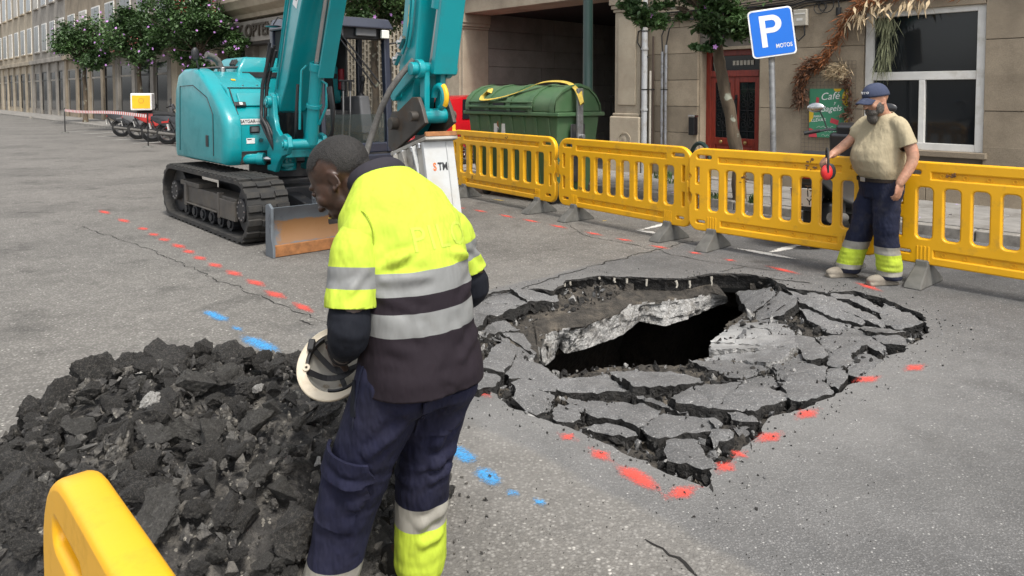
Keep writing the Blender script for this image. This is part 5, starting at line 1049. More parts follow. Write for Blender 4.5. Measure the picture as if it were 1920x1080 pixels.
kp('chisel', 'steel', lambda mb: (mb.cyl((0, 0, -1.05), (0, 0, -1.25), .055, n=16), mb.cyl((0, 0, -1.25), (0, 0, -1.29), .055, .012, n=16)), .003); kp('breaker_foot', 'breaker_white_shaded', lambda mb: mb.box(-.09, .09, -.14, .14, -1.16, -.98), .02)

# ------------------------------------------------------------------ yellow plastic barriers
mat('barrier_yellow', (.78, .40, .008), .38, var=.06, vscale=3, dirt=(.42, .23, .03), dirtscale=5, dirtpos=(.56, .80), bmp=.15, bscale=30); mat('foot_grey', (.10, .098, .09), .85, var=.3, vscale=8, bmp=.4, bscale=70); mat('scuff', (.16, .08, .03), .8, var=.5, vscale=30)
def barrier_mesh(L):
    H0, H1 = .19, 1.05; out = []
    r = .15
    out += [(r*.7, H0)]+[(L-r*.7, H0)]
    out += [(L-.10+.10*math.sin(t), H0+.12-.12*math.cos(t)) for t in np.linspace(.2, PI/2, 6)]
    out += [(L, .44), (L-.03, .47), (L-.035, .56), (L-.005, .60), (L-.005, .72), (L-.03, .76), (L, .80)]
    out += [(L-.16+.16*math.cos(t), H1-.15+.15*math.sin(t)) for t in np.linspace(0, PI/2, 8)]
    out += [(.16-.16*math.sin(t), H1-.15+.15*math.cos(t)) for t in np.linspace(0, PI/2, 8)]
    out += [(0, .80), (.03, .76), (.005, .72), (.005, .60), (.035, .56), (.03, .47), (0, .44)]
    out += [(.10-.10*math.cos(t), H0+.12-.12*math.sin(t)) for t in np.linspace(0, PI/2-.2, 6)]
    holes = [rrect(.07, .27, .935, 1.0, .03), rrect(L-.27, L-.07, .935, 1.0, .03), rrect(.07, .2, .245, .30, .025), rrect(L-.2, L-.07, .245, .30, .025)]
    rec = [(.33, L-.33, .905, .985), (.36, L-.36, .235, .315)]; holes += [rrect(*q, .012) for q in rec]
    ns = 8; x0 = .185; pitch = (L-2*x0)/ns
    for k in range(ns): c = x0+(k+.5)*pitch; holes.append(rrect(c-pitch*.36, c+pitch*.36, .385, .855, .05))
    for a in (.062, L-.125):
        holes += [rrect(a, a+.063, .39, .575, .02), rrect(a, a+.063, .665, .87, .02)]
    me = curve_plate([out]+holes, .062, bev=.014, bres=2)
    bm = bmesh.new(); bm.from_mesh(me)
    for q in rec:
        m2 = curve_plate([rrect(q[0]-.006, q[1]+.006, q[2]-.006, q[3]+.006, .012)], .022, bev=.002); bm.from_mesh(m2)
    bm.to_mesh(me); bm.free()
    mb = MB()
    for q in rec:
        k = int((q[1]-q[0])/.165)
        for i in range(k):
            x = q[0]+(i+.5)*(q[1]-q[0])/k; z = (q[2]+q[3])/2
            for sg_ in (-1, 1): mb.ring((x, z, sg_*.014), (0, 0, 1), .012, .02, .012, 12)
    bm = bmesh.new(); bm.from_mesh(me); bm.from_mesh(mb.mesh()); bm.to_mesh(me); bm.free()
    me.transform(Matrix.Rotation(PI/2, 4, 'X')); return me
BMESH = {}
def barrier(a, b, label, L=2.1, lean=0, scuffs=()):
    a, b = Vector((*a, 0)), Vector((*b, 0)); LL = (b-a).length; key = round(LL, 2)
    if key not in BMESH: BMESH[key] = barrier_mesh(LL)
    d = (b-a).normalized(); t = empty('safety_barrier', a, math.atan2(d.y, d.x), label, 'barrier', 'yellow plastic barriers around the sinkhole')
    link('panel', BMESH[key], 'barrier_yellow', t, smooth=40)
    for x in (LL*.14, LL*.86):
        mb = MB()
        for k in range(4): mb.box(x-.055+k*.03, x-.04+k*.03, -.036, .036, .2, .335)
        obj('foot_socket', mb, 'barrier_yellow', t, bevel=.004, seg=1)
        mb = MB(); mb.loft([[(x-.075, -.27, 0), (x+.075, -.27, 0), (x+.075, .27, 0), (x-.075, .27, 0)], [(x-.07, -.25, .035), (x+.07, -.25, .035), (x+.07, .25, .035), (x-.07, .25, .035)], [(x-.055, -.075, .16), (x+.055, -.075, .16), (x+.055, .075, .16), (x-.055, .075, .16)], [(x-.05, -.06, .215), (x+.05, -.06, .215), (x+.05, .06, .215), (x-.05, .06, .215)]])
        obj('rubber_foot', mb, 'foot_grey', t, bevel=.012)
    for x, zz in ((0, .66), (LL, .62)):
        sg_ = 1 if x == 0 else -1; mb = MB(); mb.box(*sorted((x-sg_*.045, x+sg_*.12)), -.02, .02, zz-.035, zz+.035); mb.cyl((x-sg_*.04, 0, zz-.09), (x-sg_*.04, 0, zz+.04), .016, n=10); obj('coupling_hook', mb, 'barrier_yellow', t, bevel=.006)
    for x, z, r in scuffs:
        mb = MB(); 
        for k in range(7): mb.ell((x+rnd.uniform(-r, r), -.032, z+rnd.uniform(-r, r)), (r*rnd.uniform(.1, .5), 0, 0), (0, .002, 0), (0, 0, r*rnd.uniform(.1, .4)), 7, 4)
        obj('scuff_mark', mb, 'scuff', t, kind='stuff')
    return t
def sn(s, n): return tuple(W(s, n).xy)
barrier(sn(-9.42, 7.38), sn(-6.84, 7.1), 'yellow plastic barrier standing in front of the green waste container', scuffs=((1.5, 1.02, .03), (.6, .35, .03)))
barrier(sn(-6.74, 7.08), sn(-4.56, 6.86), 'yellow plastic barrier in the middle, left of the parking sign', scuffs=((.42, .42, .03),))
barrier(sn(-4.54, 6.82), sn(-2.60, 6.9), 'scuffed yellow plastic barrier under the bearded man\'s hand', scuffs=((1.32, .97, .05), (1.30, .75, .03), (.63, .77, .04)))
barrier(sn(-2.52, 6.9), sn(-.45, 6.86), 'rightmost yellow plastic barrier beyond the bearded man', scuffs=((.5, .95, .04),))
barrier(sn(-9.5, 7.45), tuple((W(-9.5, 7.45)+Vector((-.16, 2.0, 0))).xy), 'yellow plastic barrier seen edge on beside the breaker')
barrier(tuple((Vector((-.60, 1.04))+S2.xy*-.22)), tuple((Vector((-.60, 1.04))+S2.xy*1.88)), 'close yellow plastic barrier cut off at the bottom left corner')

# ------------------------------------------------------------------ green waste container
mat('bin_green', (.052, .115, .05), .5, var=.1, vscale=2, dirt=(.10, .14, .08), dirtscale=2.5, dirtpos=(.45, .8)); mat('strap', (.5, .36, .06), .8, var=.25, vscale=10, bmp=.5, bscale=120); mat('galv', (.33, .335, .34), .45, metal=.75, var=.25, vscale=14, dirt=(.2, .19, .17), dirtscale=8)
wc = empty('waste_container', (0, 0, 0), label='dark green wheelie waste container with rounded lid behind the barrier', cat='waste container'); wc.matrix_world = sframe(-9.4, 7.62, 0)
CL, CD = 2.1, .95
mb = MB(); mb.loft([[(.16, .12, .17), (CL-.16, .12, .17), (CL-.16, CD-.12, .17), (.16, CD-.12, .17)], [(.1, .07, .6), (CL-.1, .07, .6), (CL-.1, CD-.07, .6), (.1, CD-.07, .6)], [(.03, .02, 1.32), (CL-.03, .02, 1.32), (CL-.03, CD-.02, 1.32), (.03, CD-.02, 1.32)]]); obj('body', mb, 'bin_green', wc, bevel=.03, seg=3)
for k in range(7):
    x = .25+k*.265; mb = MB(); mb.loft([[(x+.02, .10, .2), (x+.07, .10, .2), (x+.07, .13, .2), (x+.02, .13, .2)], [(x, .0, 1.3), (x+.06, .0, 1.3), (x+.06, .05, 1.3), (x, .05, 1.3)]]); obj('body_rib', mb, 'bin_green', wc, bevel=.012)
part(wc, 'rim', 'bin_green', (-.03, CL+.03, -.04, CD+.04, 1.31, 1.37), bevel=.015)
arc = [(-.02, 1.37), (-.03, 1.47), (.0, 1.56), (.12, 1.66), (.3, 1.74), (.5, 1.77), (.7, 1.72), (.86, 1.6), (.95, 1.47), (.97, 1.37)]
mb = MB(); mb.prism(arc, (.06, 0, 0), (0, 1, 0), (0, 0, 1), (CL-.12, 0, 0)); ld = obj('lid', mb, 'bin_green', wc, bevel=.02, fixn=True)
arc2 = [(y+(.475-y)*-.03, z+.022) for y, z in arc]
for x in (.04, .52, 1.02, 1.5, CL-.14):
    mb = MB(); mb.prism(arc2+[(q[0], q[1]-.04) for q in reversed(arc2)], (x, 0, 0), (0, 1, 0), (0, 0, 1), (.10, 0, 0)); obj('lid_rib', mb, 'bin_green', ld, bevel=.012, fixn=True)
part(ld, 'front_lip', 'bin_green', (.12, CL-.5, -.06, .0, 1.42, 1.46), (.12, CL-.5, -.05, .0, 1.50, 1.53), bevel=.01); part(ld, 'handle_recess', 'machine_black', (.72, .98, -.045, -.03, 1.455, 1.505)); part(wc, 'lid_gap', 'machine_black', (.05, 1.45, -.045, -.02, 1.372, 1.385))
ps = part(wc, 'crest_sticker', 'white_frame', (.66, .92, .03, .045, .9, 1.25)); 
mb = MB(); mb.cyl((.79, .028, 1.17), (.79, .025, 1.17), .055, n=20); o = obj('crest_crown', mb, 'rust', ps); mb = MB(); mb.prism([(-.05, .13), (.05, .13), (.05, .03), (0, -.03), (-.05, .03)], (.79, .029, .98), (1, 0, 0), (0, 0, 1), (0, -.004, 0)); obj('crest_shield', mb, 'steel_pipe', ps); mb = MB(); mb.ell((.79, .022, 1.04), (.028, 0, 0), (0, .002, 0), (0, 0, .05)); obj('crest_tree', mb, 'rail_green', ps)
part(wc, 'lifting_arm', 'galv', (CL+.035, CL+.075, .33, .45, .75, 1.72), bevel=.008); mb = MB(); mb.cyl((CL+.07, .39, 1.02), (CL+.14, .39, 1.02), .035, n=14); obj('lifting_pin', mb, 'galv', wc, bevel=.004); part(wc, 'arm_plate', 'machine_black', (CL+.0, CL+.033, .24, .54, .35, 1.2), bevel=.02)
for x, y in ((.3, .2), (CL-.3, .2), (.3, CD-.2), (CL-.3, CD-.2)): mb = MB(); mb.cyl((x-.03, y, .09), (x+.03, y, .09), .09, n=18); obj('caster', mb, 'black_rubber', wc, bevel=.008)
sp_pts = [(.55, .03, 1.66), (.5, .1, 1.72), (.42, .02, 1.60), (.48, -.06, 1.55), (.7, -.06, 1.555), (1.0, .0, 1.61), (1.25, .12, 1.70), (1.45, .25, 1.80), (1.7, .33, 1.83), (1.95, .36, 1.80), (2.1, .36, 1.72), (2.2, .34, 1.6), (2.24, .34, 1.5), (2.2, .36, 1.58), (2.16, .38, 1.7)]
def ribbon(pts, w, th, wdir):
    mb = MB(); n = len(pts); P_ = []
    for i in range(n-1):
        for k in range(5):
            t = k/5; a, b_, c, d = [Vector(pts[max(0, min(n-1, i+j))]) for j in (-1, 0, 1, 2)]
            P_.append(.5*((2*b_)+(c-a)*t+(2*a-5*b_+4*c-d)*t*t+(3*b_-a-3*c+d)*t**3))
    P_.append(Vector(pts[-1])); rings = []
    for i, p in enumerate(P_):
        d = (P_[min(i+1, len(P_)-1)]-P_[max(i-1, 0)]).normalized(); wv = Vector(wdir(i/len(P_))); wv = (wv-d*wv.dot(d)).normalized(); nv = d.cross(wv)
        rings.append([p+wv*w/2+nv*th/2, p-wv*w/2+nv*th/2, p-wv*w/2-nv*th/2, p+wv*w/2-nv*th/2])
    mb.loft(rings); return mb
stp = obj('lifting_strap', ribbon(sp_pts, .075, .006, lambda t: (.1, 1, .35)), 'strap', label='worn yellow lifting strap draped over the green container lid', cat='strap', smooth=60, fixn=True); stp.matrix_world = sframe(-9.4, 7.62, 0)

# ------------------------------------------------------------------ red hatchback nosing into the driveway
mat('car_red', (.42, .006, .012), .25, var=.03, coat=.8); mat('tail_lamp', (.35, .01, .01), .15, coat=1); mat('tyre', (.02, .02, .02), .85, bmp=.3, bscale=80)
car = empty('red_car', (0, 0, 0), label='red hatchback parked behind the green container', cat='car'); car.matrix_world = sframe(-13.1, 9.2, HK)
def csec(y, w, z0, zb, wr, zr): return [(-w*.9, y, z0), (w*.9, y, z0), (w, y, z0+.2), (w, y, zb-.12), (w*.96, y, zb), (wr, y, zr-.05), (wr*.8, y, zr), (-wr*.8, y, zr), (-wr, y, zr-.05), (-w*.96, y, zb), (-w, y, zb-.12), (-w, y, z0+.2)]
mb = MB(); mb.loft([csec(0, .74, .3, .82, .66, .86), csec(.06, .83, .22, .9, .72, .95), csec(.28, .88, .2, .95, .62, 1.32), csec(.5, .89, .2, .95, .62, 1.45), csec(1.2, .89, .2, .95, .62, 1.49), csec(2.0, .89, .2, .93, .6, 1.44), csec(2.9, .88, .2, .92, .68, .98), csec(3.8, .82, .22, .78, .6, .82), csec(4.05, .66, .3, .6, .5, .64)]); obj('body', mb, 'car_red', car, smooth=38, bevel=.02, fixn=True)
mb = MB(); mb.prism([(-.6, .985), (.6, .985), (.5, 1.30), (-.5, 1.30)], (0, .095, 0), (1, 0, 0), (0, .57/1.0, 1), (0, -.01, 0))
mb = MB(); mb.add([(-.64, .115, .98), (.64, .115, .98), (.54, .285, 1.33), (-.54, .285, 1.33)], [(0, 1, 2, 3)]); obj('rear_window', mb, 'shop_glass', car)
for sx in (-1, 1):
    mb = MB(); mb.add([(sx*.868, .62, .985), (sx*.868, 2.4, .97), (sx*.655, 1.9, 1.39), (sx*.655, .8, 1.40)], [(0, 1, 2, 3)]); obj('side_window', mb, 'shop_glass', car)
    mb = MB(); mb.ell((sx*.76, .1, .84), (.1, .03, 0), (-.02, .06, 0), (0, 0, .1)); obj('tail_light', mb, 'tail_lamp', car, smooth=60)
    for y in (.72, 3.25):
        w = empty('wheel', (sx*.80, y, .31), parent=car); mb = MB(); mb.lathe([(.2, -.1), (.29, -.1), (.31, -.07), (.31, .07), (.29, .1), (.2, .1), (.2, -.1)], (0, 0, 0), (1, 0, 0), 28, cap=False); obj('tyre', mb, 'tyre', w, smooth=40)
        mb = MB(); mb.ring((0, 0, 0), (1, 0, 0), .18, .21, .19, 28)
        for k in range(10): t = 2*PI*k/10; mb.bar((sx*.09, 0, 0), (sx*.09, .19*math.cos(t), .19*math.sin(t)), .03, .03, up=(1, 0, 0))
        mb.cyl((sx*.07, 0, 0), (sx*.105, 0, 0), .04); obj('rim', mb, 'chrome', w)
        mb = MB(); mb.ring((sx*.88, y, .31), (1, 0, 0), .33, .37, .04, 28); obj('wheel_arch', mb, 'machine_black', car)
part(car, 'rear_bumper', 'car_red', (-.8, .8, -.06, .1, .3, .55), bevel=.05); part(car, 'roof_spoiler', 'car_red', (-.56, .56, .24, .42, 1.42, 1.46), bevel=.02); mb = MB(); mb.tube([(0, .6, 1.47), (0, .5, 1.58), (0, .46, 1.66)], .006, 5); obj('aerial', mb, 'iron', car)

# ------------------------------------------------------------------ scooters
mat('scooter_dark', (.02, .021, .024), .35, coat=.4); mat('scooter_grey', (.12, .12, .125), .4, coat=.3); mat('scooter_red', (.38, .02, .015), .35, coat=.3); mat('plate_white', (.72, .72, .70), .5); mat('plate_blue', (.01, .04, .3), .5)
def scooter(label, paint_, accent, group, sc=1., plate=True, box=False, name='scooter'):
    t = empty(name, (0, 0, 0), label=label, cat='scooter', group=group); X = lambda nm, m, mb, **k: obj(nm, mb, m, k.pop('parent', t), **k)
    for y, nm in ((0, 'rear_wheel'), (1.32, 'front_wheel')):
        w = empty(nm, (0, y, .29), parent=t); mb = MB(); mb.lathe([(.19, -.055), (.25, -.065), (.285, -.045), (.295, 0), (.285, .045), (.25, .065), (.19, .055), (.19, -.055)], (0, 0, 0), (1, 0, 0), 26, cap=False); X('tyre', 'tyre', mb, parent=w, smooth=40)
        mb = MB(); mb.ring((0, 0, 0), (1, 0, 0), .17, .2, .09, 24)
        for k in range(5): a = 2*PI*k/5; mb.bar((0, 0, 0), (0, .18*math.cos(a), .18*math.sin(a)), .035, .03, up=(1, 0, 0))
        mb.cyl((-.06, 0, 0), (.06, 0, 0), .035); X('rim', 'scooter_grey', mb, parent=w)
    mb = MB(); E = lambda y, w, z0, z1: [(-w, y, z0), (-w*.7, y, z0-.0), (w*.7, y, z0), (w, y, z0), (w, y, (z0+z1)/2), (w*.75, y, z1), (-w*.75, y, z1), (-w, y, (z0+z1)/2)]
    mb.loft([E(-.42, .06, .68, .76), E(-.3, .13, .6, .8), E(0, .18, .46, .80), E(.4, .19, .36, .76), E(.55, .18, .28, .6)]); X('tail_body', paint_, mb, smooth=40, bevel=.015, fixn=True)
    mb = MB(); mb.loft([E(-.36, .1, .78, .84), E(-.1, .15, .78, .88), E(.3, .17, .76, .82), E(.62, .13, .68, .76)]); X('seat', 'seat_black', mb, smooth=40, bevel=.015, fixn=True)
    mb = MB(); mb.box(-.17, .17, .5, 1.0, .25, .33); X('footboard', paint_, mb, bevel=.03)
    mb = MB(); mb.loft([E(1.0, .2, .3, .33), E(1.06, .23, .45, .6), E(1.02, .22, .6, .85), E(.98, .14, .85, 1.0)]); mb2 = MB(); mb2.obox((0, 1.02, .62), (.2, 0, 0), (0, .05, .0), (0, -.06, .38)); X('leg_shield', paint_, mb2, bevel=.045, seg=3)
    mb = MB(); mb.obox((0, 1.09, .62), (.09, 0, 0), (0, .02, 0), (0, -.05, .26)); X('front_badge', accent, mb, bevel=.02)
    mb = MB(); mb.cyl((-.07, 1.3, .29), (-.07, 1.1, .62), .022); mb.cyl((.07, 1.3, .29), (.07, 1.1, .62), .022); X('fork', 'steel_pipe', mb, smooth=40)
    mb = MB(); mb.prism([(1.32+.34*math.cos(a), .29+.34*math.sin(a)) for a in np.linspace(.2, 2.6, 9)]+[(1.32+.31*math.cos(a), .29+.31*math.sin(a)) for a in np.linspace(2.6, .2, 9)], (-.07, 0, 0), (0, 1, 0), (0, 0, 1), (.14, 0, 0)); X('front_mudguard', paint_, mb, fixn=True)
    mb = MB(); mb.prism([(.33*math.cos(a), .29+.33*math.sin(a)) for a in np.linspace(.8, 2.9, 9)]+[(.305*math.cos(a), .29+.305*math.sin(a)) for a in np.linspace(2.9, .8, 9)], (-.08, 0, 0), (0, 1, 0), (0, 0, 1), (.16, 0, 0)); X('rear_mudguard', 'scooter_dark', mb, fixn=True)
    mb = MB(); mb.tube([(-.34, .88, 1.0), (-.2, .95, 1.03), (0, .98, 1.02), (.2, .95, 1.03), (.34, .88, 1.0)], .014, 7); X('handlebar', 'scooter_dark', mb, smooth=50)
    mb = MB(); mb.obox((0, 1.0, 1.0), (.13, 0, 0), (0, .07, .02), (0, -.03, .09)); X('headset', paint_, mb, bevel=.03)
    for sx in (-1, 1):
        mb = MB(); mb.cyl((sx*.28, .91, 1.015), (sx*.42, .85, .985), .02); X('grip', 'black_rubber', mb, smooth=50); mb = MB(); mb.tube([(sx*.22, .95, 1.03), (sx*.26, .96, 1.14), (sx*.3, .95, 1.22)], .007, 5); mr = X('mirror_stem', 'iron', mb); mb = MB(); mb.ell((sx*.34, .95, 1.25), (.085, 0, .01), (0, .018, 0), (-.01, 0, .05)); X('mirror', 'chrome' if sx < 0 else 'scooter_dark', mb, smooth=60)
        mb = MB(); mb.obox((sx*.18, .1, .62), (.006, 0, 0), (0, .22, .02), (0, 0, .025)); X('side_stripe', accent, mb)
    mb = MB(); mb.cyl((.17, -.2, .31), (.15, .25, .25), .05, .04, n=16); X('exhaust', 'hose_grey', mb, smooth=40); mb = MB(); mb.box(-.13, .13, -.05, .4, .22, .42); X('engine', 'machine_black', mb, bevel=.04)
    mb = MB(); mb.box(-.06, .06, -.435, -.40, .66, .72); X('tail_light', 'tail_lamp', mb, bevel=.01); mb = MB(); mb.obox((0, -.36, .52), (.055, 0, 0), (0, .015, .0), (0, -.06, .14)); X('plate_holder', 'scooter_dark', mb, bevel=.01)
    if plate:
        MP = frame(Vector((0, -.435, .50)), Vector((1, 0, 0)), Vector((0, -.2, .98)).normalized(), Vector((0, -.98, -.2)).normalized())
        mb = MB(MP); mb.box(-.11, .11, -.08, .08, -.003, .003); pl_ = X('number_plate', 'plate_white', mb)
        if plate == 2:
            mb = MB(MP); mb.box(-.108, -.08, -.0, .078, .0035, .0045); X('plate_band', 'plate_blue', mb, parent=pl_)
            for s_, x_, y_ in (('8', -.055, .037), ('12', .055, .037), ('L', -.03, -.04), ('Y', .045, -.04)): link('plate_character', text_mesh(s_, .085, MP @ Matrix.Translation((x_, y_, .005)), bold=.0005, xs=.9), 'iron', pl_)
    if box:
        cb_ = empty('delivery_box', (0, -.2, .86), parent=t); mb = MB(); mb.box(-.26, .26, -.28, .24, 0, .46); X('box_shell', 'white_plain', mb, parent=cb_, bevel=.03, seg=3); mb = MB(); mb.box(.262, .266, -.24, .2, .05, .4); X('box_panel', 'label_yellow', mb, parent=cb_); mb = MB(); mb.box(-.22, .22, -.285, -.281, .05, .4); X('box_panel', 'label_yellow', mb, parent=cb_)
        mb = MB(); mb.ring((.268, -.02, .26), (1, 0, 0), .06, .066, .004, 20); X('box_print', 'rust', mb, parent=cb_)
    t.scale = (sc, sc, sc); return t
def put(o, s, n, rz, z=0): o.location = W(s, n, z); o.rotation_euler = (0, 0, ST_ANG+rz)
g_ = 'scooters parked down the street'
put(scooter('delivery scooter with white and yellow box on its rack', 'scooter_red', 'scooter_red', g_, 1.25, box=True), -26.6, 7.9, R(-25))
put(scooter('dark scooter with red stripe parked behind the striped tape', 'scooter_dark', 'scooter_red', g_, 1.2), -25.0, 7.9, R(-30))
put(scooter('dark scooter half hidden behind the excavator tail', 'scooter_dark', 'scooter_red', g_, 1.2), -23.6, 8.0, R(-35))
put(scooter('grey scooter parked left of the delivery scooter', 'scooter_grey', 'scooter_dark', g_, 1.15), -28.6, 8.0, R(-20)); put(scooter('dark scooter farthest left in the row of parked scooters', 'scooter_dark', 'scooter_grey', g_, 1.15), -30.6, 8.0, R(-25))
put(scooter('black scooter with number plate parked behind the scuffed barrier', 'scooter_dark', 'scooter_dark', None, 1.18, plate=2, name='parked_scooter'), -3.55, 7.75, R(8))
# red and white tape
_, nt, b = newmat('stripe_tape'); w_ = tex(nt, 'wave', 1.35, wave_type='BANDS', bands_direction='X'); w_.wave_profile = 'SIN'; nt.links.new(ramp(nt, w_.outputs[0], [(.55, (.72, .7, .68)), (.6, (.6, .06, .04))]), b.inputs['Base Color']); b.inputs['Roughness'].default_value = .5
pts = [(x, 0, .95+.10*math.cos(x*.5)*.4-.03*x*.1) for x in np.linspace(-8, 3.0, 30)]
tp_ = obj('barrier_tape', ribbon(pts, .1, .003, lambda t: (0, .1, 1)), 'stripe_tape', label='red and white striped tape strung in front of the scooters', cat='tape', fixn=True); tp_.matrix_world = sframe(-27, 7.0, 0)
for k, x in enumerate((-8, 3.0)):
    ps_ = empty('tape_post', (0, 0, 0), label=('thin post holding the left end of the striped tape', 'thin post holding the striped tape behind the excavator')[k], cat='post'); ps_.matrix_world = sframe(-27+x, 7.0, 0); mb = MB(); mb.cyl((0, 0, 0), (0, 0, 1.05), .02, n=8); obj('pole', mb, 'iron', ps_); mb = MB(); mb.cyl((0, 0, 0), (0, 0, .05), .16, .12, n=20); obj('base', mb, 'foot_grey', ps_)

# ------------------------------------------------------------------ parking sign, lamp pole, cycle hoop
mat('sign_blue', (.0, .14, .62), .4, var=.04); mat('lamp_green', (.012, .035, .03), .4, coat=.3)
bp_ = Vector((3.47, 9.70, HK)); psn = empty('parking_sign', bp_, 0, 'blue parking sign reading P MOTOS on a grey post', 'sign')
mb = MB(); mb.tube([(.0, 0, 0), (-.03, 0, 1.2), (-.075, 0, 2.45)], .04, 14); obj('post', mb, 'galv', psn, smooth=50)
SM = frame(Vector((-.08, -.06, 2.32)), Vector((.985, -.10, .14)).normalized(), Vector((-.14, .02, .99)).normalized(), Vector((-.10, -.99, .0)).normalized())
SM = Matrix.Translation(SM.translation) @ SM.to_3x3().normalized().to_4x4()
me = curve_plate([rrect(-.28, .28, -.31, .31, .05)], .012, .003); me.transform(SM); o = link('sign_border', me, 'white_plain', psn)
me = curve_plate([rrect(-.262, .262, -.292, .292, .04)], .003, .0005); me.transform(SM @ Matrix.Translation((0, 0, .0085))); o = link('sign_face', me, 'sign_blue', psn)
cp_ = [(.045*0-.125, -.2), (-.055, -.2), (-.055, -.02)]+[(.03+.115*math.sin(t)*1.05, .095-.115*math.cos(t)) for t in np.linspace(0, PI, 16)]+[(-.125, .21)]
cin = [(-.055, .045)]+[(.025+.05*math.sin(t), .095-.05*math.cos(t)) for t in np.linspace(0, PI, 10)]+[(-.055, .145)]
me = curve_plate([[(x-.02, y+.02) for x, y in cp_], [(x-.02, y+.02) for x, y in cin]], .002, .0004); me.transform(SM @ Matrix.Translation((0, 0, .011))); link('letter_p', me, 'white_plain', psn); link('word_motos', text_mesh('MOTOS', .075, SM @ Matrix.Translation((.13, -.185, .0112)), bold=.0015, xs=.8), 'white_plain', psn)
mb = MB(); mb.obox(SM @ Vector((0, -.05, -.02)), SM.to_3x3() @ Vector((.07, 0, 0)), SM.to_3x3() @ Vector((0, .02, 0)), SM.to_3x3() @ Vector((0, 0, .012))); obj('bracket', mb, 'galv', psn)
lp = empty('lamp_post', W(-8.52, 9.62, HK), 0, 'dark green lamp post rising behind the container', 'lamp post'); mb = MB(); mb.lathe([(.16, 0), (.16, .12), (.12, .2), (.11, .8), (.09, .9), (.085, 3), (.08, 7)], n=18); obj('pole', mb, 'lamp_green', lp, smooth=40); mb = MB(); mb.tube([(0, 0, 7), (-.4, -.4, 7.5), (-1.1, -1.1, 7.6)], .04, 8); obj('bracket_arm', mb, 'lamp_green', lp); mb = MB(); mb.ell((-1.2, -1.2, 7.58), (.3, .3, 0), (-.1, .1, 0), (0, 0, .07)); obj('lamp_head', mb, 'lamp_green', lp, smooth=50)
h0, h1 = G(1302, 392), G(1322, 397); hd_ = (h1-h0).normalized()*.42; hc = (h0+h1)/2
hp = empty('cycle_hoop', hc, 0, 'dark green metal cycle hoop between two yellow barriers', 'cycle hoop')
mb = MB(); a_ = hd_*.5; pts = [-a_, -a_+Vector((0, 0, .7))]+[(-a_*math.cos(t))+Vector((0, 0, .75+.2*math.sin(t))) for t in np.linspace(.2, PI-.2, 9)]+[a_+Vector((0, 0, .7)), a_]; mb.tube(pts, .03, 12); obj('hoop', mb, 'lamp_green', hp, smooth=60); mb = MB(); mb.cyl(-a_+Vector((0, 0, .52)), -a_+Vector((0, 0, .62)), .032, n=14); obj('reflective_band', mb, 'white_plain', hp)

# ------------------------------------------------------------------ trees
def bark(name, col, lich):
    m, nt, b = newmat(name); n = tex(nt, 'noise', 9, detail=8, stretch=(1, 1, .35)); n2 = tex(nt, 'noise', 5, detail=4); c = ramp(nt, n.outputs[0], [(.35, tuple(x*.45 for x in col)), (.65, col)]); c = mixc(nt, c, lich, ramp(nt, n2.outputs[0], [(.60, 0), (.66, 1)])); nt.links.new(c, b.inputs['Base Color']); b.inputs['Roughness'].default_value = .9; bump(nt, b, n.outputs[0], 1, .03)
bark('bark', (.14, .105, .07), (.33, .34, .27)); mat('flower_purple', (.5, .25, .6), .7, var=.2)
fm2 = MB(); 
for k in range(5): t = 2*PI*k/5; c, s_ = math.cos(t), math.sin(t); fm2.add([(0, 0, 0), (c*.5-s_*.32, s_*.5+c*.32, .12), (c, s_, .2), (c*.5+s_*.32, s_*.5-c*.32, .12)], [(0, 1, 2, 3)])
FLW = fm2.mesh('flower')
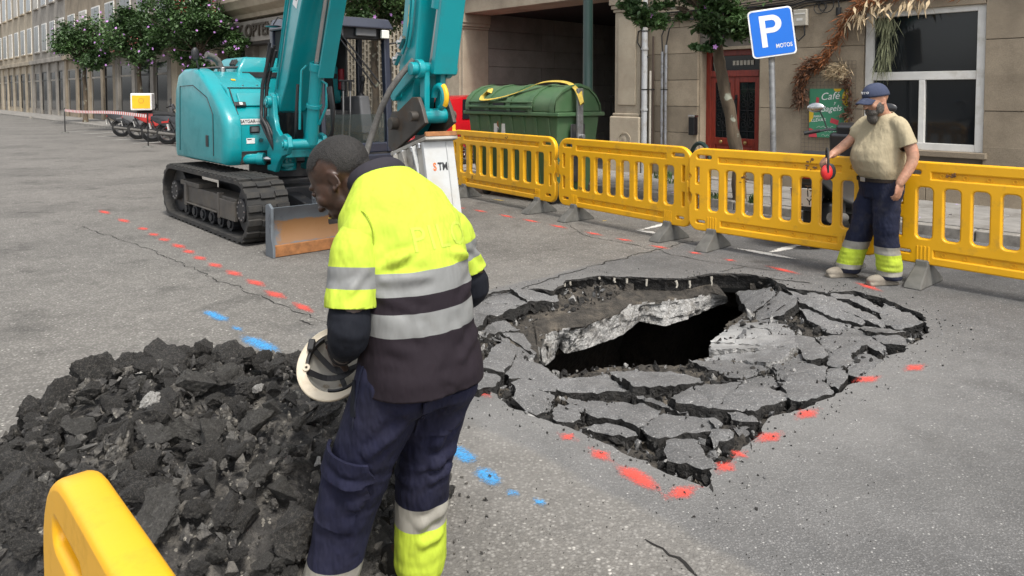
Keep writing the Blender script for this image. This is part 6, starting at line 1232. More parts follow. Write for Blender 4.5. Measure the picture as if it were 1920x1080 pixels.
def tree(name, label, base, trunk, crown_c, crown_r, nleaf, leaf, seed, nfl, mats=('leaf_dark', 'leaf_mid'), tr=.1, lobes=()):
    t = empty(name, base, 0, label, 'tree', 'flowering street trees'); rn = random.Random(seed); base = Vector(base)
    tp_ = [Vector(p)-base for p in trunk]; mb = MB(); n = len(tp_); pp = []
    for i in range(n-1):
        for k in range(4): pp.append(tp_[i].lerp(tp_[i+1], k/4)+Vector((rn.uniform(-.012, .012), rn.uniform(-.012, .012), 0)))
    pp.append(tp_[-1]); mb.tube(pp, [tr*(1.25 if i == 0 else 1)*(1-.35*i/len(pp))*(1+rn.uniform(-.08, .1)) for i in range(len(pp))], 12); obj('trunk', mb, 'bark', t, smooth=60)
    cc = Vector(crown_c)-base; mb = MB(); ends = []
    for k in range(16):
        d = Vector((rn.gauss(0, 1), rn.gauss(0, 1), rn.gauss(.2, .8))).normalized(); e = cc+Vector((d.x*crown_r[0], d.y*crown_r[1], d.z*crown_r[2]))*rn.uniform(.55, .95); s0 = tp_[-1]+(tp_[-2]-tp_[-1])*rn.uniform(0, .3)
        m1 = s0.lerp(e, .5)+Vector((rn.uniform(-.1, .1), rn.uniform(-.1, .1), .12)); mb.tube([s0, m1, e], [tr*.36, tr*.2, .006], 6); ends.append(e)
    for L_, _ in lobes: e = Vector(L_)-base; mb.tube([tp_[-1], tp_[-1].lerp(e, .5)+Vector((0, 0, .1)), e], [tr*.3, tr*.16, .006], 6)
    obj('limbs', mb, 'bark', t, smooth=60)
    obj('crown', leaf_cloud(cc, tuple(r*.8 for r in crown_r), int(nleaf*.6), leaf, seed, 26), mats[0], t); obj('crown', leaf_cloud(cc, tuple(r*.86 for r in crown_r), int(nleaf*.4), leaf, seed+1, 22), mats[1], t)
    for i, (L_, r) in enumerate(lobes): obj('crown', leaf_cloud(Vector(L_)-base, r, int(2000*max(r)*2), leaf, seed+5+i, 8), mats[i % 2], t)
    allc = [(cc, crown_r)]+[(Vector(L_)-base, r) for L_, r in lobes]
    for k in range(nfl):
        c, r = allc[0] if k % 3 or len(allc) < 2 else rn.choice(allc[1:]); d = Vector((rn.gauss(0, 1), -abs(rn.gauss(0, 1)), rn.gauss(-.1, 1))).normalized(); p = c+Vector((d.x*r[0], d.y*r[1], d.z*r[2]))*rn.uniform(.75, 1.05)
        o = link('flower', FLW, 'flower_purple', t); o.location = p; s_ = rn.uniform(.035, .05)*(1.25 if base.y > 15 else 1); o.scale = (s_, s_, s_); o.rotation_euler = (R(90)+rn.uniform(-.6, .6), 0, rn.uniform(-.8, .8))
    return t
b0 = G(1388, 378, .1); tree('street_tree', 'leaning tree with lichened trunk in front of the red door', b0, [b0-Vector((0, 0, .1)), P(1384, 300, b0.y), P(1370, 220, b0.y+.02), P(1352, 140, b0.y+.05), P(1345, 92, b0.y+.05), P(1340, 40, b0.y)], P(1300, -70, b0.y-.1), (1.25, 1.2, .8), 8000, .085, 4, 14, lobes=[(P(1330, 55, b0.y-.25), (.38, .35, .2)), (P(1250, 30, b0.y-.2), (.42, .35, .22)), (P(1195, 18, b0.y-.3), (.26, .2, .14)), (P(1385, 45, b0.y-.35), (.28, .25, .24)), (P(1330, 82, b0.y-.3), (.2, .18, .13)), (P(1365, 15, b0.y-.2), (.4, .3, .25))])
q0 = W(-27.3, 9.75, HK); tree('street_tree', 'bushy tree with purple blossom behind the excavator tail', q0, [q0, q0+Vector((.05, 0, 1.2)), q0+Vector((0, 0, 2.3)), q0+Vector((.02, 0, 3.0))], q0+Vector((-.05, 0, 3.95)), (1.75, 1.6, 1.55), 17000, .13, 14, 60, tr=.11, lobes=[(q0+Vector((-1.5, -.4, 3.0)), (.5, .5, .4)), (q0+Vector((1.5, -.5, 3.1)), (.5, .5, .35)), (q0+Vector((.3, -.8, 2.5)), (.7, .6, .4))])
q1 = W(-15.6, 9.75, HK); tree('street_tree', 'tree with white blossom above the excavator cab roof', q1, [q1, q1+Vector((.05, 0, 1.2)), q1+Vector((0, 0, 2.3)), q1+Vector((.02, 0, 3.0))], q1+Vector((.1, 0, 3.95)), (1.35, 1.25, 1.1), 11000, .11, 24, 26, tr=.1)
q2 = W(-44., 9.75, HK); tree('street_tree', 'farthest street tree left of the excavator', q2, [q2, q2+Vector((.05, 0, 1.2)), q2+Vector((0, 0, 2.3)), q2+Vector((.02, 0, 3.0))], q2+Vector((.1, 0, 4.2)), (1.7, 1.6, 1.5), 8000, .17, 34, 20, tr=.12)
q3 = W(-34.5, 9.75, HK); tree('street_tree', 'second street tree left of the excavator, behind the scooters', q3, [q3, q3+Vector((.05, 0, 1.2)), q3+Vector((0, 0, 2.3)), q3+Vector((.02, 0, 3.0))], q3+Vector((.1, 0, 4.1)), (1.8, 1.7, 1.6), 12000, .15, 44, 30, tr=.12, lobes=[(q3+Vector((-1.4, -.6, 3.0)), (.6, .5, .4))])
# weeds, fallen blossom
gr = MB(); rn = random.Random(2)
def tuft(name, u, v, z, n, h, label, spread=.08, m='leaf_mid'):
    c = G(u, v, z); mb = MB()
    for k in range(n):
        a, l = rn.uniform(0, 6.3), h*rn.uniform(.5, 1); d = Vector((math.cos(a), math.sin(a), 0)); p = Vector((rn.uniform(-spread, spread), rn.uniform(-spread, spread), 0)); w = Vector((-d.y, d.x, 0))*.008
        mb.add([p-w, p+w, p+d*l*.3+Vector((0, 0, l*.7))+w*.8, p+d*l*.3+Vector((0, 0, l*.7))-w*.8, p+d*l*.7+Vector((0, 0, l*.8))], [(0, 1, 2, 3), (3, 2, 4)])
    return obj(name, mb, m, label=label, cat='weeds', loc=c)
tuft('weed_tuft', 1415, 380, .12, 60, .16, 'green weed tuft right of the leaning tree trunk'); tuft('weed_tuft', 1345, 372, .12, 70, .13, 'dry weed tuft left of the leaning tree trunk', .14); tuft('weed_tuft', 1243, 335, .12, 70, .2, 'weeds at the foot of the wall pipes', .16); tuft('weed_tuft', 1258, 345, .12, 30, .12, 'small weeds on the pavement near the wall pipes', .1)
mb = MB()
for k in range(170):
    p = W(rn.uniform(-9, -3), rn.choice((rn.uniform(7.6, 11.2), rn.gauss(9.15, .2))), 0); p.z = (HK+.02 if p.dot(N2) > NK else .006); a = rn.uniform(0, 6); s_ = rn.uniform(.012, .028); d = Vector((math.cos(a), math.sin(a), .2))*s_; e = Vector((-math.sin(a), math.cos(a), .3))*s_*.6
    mb.add([p-d, p+e, p+d, p-e], [(0, 1, 2, 3)])
mat('petal', (.42, .33, .55), .7, var=.4); obj('fallen_petals', mb, 'petal', label='fallen purple petals scattered along the kerb', cat='petals', kind='stuff')

# ------------------------------------------------------------------ cafe poster, wire grid, dried flowers on the granite house
wg = empty('wire_grid', (0, 0, 0), label='rusty wire grid panel hung on the wall behind the café poster', cat='grid'); wg.matrix_world = sframe(-5.52, NF-.06, HK)
mat('wire', (.16, .13, .1), .6, metal=.4)
for k in range(15): mb = MB(); mb.cyl((k*.06, 0, .5), (k*.06, 0, 2.02), .0028, n=5); obj('wire', mb, 'wire', wg)
for k in range(26): mb = MB(); mb.cyl((0, -.005, .5+k*.0608), (.84, -.005, .5+k*.0608), .0028, n=5); obj('wire', mb, 'wire', wg)
ps = empty('cafe_poster', (0, 0, 0), label='green poster lettered Café y Bagels para llevar on the wall', cat='poster'); ps.matrix_world = sframe(-5.38, NF-.085, HK+.84)
mat('poster_green', (.045, .22, .12), .6, var=.06); mat('poster_yellow', (.6, .4, .02), .6); mat('poster_red', (.5, .05, .07), .6); PW, PH = .60, .76
part(ps, 'board', 'poster_green', (0, PW, 0, .012, 0, PH))
def blob(pts, m):
    mb = MB(); mb.add([(x, -.0015, z) for x, z in pts], [tuple(range(len(pts)))]); obj('printed_shape', mb, m, ps)
ellp = lambda cx, cz, rx, rz, a0, a1, n=12: [(cx+rx*math.cos(t), cz+rz*math.sin(t)) for t in np.linspace(a0, a1, n)]
blob(ellp(PW, .62, .09, .13, PI/2, 3*PI/2), 'poster_yellow'); blob(ellp(0, .36, .07, .13, -PI/2, PI/2), 'poster_yellow'); blob([(0, 0)]+ellp(0, 0, .13, .14, 0, PI/2), 'poster_red'); blob([(PW, 0)]+ellp(PW, .0, .16, .1, PI/2, PI), 'poster_yellow'); blob(ellp(PW, .22, .055, .09, PI/2, 3*PI/2), 'poster_yellow'); blob(ellp(.44, PH, .06, .05, PI, 2*PI), 'poster_yellow')
blob([(.1, .5), (.15, .49), (.155, .62), (.11, .63)], 'poster_red'); blob([(.33, .24), (.45, .2), (.47, .27), (.35, .31)], 'poster_red')
tf = lambda x, z: frame(Vector((x, -.003, z)), Vector((1, 0, .08)).normalized(), Vector((-.08, 0, 1)).normalized(), Vector((0, -1, 0)))
for s_, x, z, sz, sh_ in (('Café', .32, .64, .16, .3), ('y', .4, .545, .07, .3), ('Bagels', .34, .45, .13, .3), ('PARA', .13, .325, .05, .1), ('LLEVAR', .15, .27, .07, .1)): link('printed_word', text_mesh(s_, sz, tf(x, z), shear=sh_), 'white_plain', ps)
for z, x0, x1 in ((.165, .12, .38), (.1, .2, .42), (.035, .2, .44)):
    mb = MB(); mb.tube([(x, -.003, z+.012*math.sin(x*90)+.004*math.sin(x*37)) for x in np.linspace(x0, x1, 40)], .0018, 4); obj('printed_line', mb, 'white_plain', ps)
mat('dry_rust', (.23, .085, .03), .9, var=.4, vscale=10); mat('dry_pale', (.45, .35, .22), .9, var=.3, vscale=10); mat('dry_brown', (.12, .06, .035), .9, var=.4, vscale=12); mat('dry_moss', (.15, .16, .09), .9, var=.3)
def spray(pts, n, L, wid, spread, seed, hang=.0, along_=.6):
    rn = random.Random(seed); mb = MB(); c = [Vector(p) for p in pts]
    for k in range(n):
        t = rn.random()*(len(c)-1); i = min(int(t), len(c)-2); p = c[i].lerp(c[i+1], t-i)+Vector((rn.gauss(0, spread), rn.gauss(0, spread*.5), rn.gauss(0, spread)))
        d = ((c[i]-c[i+1]).normalized()*along_+Vector((rn.gauss(0, .5), rn.gauss(-.3, .4), rn.gauss(0, .5)-hang))).normalized(); l = L*rn.uniform(.5, 1.2); w = d.cross(Vector((rn.gauss(0, 1), rn.gauss(0, 1), rn.gauss(0, 1)))).normalized()*wid*rn.uniform(.6, 1.2)
        mb.add([p, p+d*l*.4+w, p+d*l+Vector((0, -.01, -.02)), p+d*l*.4-w], [(0, 1, 2, 3)])
    return mb
gl = empty('dried_garland', (0, 0, 0), label='dried leaf garland arching over the white shop window', cat='garland'); gl.matrix_world = sframe(-5.05, NF-.12, HK)
obj('rust_leaves', spray([(-.12, 0, 2.0), (.05, 0, 2.3), (.2, 0, 2.62), (.45, 0, 2.85), (.8, 0, 2.95), (1.3, 0, 2.98), (1.9, 0, 2.9)], 700, .15, .011, .045, 3), 'dry_rust', gl); obj('pale_leaves', spray([(.3, -.05, 2.65), (.5, -.06, 2.75), (.8, -.06, 2.8), (1.4, -.06, 2.85)], 95, .22, .022, .06, 5, hang=1.1, along_=.1), 'dry_pale', gl); obj('hanging_moss', spray([(.72, -.02, 2.7), (.85, -.02, 2.6), (.8, -.02, 2.2), (.78, -.02, 1.95)], 300, .3, .006, .05, 7, hang=2, along_=0), 'dry_moss', gl)
dw = empty('dried_wreath', (0, 0, 0), label='brown dried flower bunch on the upper left of the wire grid', cat='wreath'); dw.matrix_world = sframe(-5.52, NF-.1, HK); obj('brown_sprigs', spray([(.0, 0, 1.35), (-.02, 0, 1.7), (.08, 0, 1.95), (.3, 0, 2.0)], 520, .12, .014, .05, 9), 'dry_brown', dw); obj('rust_sprigs', spray([(-.02, 0, 1.5), (.02, 0, 1.8), (.2, 0, 2.0), (.35, 0, 2.0)], 200, .1, .012, .05, 10), 'dry_rust', dw)
dw2 = empty('dried_wreath', (0, 0, 0), label='pale dried grass bunch at the upper right of the wire grid', cat='wreath'); dw2.matrix_world = sframe(-5.0, NF-.1, HK); obj('pale_grass', spray([(-.05, 0, 1.85), (.1, 0, 1.9), (.2, 0, 1.8)], 420, .12, .006, .05, 11), 'dry_pale', dw2); obj('brown_sprigs', spray([(.2, 0, 1.75), (.24, 0, 1.4), (.2, 0, 1.1)], 260, .1, .014, .045, 12), 'dry_brown', dw2)

# ------------------------------------------------------------------ people
def fabric(name, col, weave=900., fold=.35, var=.1, dirt=None, rough=.85, dpos=(.55, .75), dscale=5):
    m, nt, b = newmat(name); n = tex(nt, 'noise', 4, detail=5); c = ramp(nt, n.outputs[0], [(.3, tuple(x*(1-var) for x in col)), (.7, tuple(min(1, x*(1+var)) for x in col))])
    if dirt: d = tex(nt, 'noise', dscale, detail=8, rough=.7); c = mixc(nt, c, dirt, ramp(nt, d.outputs[0], [(dpos[0], 0), (dpos[1], .7)]))
    nt.links.new(c, b.inputs['Base Color']); b.inputs['Roughness'].default_value = rough; b.inputs['Specular IOR Level'].default_value = .22
    f = tex(nt, 'noise', 7, detail=3, stretch=(1.6, 1.6, .7)); bump(nt, b, f.outputs[0], fold, .05); w = tex(nt, 'noise', weave, detail=2); bump(nt, b, w.outputs[0], .15, .001)
fabric('hivis', (.40, .51, .05), dirt=(.17, .18, .05), fold=.55, dpos=(.66, .80), dscale=8); fabric('hivis_low', (.38, .48, .04), dirt=(.24, .28, .06), fold=.5, dpos=(.5, .75)); fabric('retro', (.185, .19, .188), rough=.5, fold=.25, var=.06, dirt=(.14, .14, .13)); fabric('retro_dirty', (.25, .24, .21), rough=.6, dirt=(.27, .25, .2)); fabric('plum', (.0135, .0095, .0135), fold=.3); fabric('sleeve_blue', (.0062, .0075, .012), fold=.4); fabric('navy', (.0105, .0115, .030), fold=.7, var=.35, dirt=(.024, .024, .042), dpos=(.45, .7)); fabric('navy2', (.011, .014, .032), fold=.6, var=.3, dirt=(.05, .046, .045), dpos=(.5, .75)); fabric('collar_grey', (.028, .026, .033), fold=.2); fabric('tan_shirt', (.37, .315, .21), fold=.5, var=.06, dirt=(.33, .28, .18)); fabric('boot', (.22, .195, .16), fold=.3, dirt=(.12, .1, .08)); fabric('boot_dark', (.03, .028, .026)); fabric('cap_blue', (.045, .055, .095), fold=.3, dirt=(.12, .13, .17), dscale=14); fabric('belt', (.02, .015, .012))
def skin(name, col, red, rough=.42):
    m, nt, b = newmat(name); n = tex(nt, 'noise', 30, detail=5); c = ramp(nt, n.outputs[0], [(.35, tuple(x*.8 for x in col)), (.65, tuple(x*1.18 for x in col))]); n2 = tex(nt, 'noise', 9, detail=3); c = mixc(nt, c, red, ramp(nt, n2.outputs[0], [(.45, 0), (.75, .45)])); nt.links.new(c, b.inputs['Base Color']); b.inputs['Roughness'].default_value = rough
    b.inputs['Subsurface Weight'].default_value = .08; b.inputs['Subsurface Radius'].default_value = (.01, .004, .002); n3 = tex(nt, 'noise', 220, detail=3); bump(nt, b, n3.outputs[0], .25, .0015)
skin('skin_dark', (.045, .022, .0135), (.062, .028, .017)); skin('skin_tan', (.40, .215, .14), (.45, .18, .115), .5)
def hairmat(name, col, col2, scale=160, st=None):
    m, nt, b = newmat(name); n = tex(nt, 'noise', scale, detail=4, stretch=st); nt.links.new(ramp(nt, n.outputs[0], [(.4, col), (.68, col2)]), b.inputs['Base Color']); b.inputs['Roughness'].default_value = .75; bump(nt, b, n.outputs[0], .8, .004)
hairmat('hair_black', (.007, .0065, .006), (.022, .019, .017), 260)
nt = MATS['hair_black'].node_tree; a_n = nt.nodes.new('ShaderNodeAttribute'); a_n.attribute_name = 'cover'; n_n = tex(nt, 'noise', 420, detail=3); ad_ = nt.nodes.new('ShaderNodeMath'); ad_.operation = 'ADD'; nt.links.new(a_n.outputs['Fac'], ad_.inputs[0]); nt.links.new(n_n.outputs[0], ad_.inputs[1]); rr_ = nt.nodes.new('ShaderNodeMapRange'); rr_.inputs[1].default_value = .55; rr_.inputs[2].default_value = 1.15; nt.links.new(ad_.outputs[0], rr_.inputs[0]); tb_ = nt.nodes.new('ShaderNodeBsdfTransparent'); mx_ = nt.nodes.new('ShaderNodeMixShader'); nt.links.new(rr_.outputs[0], mx_.inputs[0]); nt.links.new(tb_.outputs[0], mx_.inputs[1]); nt.links.new(nt.nodes['Principled BSDF'].outputs[0], mx_.inputs[2]); nt.links.new(mx_.outputs[0], nt.nodes['Material Output'].inputs[0])
hairmat('beard_grey', (.02, .016, .0125), (.15, .135, .12), 120, (3, 3, 1)); mat('lip', (.055, .022, .017), .45); mat('eye_white', (.5, .47, .42), .2); mat('eye_dark', (.01, .008, .006), .15); mat('tooth', (.6, .42, .08), .4)
def erings(spec, n=28):      # (a, z, lean, half width b, half depth a, [b0])
    out = []
    for q in spec:
        a, z, ph, hw, hd = q[:5]; b0 = q[5] if len(q) > 5 else 0; ph = R(ph); r = []
        for k in range(n):
            t = 2*PI*k/n; cb, sb_ = math.cos(t), math.sin(t); cb = math.copysign(abs(cb)**.85, cb); sb_ = math.copysign(abs(sb_)**.85, sb_)
            r.append((a+hd*sb_*math.cos(ph), b0+hw*cb, z-hd*sb_*math.sin(ph)))
        out.append(r)
    return out
def limb(mb, pts, rs, n=16):
    pts = [Vector(p) for p in pts]; P_, R_ = [], []
    for i in range(len(pts)-1):
        for k in range(5):
            t = k/5; a, b_, c, d = [pts[max(0, min(len(pts)-1, i+j))] for j in (-1, 0, 1, 2)]
            P_.append(.5*((2*b_)+(c-a)*t+(2*a-5*b_+4*c-d)*t*t+(3*b_-a-3*c+d)*t**3)); R_.append(rs[i]+(rs[i+1]-rs[i])*t)
    P_.append(pts[-1]); R_.append(rs[-1]); mb.tube(P_, R_, n)
    for p, r in ((pts[0], rs[0]), (pts[-1], rs[-1])): mb.ell(p, (r, 0, 0), (0, r, 0), (0, 0, r), 12, 8)
def hand(mb, wrist, d, nrm, curl, side, size=1.):
    """palm, four unequal bent fingers and a thumb; d = towards the fingers, nrm = out of the palm"""
    d, nrm = Vector(d).normalized(), Vector(nrm); nrm = (nrm-d*nrm.dot(d)).normalized(); s_ = d.cross(nrm)*side; w = Vector(wrist)
    mb.ell(w+d*.045*size, d*.052*size, s_*.042*size, nrm*.016*size); mb.ell(w+d*.06*size, d*.035*size, s_*.043*size, nrm*.014*size)
    for k, (o, L, c_) in enumerate(((.031, .072, 0), (.011, .080, .05), (-.010, .075, .1), (-.030, .060, .18))):
        p = w+(d*.085+s_*o)*size; pts = [p-d*.02*size, p]; a = 0
        for j, f in enumerate((.45, .32, .23)): a += (curl+c_)*(.8 if j == 0 else 1.1); p = p+(d*math.cos(a)+nrm*math.sin(a))*L*f*size; pts.append(p)
        mb.tube(pts, [r*size for r in (.0095, .0095, .0088, .0082, .0068)], 8)
    p = w+(d*.025+s_*.032)*size; td = (d*.55+s_*.75+nrm*.35).normalized(); mb.tube([p-td*.015*size, p+td*.03*size, p+(td*.035+d*.028+nrm*.012)*size, p+(td*.035+d*.05+nrm*.024)*size], [.0125*size, .0115*size, .010*size, .0075*size], 8)
def cut_regions(me, planes, pick):
    """cut the mesh along planes (co, no) and set material_index by pick(centre)"""
    bm = bmesh.new(); bm.from_mesh(me)
    for co, no in planes: bmesh.ops.bisect_plane(bm, geom=bm.verts[:]+bm.edges[:]+bm.faces[:], plane_co=co, plane_no=no, dist=1e-5)
    for f in bm.faces: f.material_index = pick(f.calc_center_median()); f.smooth = True
    bm.to_mesh(me); bm.free(); return me
def folds(me, amp, sc, seed, mask=None, st=(1, 1, 1)):
    a = verts_np(me); nn = np.empty(len(me.vertices)*3); me.vertices.foreach_get('normal', nn); nn = nn.reshape(-1, 3)
    for i in range(len(a)):
        p = Vector((a[i][0]*sc*st[0]+seed, a[i][1]*sc*st[1], a[i][2]*sc*st[2])); h = (1-abs(noise.noise(p))*2.2)*.6+noise.noise(p*2.3)*.4
        a[i] += nn[i]*h*amp*(mask(a[i]) if mask else 1)
    set_verts(me, a); return me
def creases(me, segs):
    """cloth folds: ridges (amp>0) or valleys along given segments (a, b, amp, width)"""
    a = verts_np(me); nn = np.empty(len(me.vertices)*3); me.vertices.foreach_get('normal', nn); nn = nn.reshape(-1, 3)
    for p, q, amp, w in segs:
        p, q = np.array(p), np.array(q); d = q-p; t = np.clip(((a-p)@d)/(d@d), 0, 1); c = p+t[:, None]*d; wob = .012*np.sin(t*9+amp*900); r = np.linalg.norm(a-c, axis=1)+wob*.3; f = np.sin(np.clip(t, 0, 1)*PI)**.5
        a += nn*(1.7*amp*f*(np.exp(-(r/w)**2)-.55*np.exp(-((r-w*1.7)/w)**2)))[:, None]
    set_verts(me, a); return me
def trim_open(me, planes):
    """open a closed garment: delete what lies beyond each plane (co, no pointing to the removed side)"""
    bm = bmesh.new(); bm.from_mesh(me)
    for co, no, ok in planes:
        g = [f for f in bm.faces if ok(f.calc_center_median())]; vs = {v for f in g for v in f.verts}; es = {e for f in g for e in f.edges}
        bmesh.ops.bisect_plane(bm, geom=list(vs)+list(es)+g, plane_co=co, plane_no=no, dist=1e-5, clear_outer=True)
    bm.to_mesh(me); bm.free(); return me
def patch(parent, name, m, target, M, w, h, nx=14, ny=14, off=.006, th=.006, taper=0, round_=.0):
    """cloth patch laid on a garment: a grid projected on to it (M: centre, x, y in the patch, z outwards)"""
    mb = MB(); idx = 0
    for j in range(ny+1):
        for i in range(nx+1):
            u, v = i/nx*2-1, j/ny*2-1; mb.v.append(M @ Vector((u*w/2*(1-taper*(1-v)/2), v*h/2, 0)))
    for j in range(ny):
        for i in range(nx): mb.f.append([j*(nx+1)+i, j*(nx+1)+i+1, (j+1)*(nx+1)+i+1, (j+1)*(nx+1)+i]); mb.mi.append(0)
    me = mb.mesh(name); me.transform(M.inverted()); o = bpy.data.objects.new('tmp', me); COL.objects.link(o); o.matrix_world = parent.matrix_world @ M
    sw = o.modifiers.new('s', 'SHRINKWRAP'); sw.target = target; sw.wrap_method = 'PROJECT'; sw.use_project_z = True; sw.use_negative_direction = True; sw.use_positive_direction = False; sw.offset = off
    bpy.context.view_layer.update(); dg = bpy.context.evaluated_depsgraph_get(); me2 = bpy.data.meshes.new_from_object(o.evaluated_get(dg), depsgraph=dg); bpy.data.objects.remove(o)
    bm = bmesh.new(); bm.from_mesh(me2); zs = sorted(v.co.z for v in bm.verts if v.co.z < -.004); mid_ = zs[len(zs)//2] if zs else 0
    bmesh.ops.delete(bm, geom=[v for v in bm.verts if v.co.z > -.004 or abs(v.co.z-mid_) > .09], context='VERTS'); bm.to_mesh(me2); bm.free()
    me2 = modded(me2, [('SMOOTH', dict(iterations=4, factor=.4)), ('SOLIDIFY', dict(thickness=th, offset=0))]); me2.transform(M)
    return link(name, me2, m, parent, smooth=50)
def head_parts(mb, H, ear=1., jaw=1.):
    E = lambda c, r: mb.ell(H @ Vector(c), H.to_3x3() @ Vector((r[0], 0, 0)), H.to_3x3() @ Vector((0, r[1], 0)), H.to_3x3() @ Vector((0, 0, r[2])), 20, 14)
    E((0, -.015, .035), (.079, .106, .092)); E((0, .03, -.02), (.069, .070, .088)); E((0, .045, -.085), (.047*jaw, .048, .034)); E((0, .02, -.07), (.06*jaw, .05, .05)); E((0, .082, .02), (.052, .02, .014)); E((0, .1, -.02), (.011, .018, .03)); E((0, .112, -.044), (.0185, .016, .012)); E((0, .088, -.076), (.027, .015, .009)); E((0, .084, -.092), (.025, .016, .009))
    for s_ in (-1, 1):
        E((s_*.04, .062, -.036), (.028, .026, .026)); h3 = H.to_3x3(); pts = [H @ Vector((s_*(.0745+.007*math.sin(t*.5)), -.016-.017*math.sin(t)*1.0+.006*math.cos(t), -.010+.029*math.cos(t))) for t in np.linspace(-.5, 3.6, 14)]
        mb.tube(pts, .0052, 8); E((s_*.0715, -.014, -.010), (.006, .014, .023)); E((s_*.073, -.002, -.035), (.007, .008, .010)); pts = [H @ Vector((s_*.0765, -.014-.008*math.sin(t), -.008+.016*math.cos(t))) for t in np.linspace(0, 3.0, 8)]; mb.tube(pts, .0045, 6)

# --- the man in the yellow polo shirt
Q1 = Vector((-.318, 2.31, 0)); FW = Vector((-.70, .714, 0)).normalized(); p1 = empty('person', Q1, math.atan2(FW.y, FW.x), 'person in yellow hi-vis polo shirt and navy cargo trousers, head bowed, holding a helmet', 'person')
bpy.context.view_layer.update(); PM1 = p1.matrix_world.copy(); PI1 = PM1.inverted(); lp_ = lambda w: PI1 @ w
hf = Vector((-.955, .30, 0)).normalized(); pt0 = R(36); fdir = hf*math.cos(pt0)-Vector((0, 0, 1))*math.sin(pt0); hup = hf*math.sin(pt0)+Vector((0, 0, 1))*math.cos(pt0); hrt = fdir.cross(hup)
r3 = PI1.to_3x3(); Hc = lp_(P(638, 333, 2.46)); HD = frame(Hc, (r3 @ hrt)*1.04, (r3 @ fdir)*1.06, (r3 @ hup)*1.06)
torso = [(-.045, .735, 0, .198, .172), (-.045, .80, 2, .196, .168), (-.03, .90, 6, .186, .152), (-.01, 1.02, 10, .190, .145), (.02, 1.12, 16, .202, .147), (.055, 1.21, 24, .208, .138), (.10, 1.285, 36, .192, .116), (.145, 1.335, 46, .135, .095), (.185, 1.375, 52, .085, .08)]
slim = [(a, z, p, w-(.045 if z < .95 else .025), d-(.05 if z < .95 else .025)) for a, z, p, w, d in torso]
LS, LE, LW = (.03, .178, 1.222), (-.03, .252, .945), (.20, .135, .80); RS, RE, RW = (.05, -.182, 1.215), (.05, -.29, .965), (.27, -.09, .80)
mb = MB(); head_parts(mb, HD); mb.loft(erings(slim)); nk = HD @ Vector((0, -.035, -.075)); limb(mb, [HD @ Vector((0, -.03, -.02)), nk, (.20, .012, 1.365), (.15, 0, 1.32)], [.06, .058, .064, .07])
E_ = lambda c, r: mb.ell(HD @ Vector(c), HD.to_3x3() @ Vector((r[0], 0, 0)), HD.to_3x3() @ Vector((0, r[1], 0)), HD.to_3x3() @ Vector((0, 0, r[2])), 16, 10)
E_((0, -.082, -.052), (.048, .022, .016)); E_((0, -.078, -.085), (.05, .02, .016))
for S_, E__, W_, sd_ in ((LS, LE, LW, 1), (RS, RE, RW, -1)): limb(mb, [S_, E__, W_], [.05, .042, .03])
hand(mb, LW, (.8, -.1, -.25), (.1, -.9, .2), .5, 1); hand(mb, RW, (.6, .35, -.2), (.2, .9, .2), .5, -1)
LH, LK, LA = (-.01, .095, .80), (.09, .145, .46), (.17, .20, .09); RH, RK, RA = (-.02, -.095, .80), (.035, -.075, .46), (.045, -.06, .09)
mb.loft(erings([(0, .72, 0, .14, .1), (0, .86, 0, .15, .11), (0, .95, 5, .15, .11)])); limb(mb, [LH, LK, LA], [.075, .05, .035]); limb(mb, [RH, RK, RA], [.075, .05, .035])
for A_ in (LA, RA): mb.ell((A_[0]+.07, A_[1], .055), (.12, 0, 0), (0, .042, 0), (0, 0, .04))
body = link('body', blend_body(mb, .0052, 3), 'skin_dark', p1)
# hair: scalp faces lifted a little
def hair_from(body, H, test, off, m, parent, name='hair'):
    bm = bmesh.new(); bm.from_mesh(body.data); Hi = H.inverted(); bad = [f for f in bm.faces if not test(Hi @ f.calc_center_median())]; bmesh.ops.delete(bm, geom=bad, context='FACES'); bm.normal_update()
    rn = random.Random(1)
    for v in bm.verts: v.co += v.normal*(off*(.25 if v.is_boundary else 1)+rn.uniform(-.0008, .0012))
    me = bpy.data.meshes.new(name); bm.to_mesh(me); bm.free(); return link(name, me, m, parent, smooth=True)
def hairline(q): return (.052-.1*abs(q.x) if q.y > .05 else .048-.35*(.05-q.y) if q.y > -.01 else .027-1.1*(-.01-q.y) if q.y > -.07 else -.04) + (.03 if abs(q.x) > .074 and q.y > -.05 else 0)
hr = hair_from(body, HD, lambda q: q.z > hairline(q)-.006 and q.z > -.055, .0022, 'hair_black', p1)
at = hr.data.attributes.new('cover', 'FLOAT', 'POINT'); Hi_ = HD.inverted(); at.data.foreach_set('value', [max(0, min(1, (q.z-hairline(q))/.05)) for q in (Hi_ @ v.co for v in hr.data.vertices)])
for s_ in (-1, 1):
    mb = MB(); c = HD @ Vector((s_*.032, .088, .0)); mb.ell(c, (.012, 0, 0), (0, .012, 0), (0, 0, .010)); obj('eyelid', mb, 'skin_dark', p1, smooth=True); mb = MB(); mb.tube([HD @ Vector((s_*.014, .104, .02)), HD @ Vector((s_*.032, .102, .026)), HD @ Vector((s_*.05, .09, .022))], .0035, 6); obj('eyebrow', mb, 'hair_black', p1, smooth=True)
mb = MB(); mb.tube([HD @ Vector((-.024, .092, -.083)), HD @ Vector((0, .102, -.083)), HD @ Vector((.024, .092, -.083))], [.003, .005, .003], 8); obj('mouth', mb, 'lip', p1, smooth=True); mb = MB(); mb.ell(HD @ Vector((-.016, .099, -.086)), (.005, 0, 0), (0, .005, 0), (0, 0, .0035)); obj('yellow_speck', mb, 'tooth', p1, smooth=True)
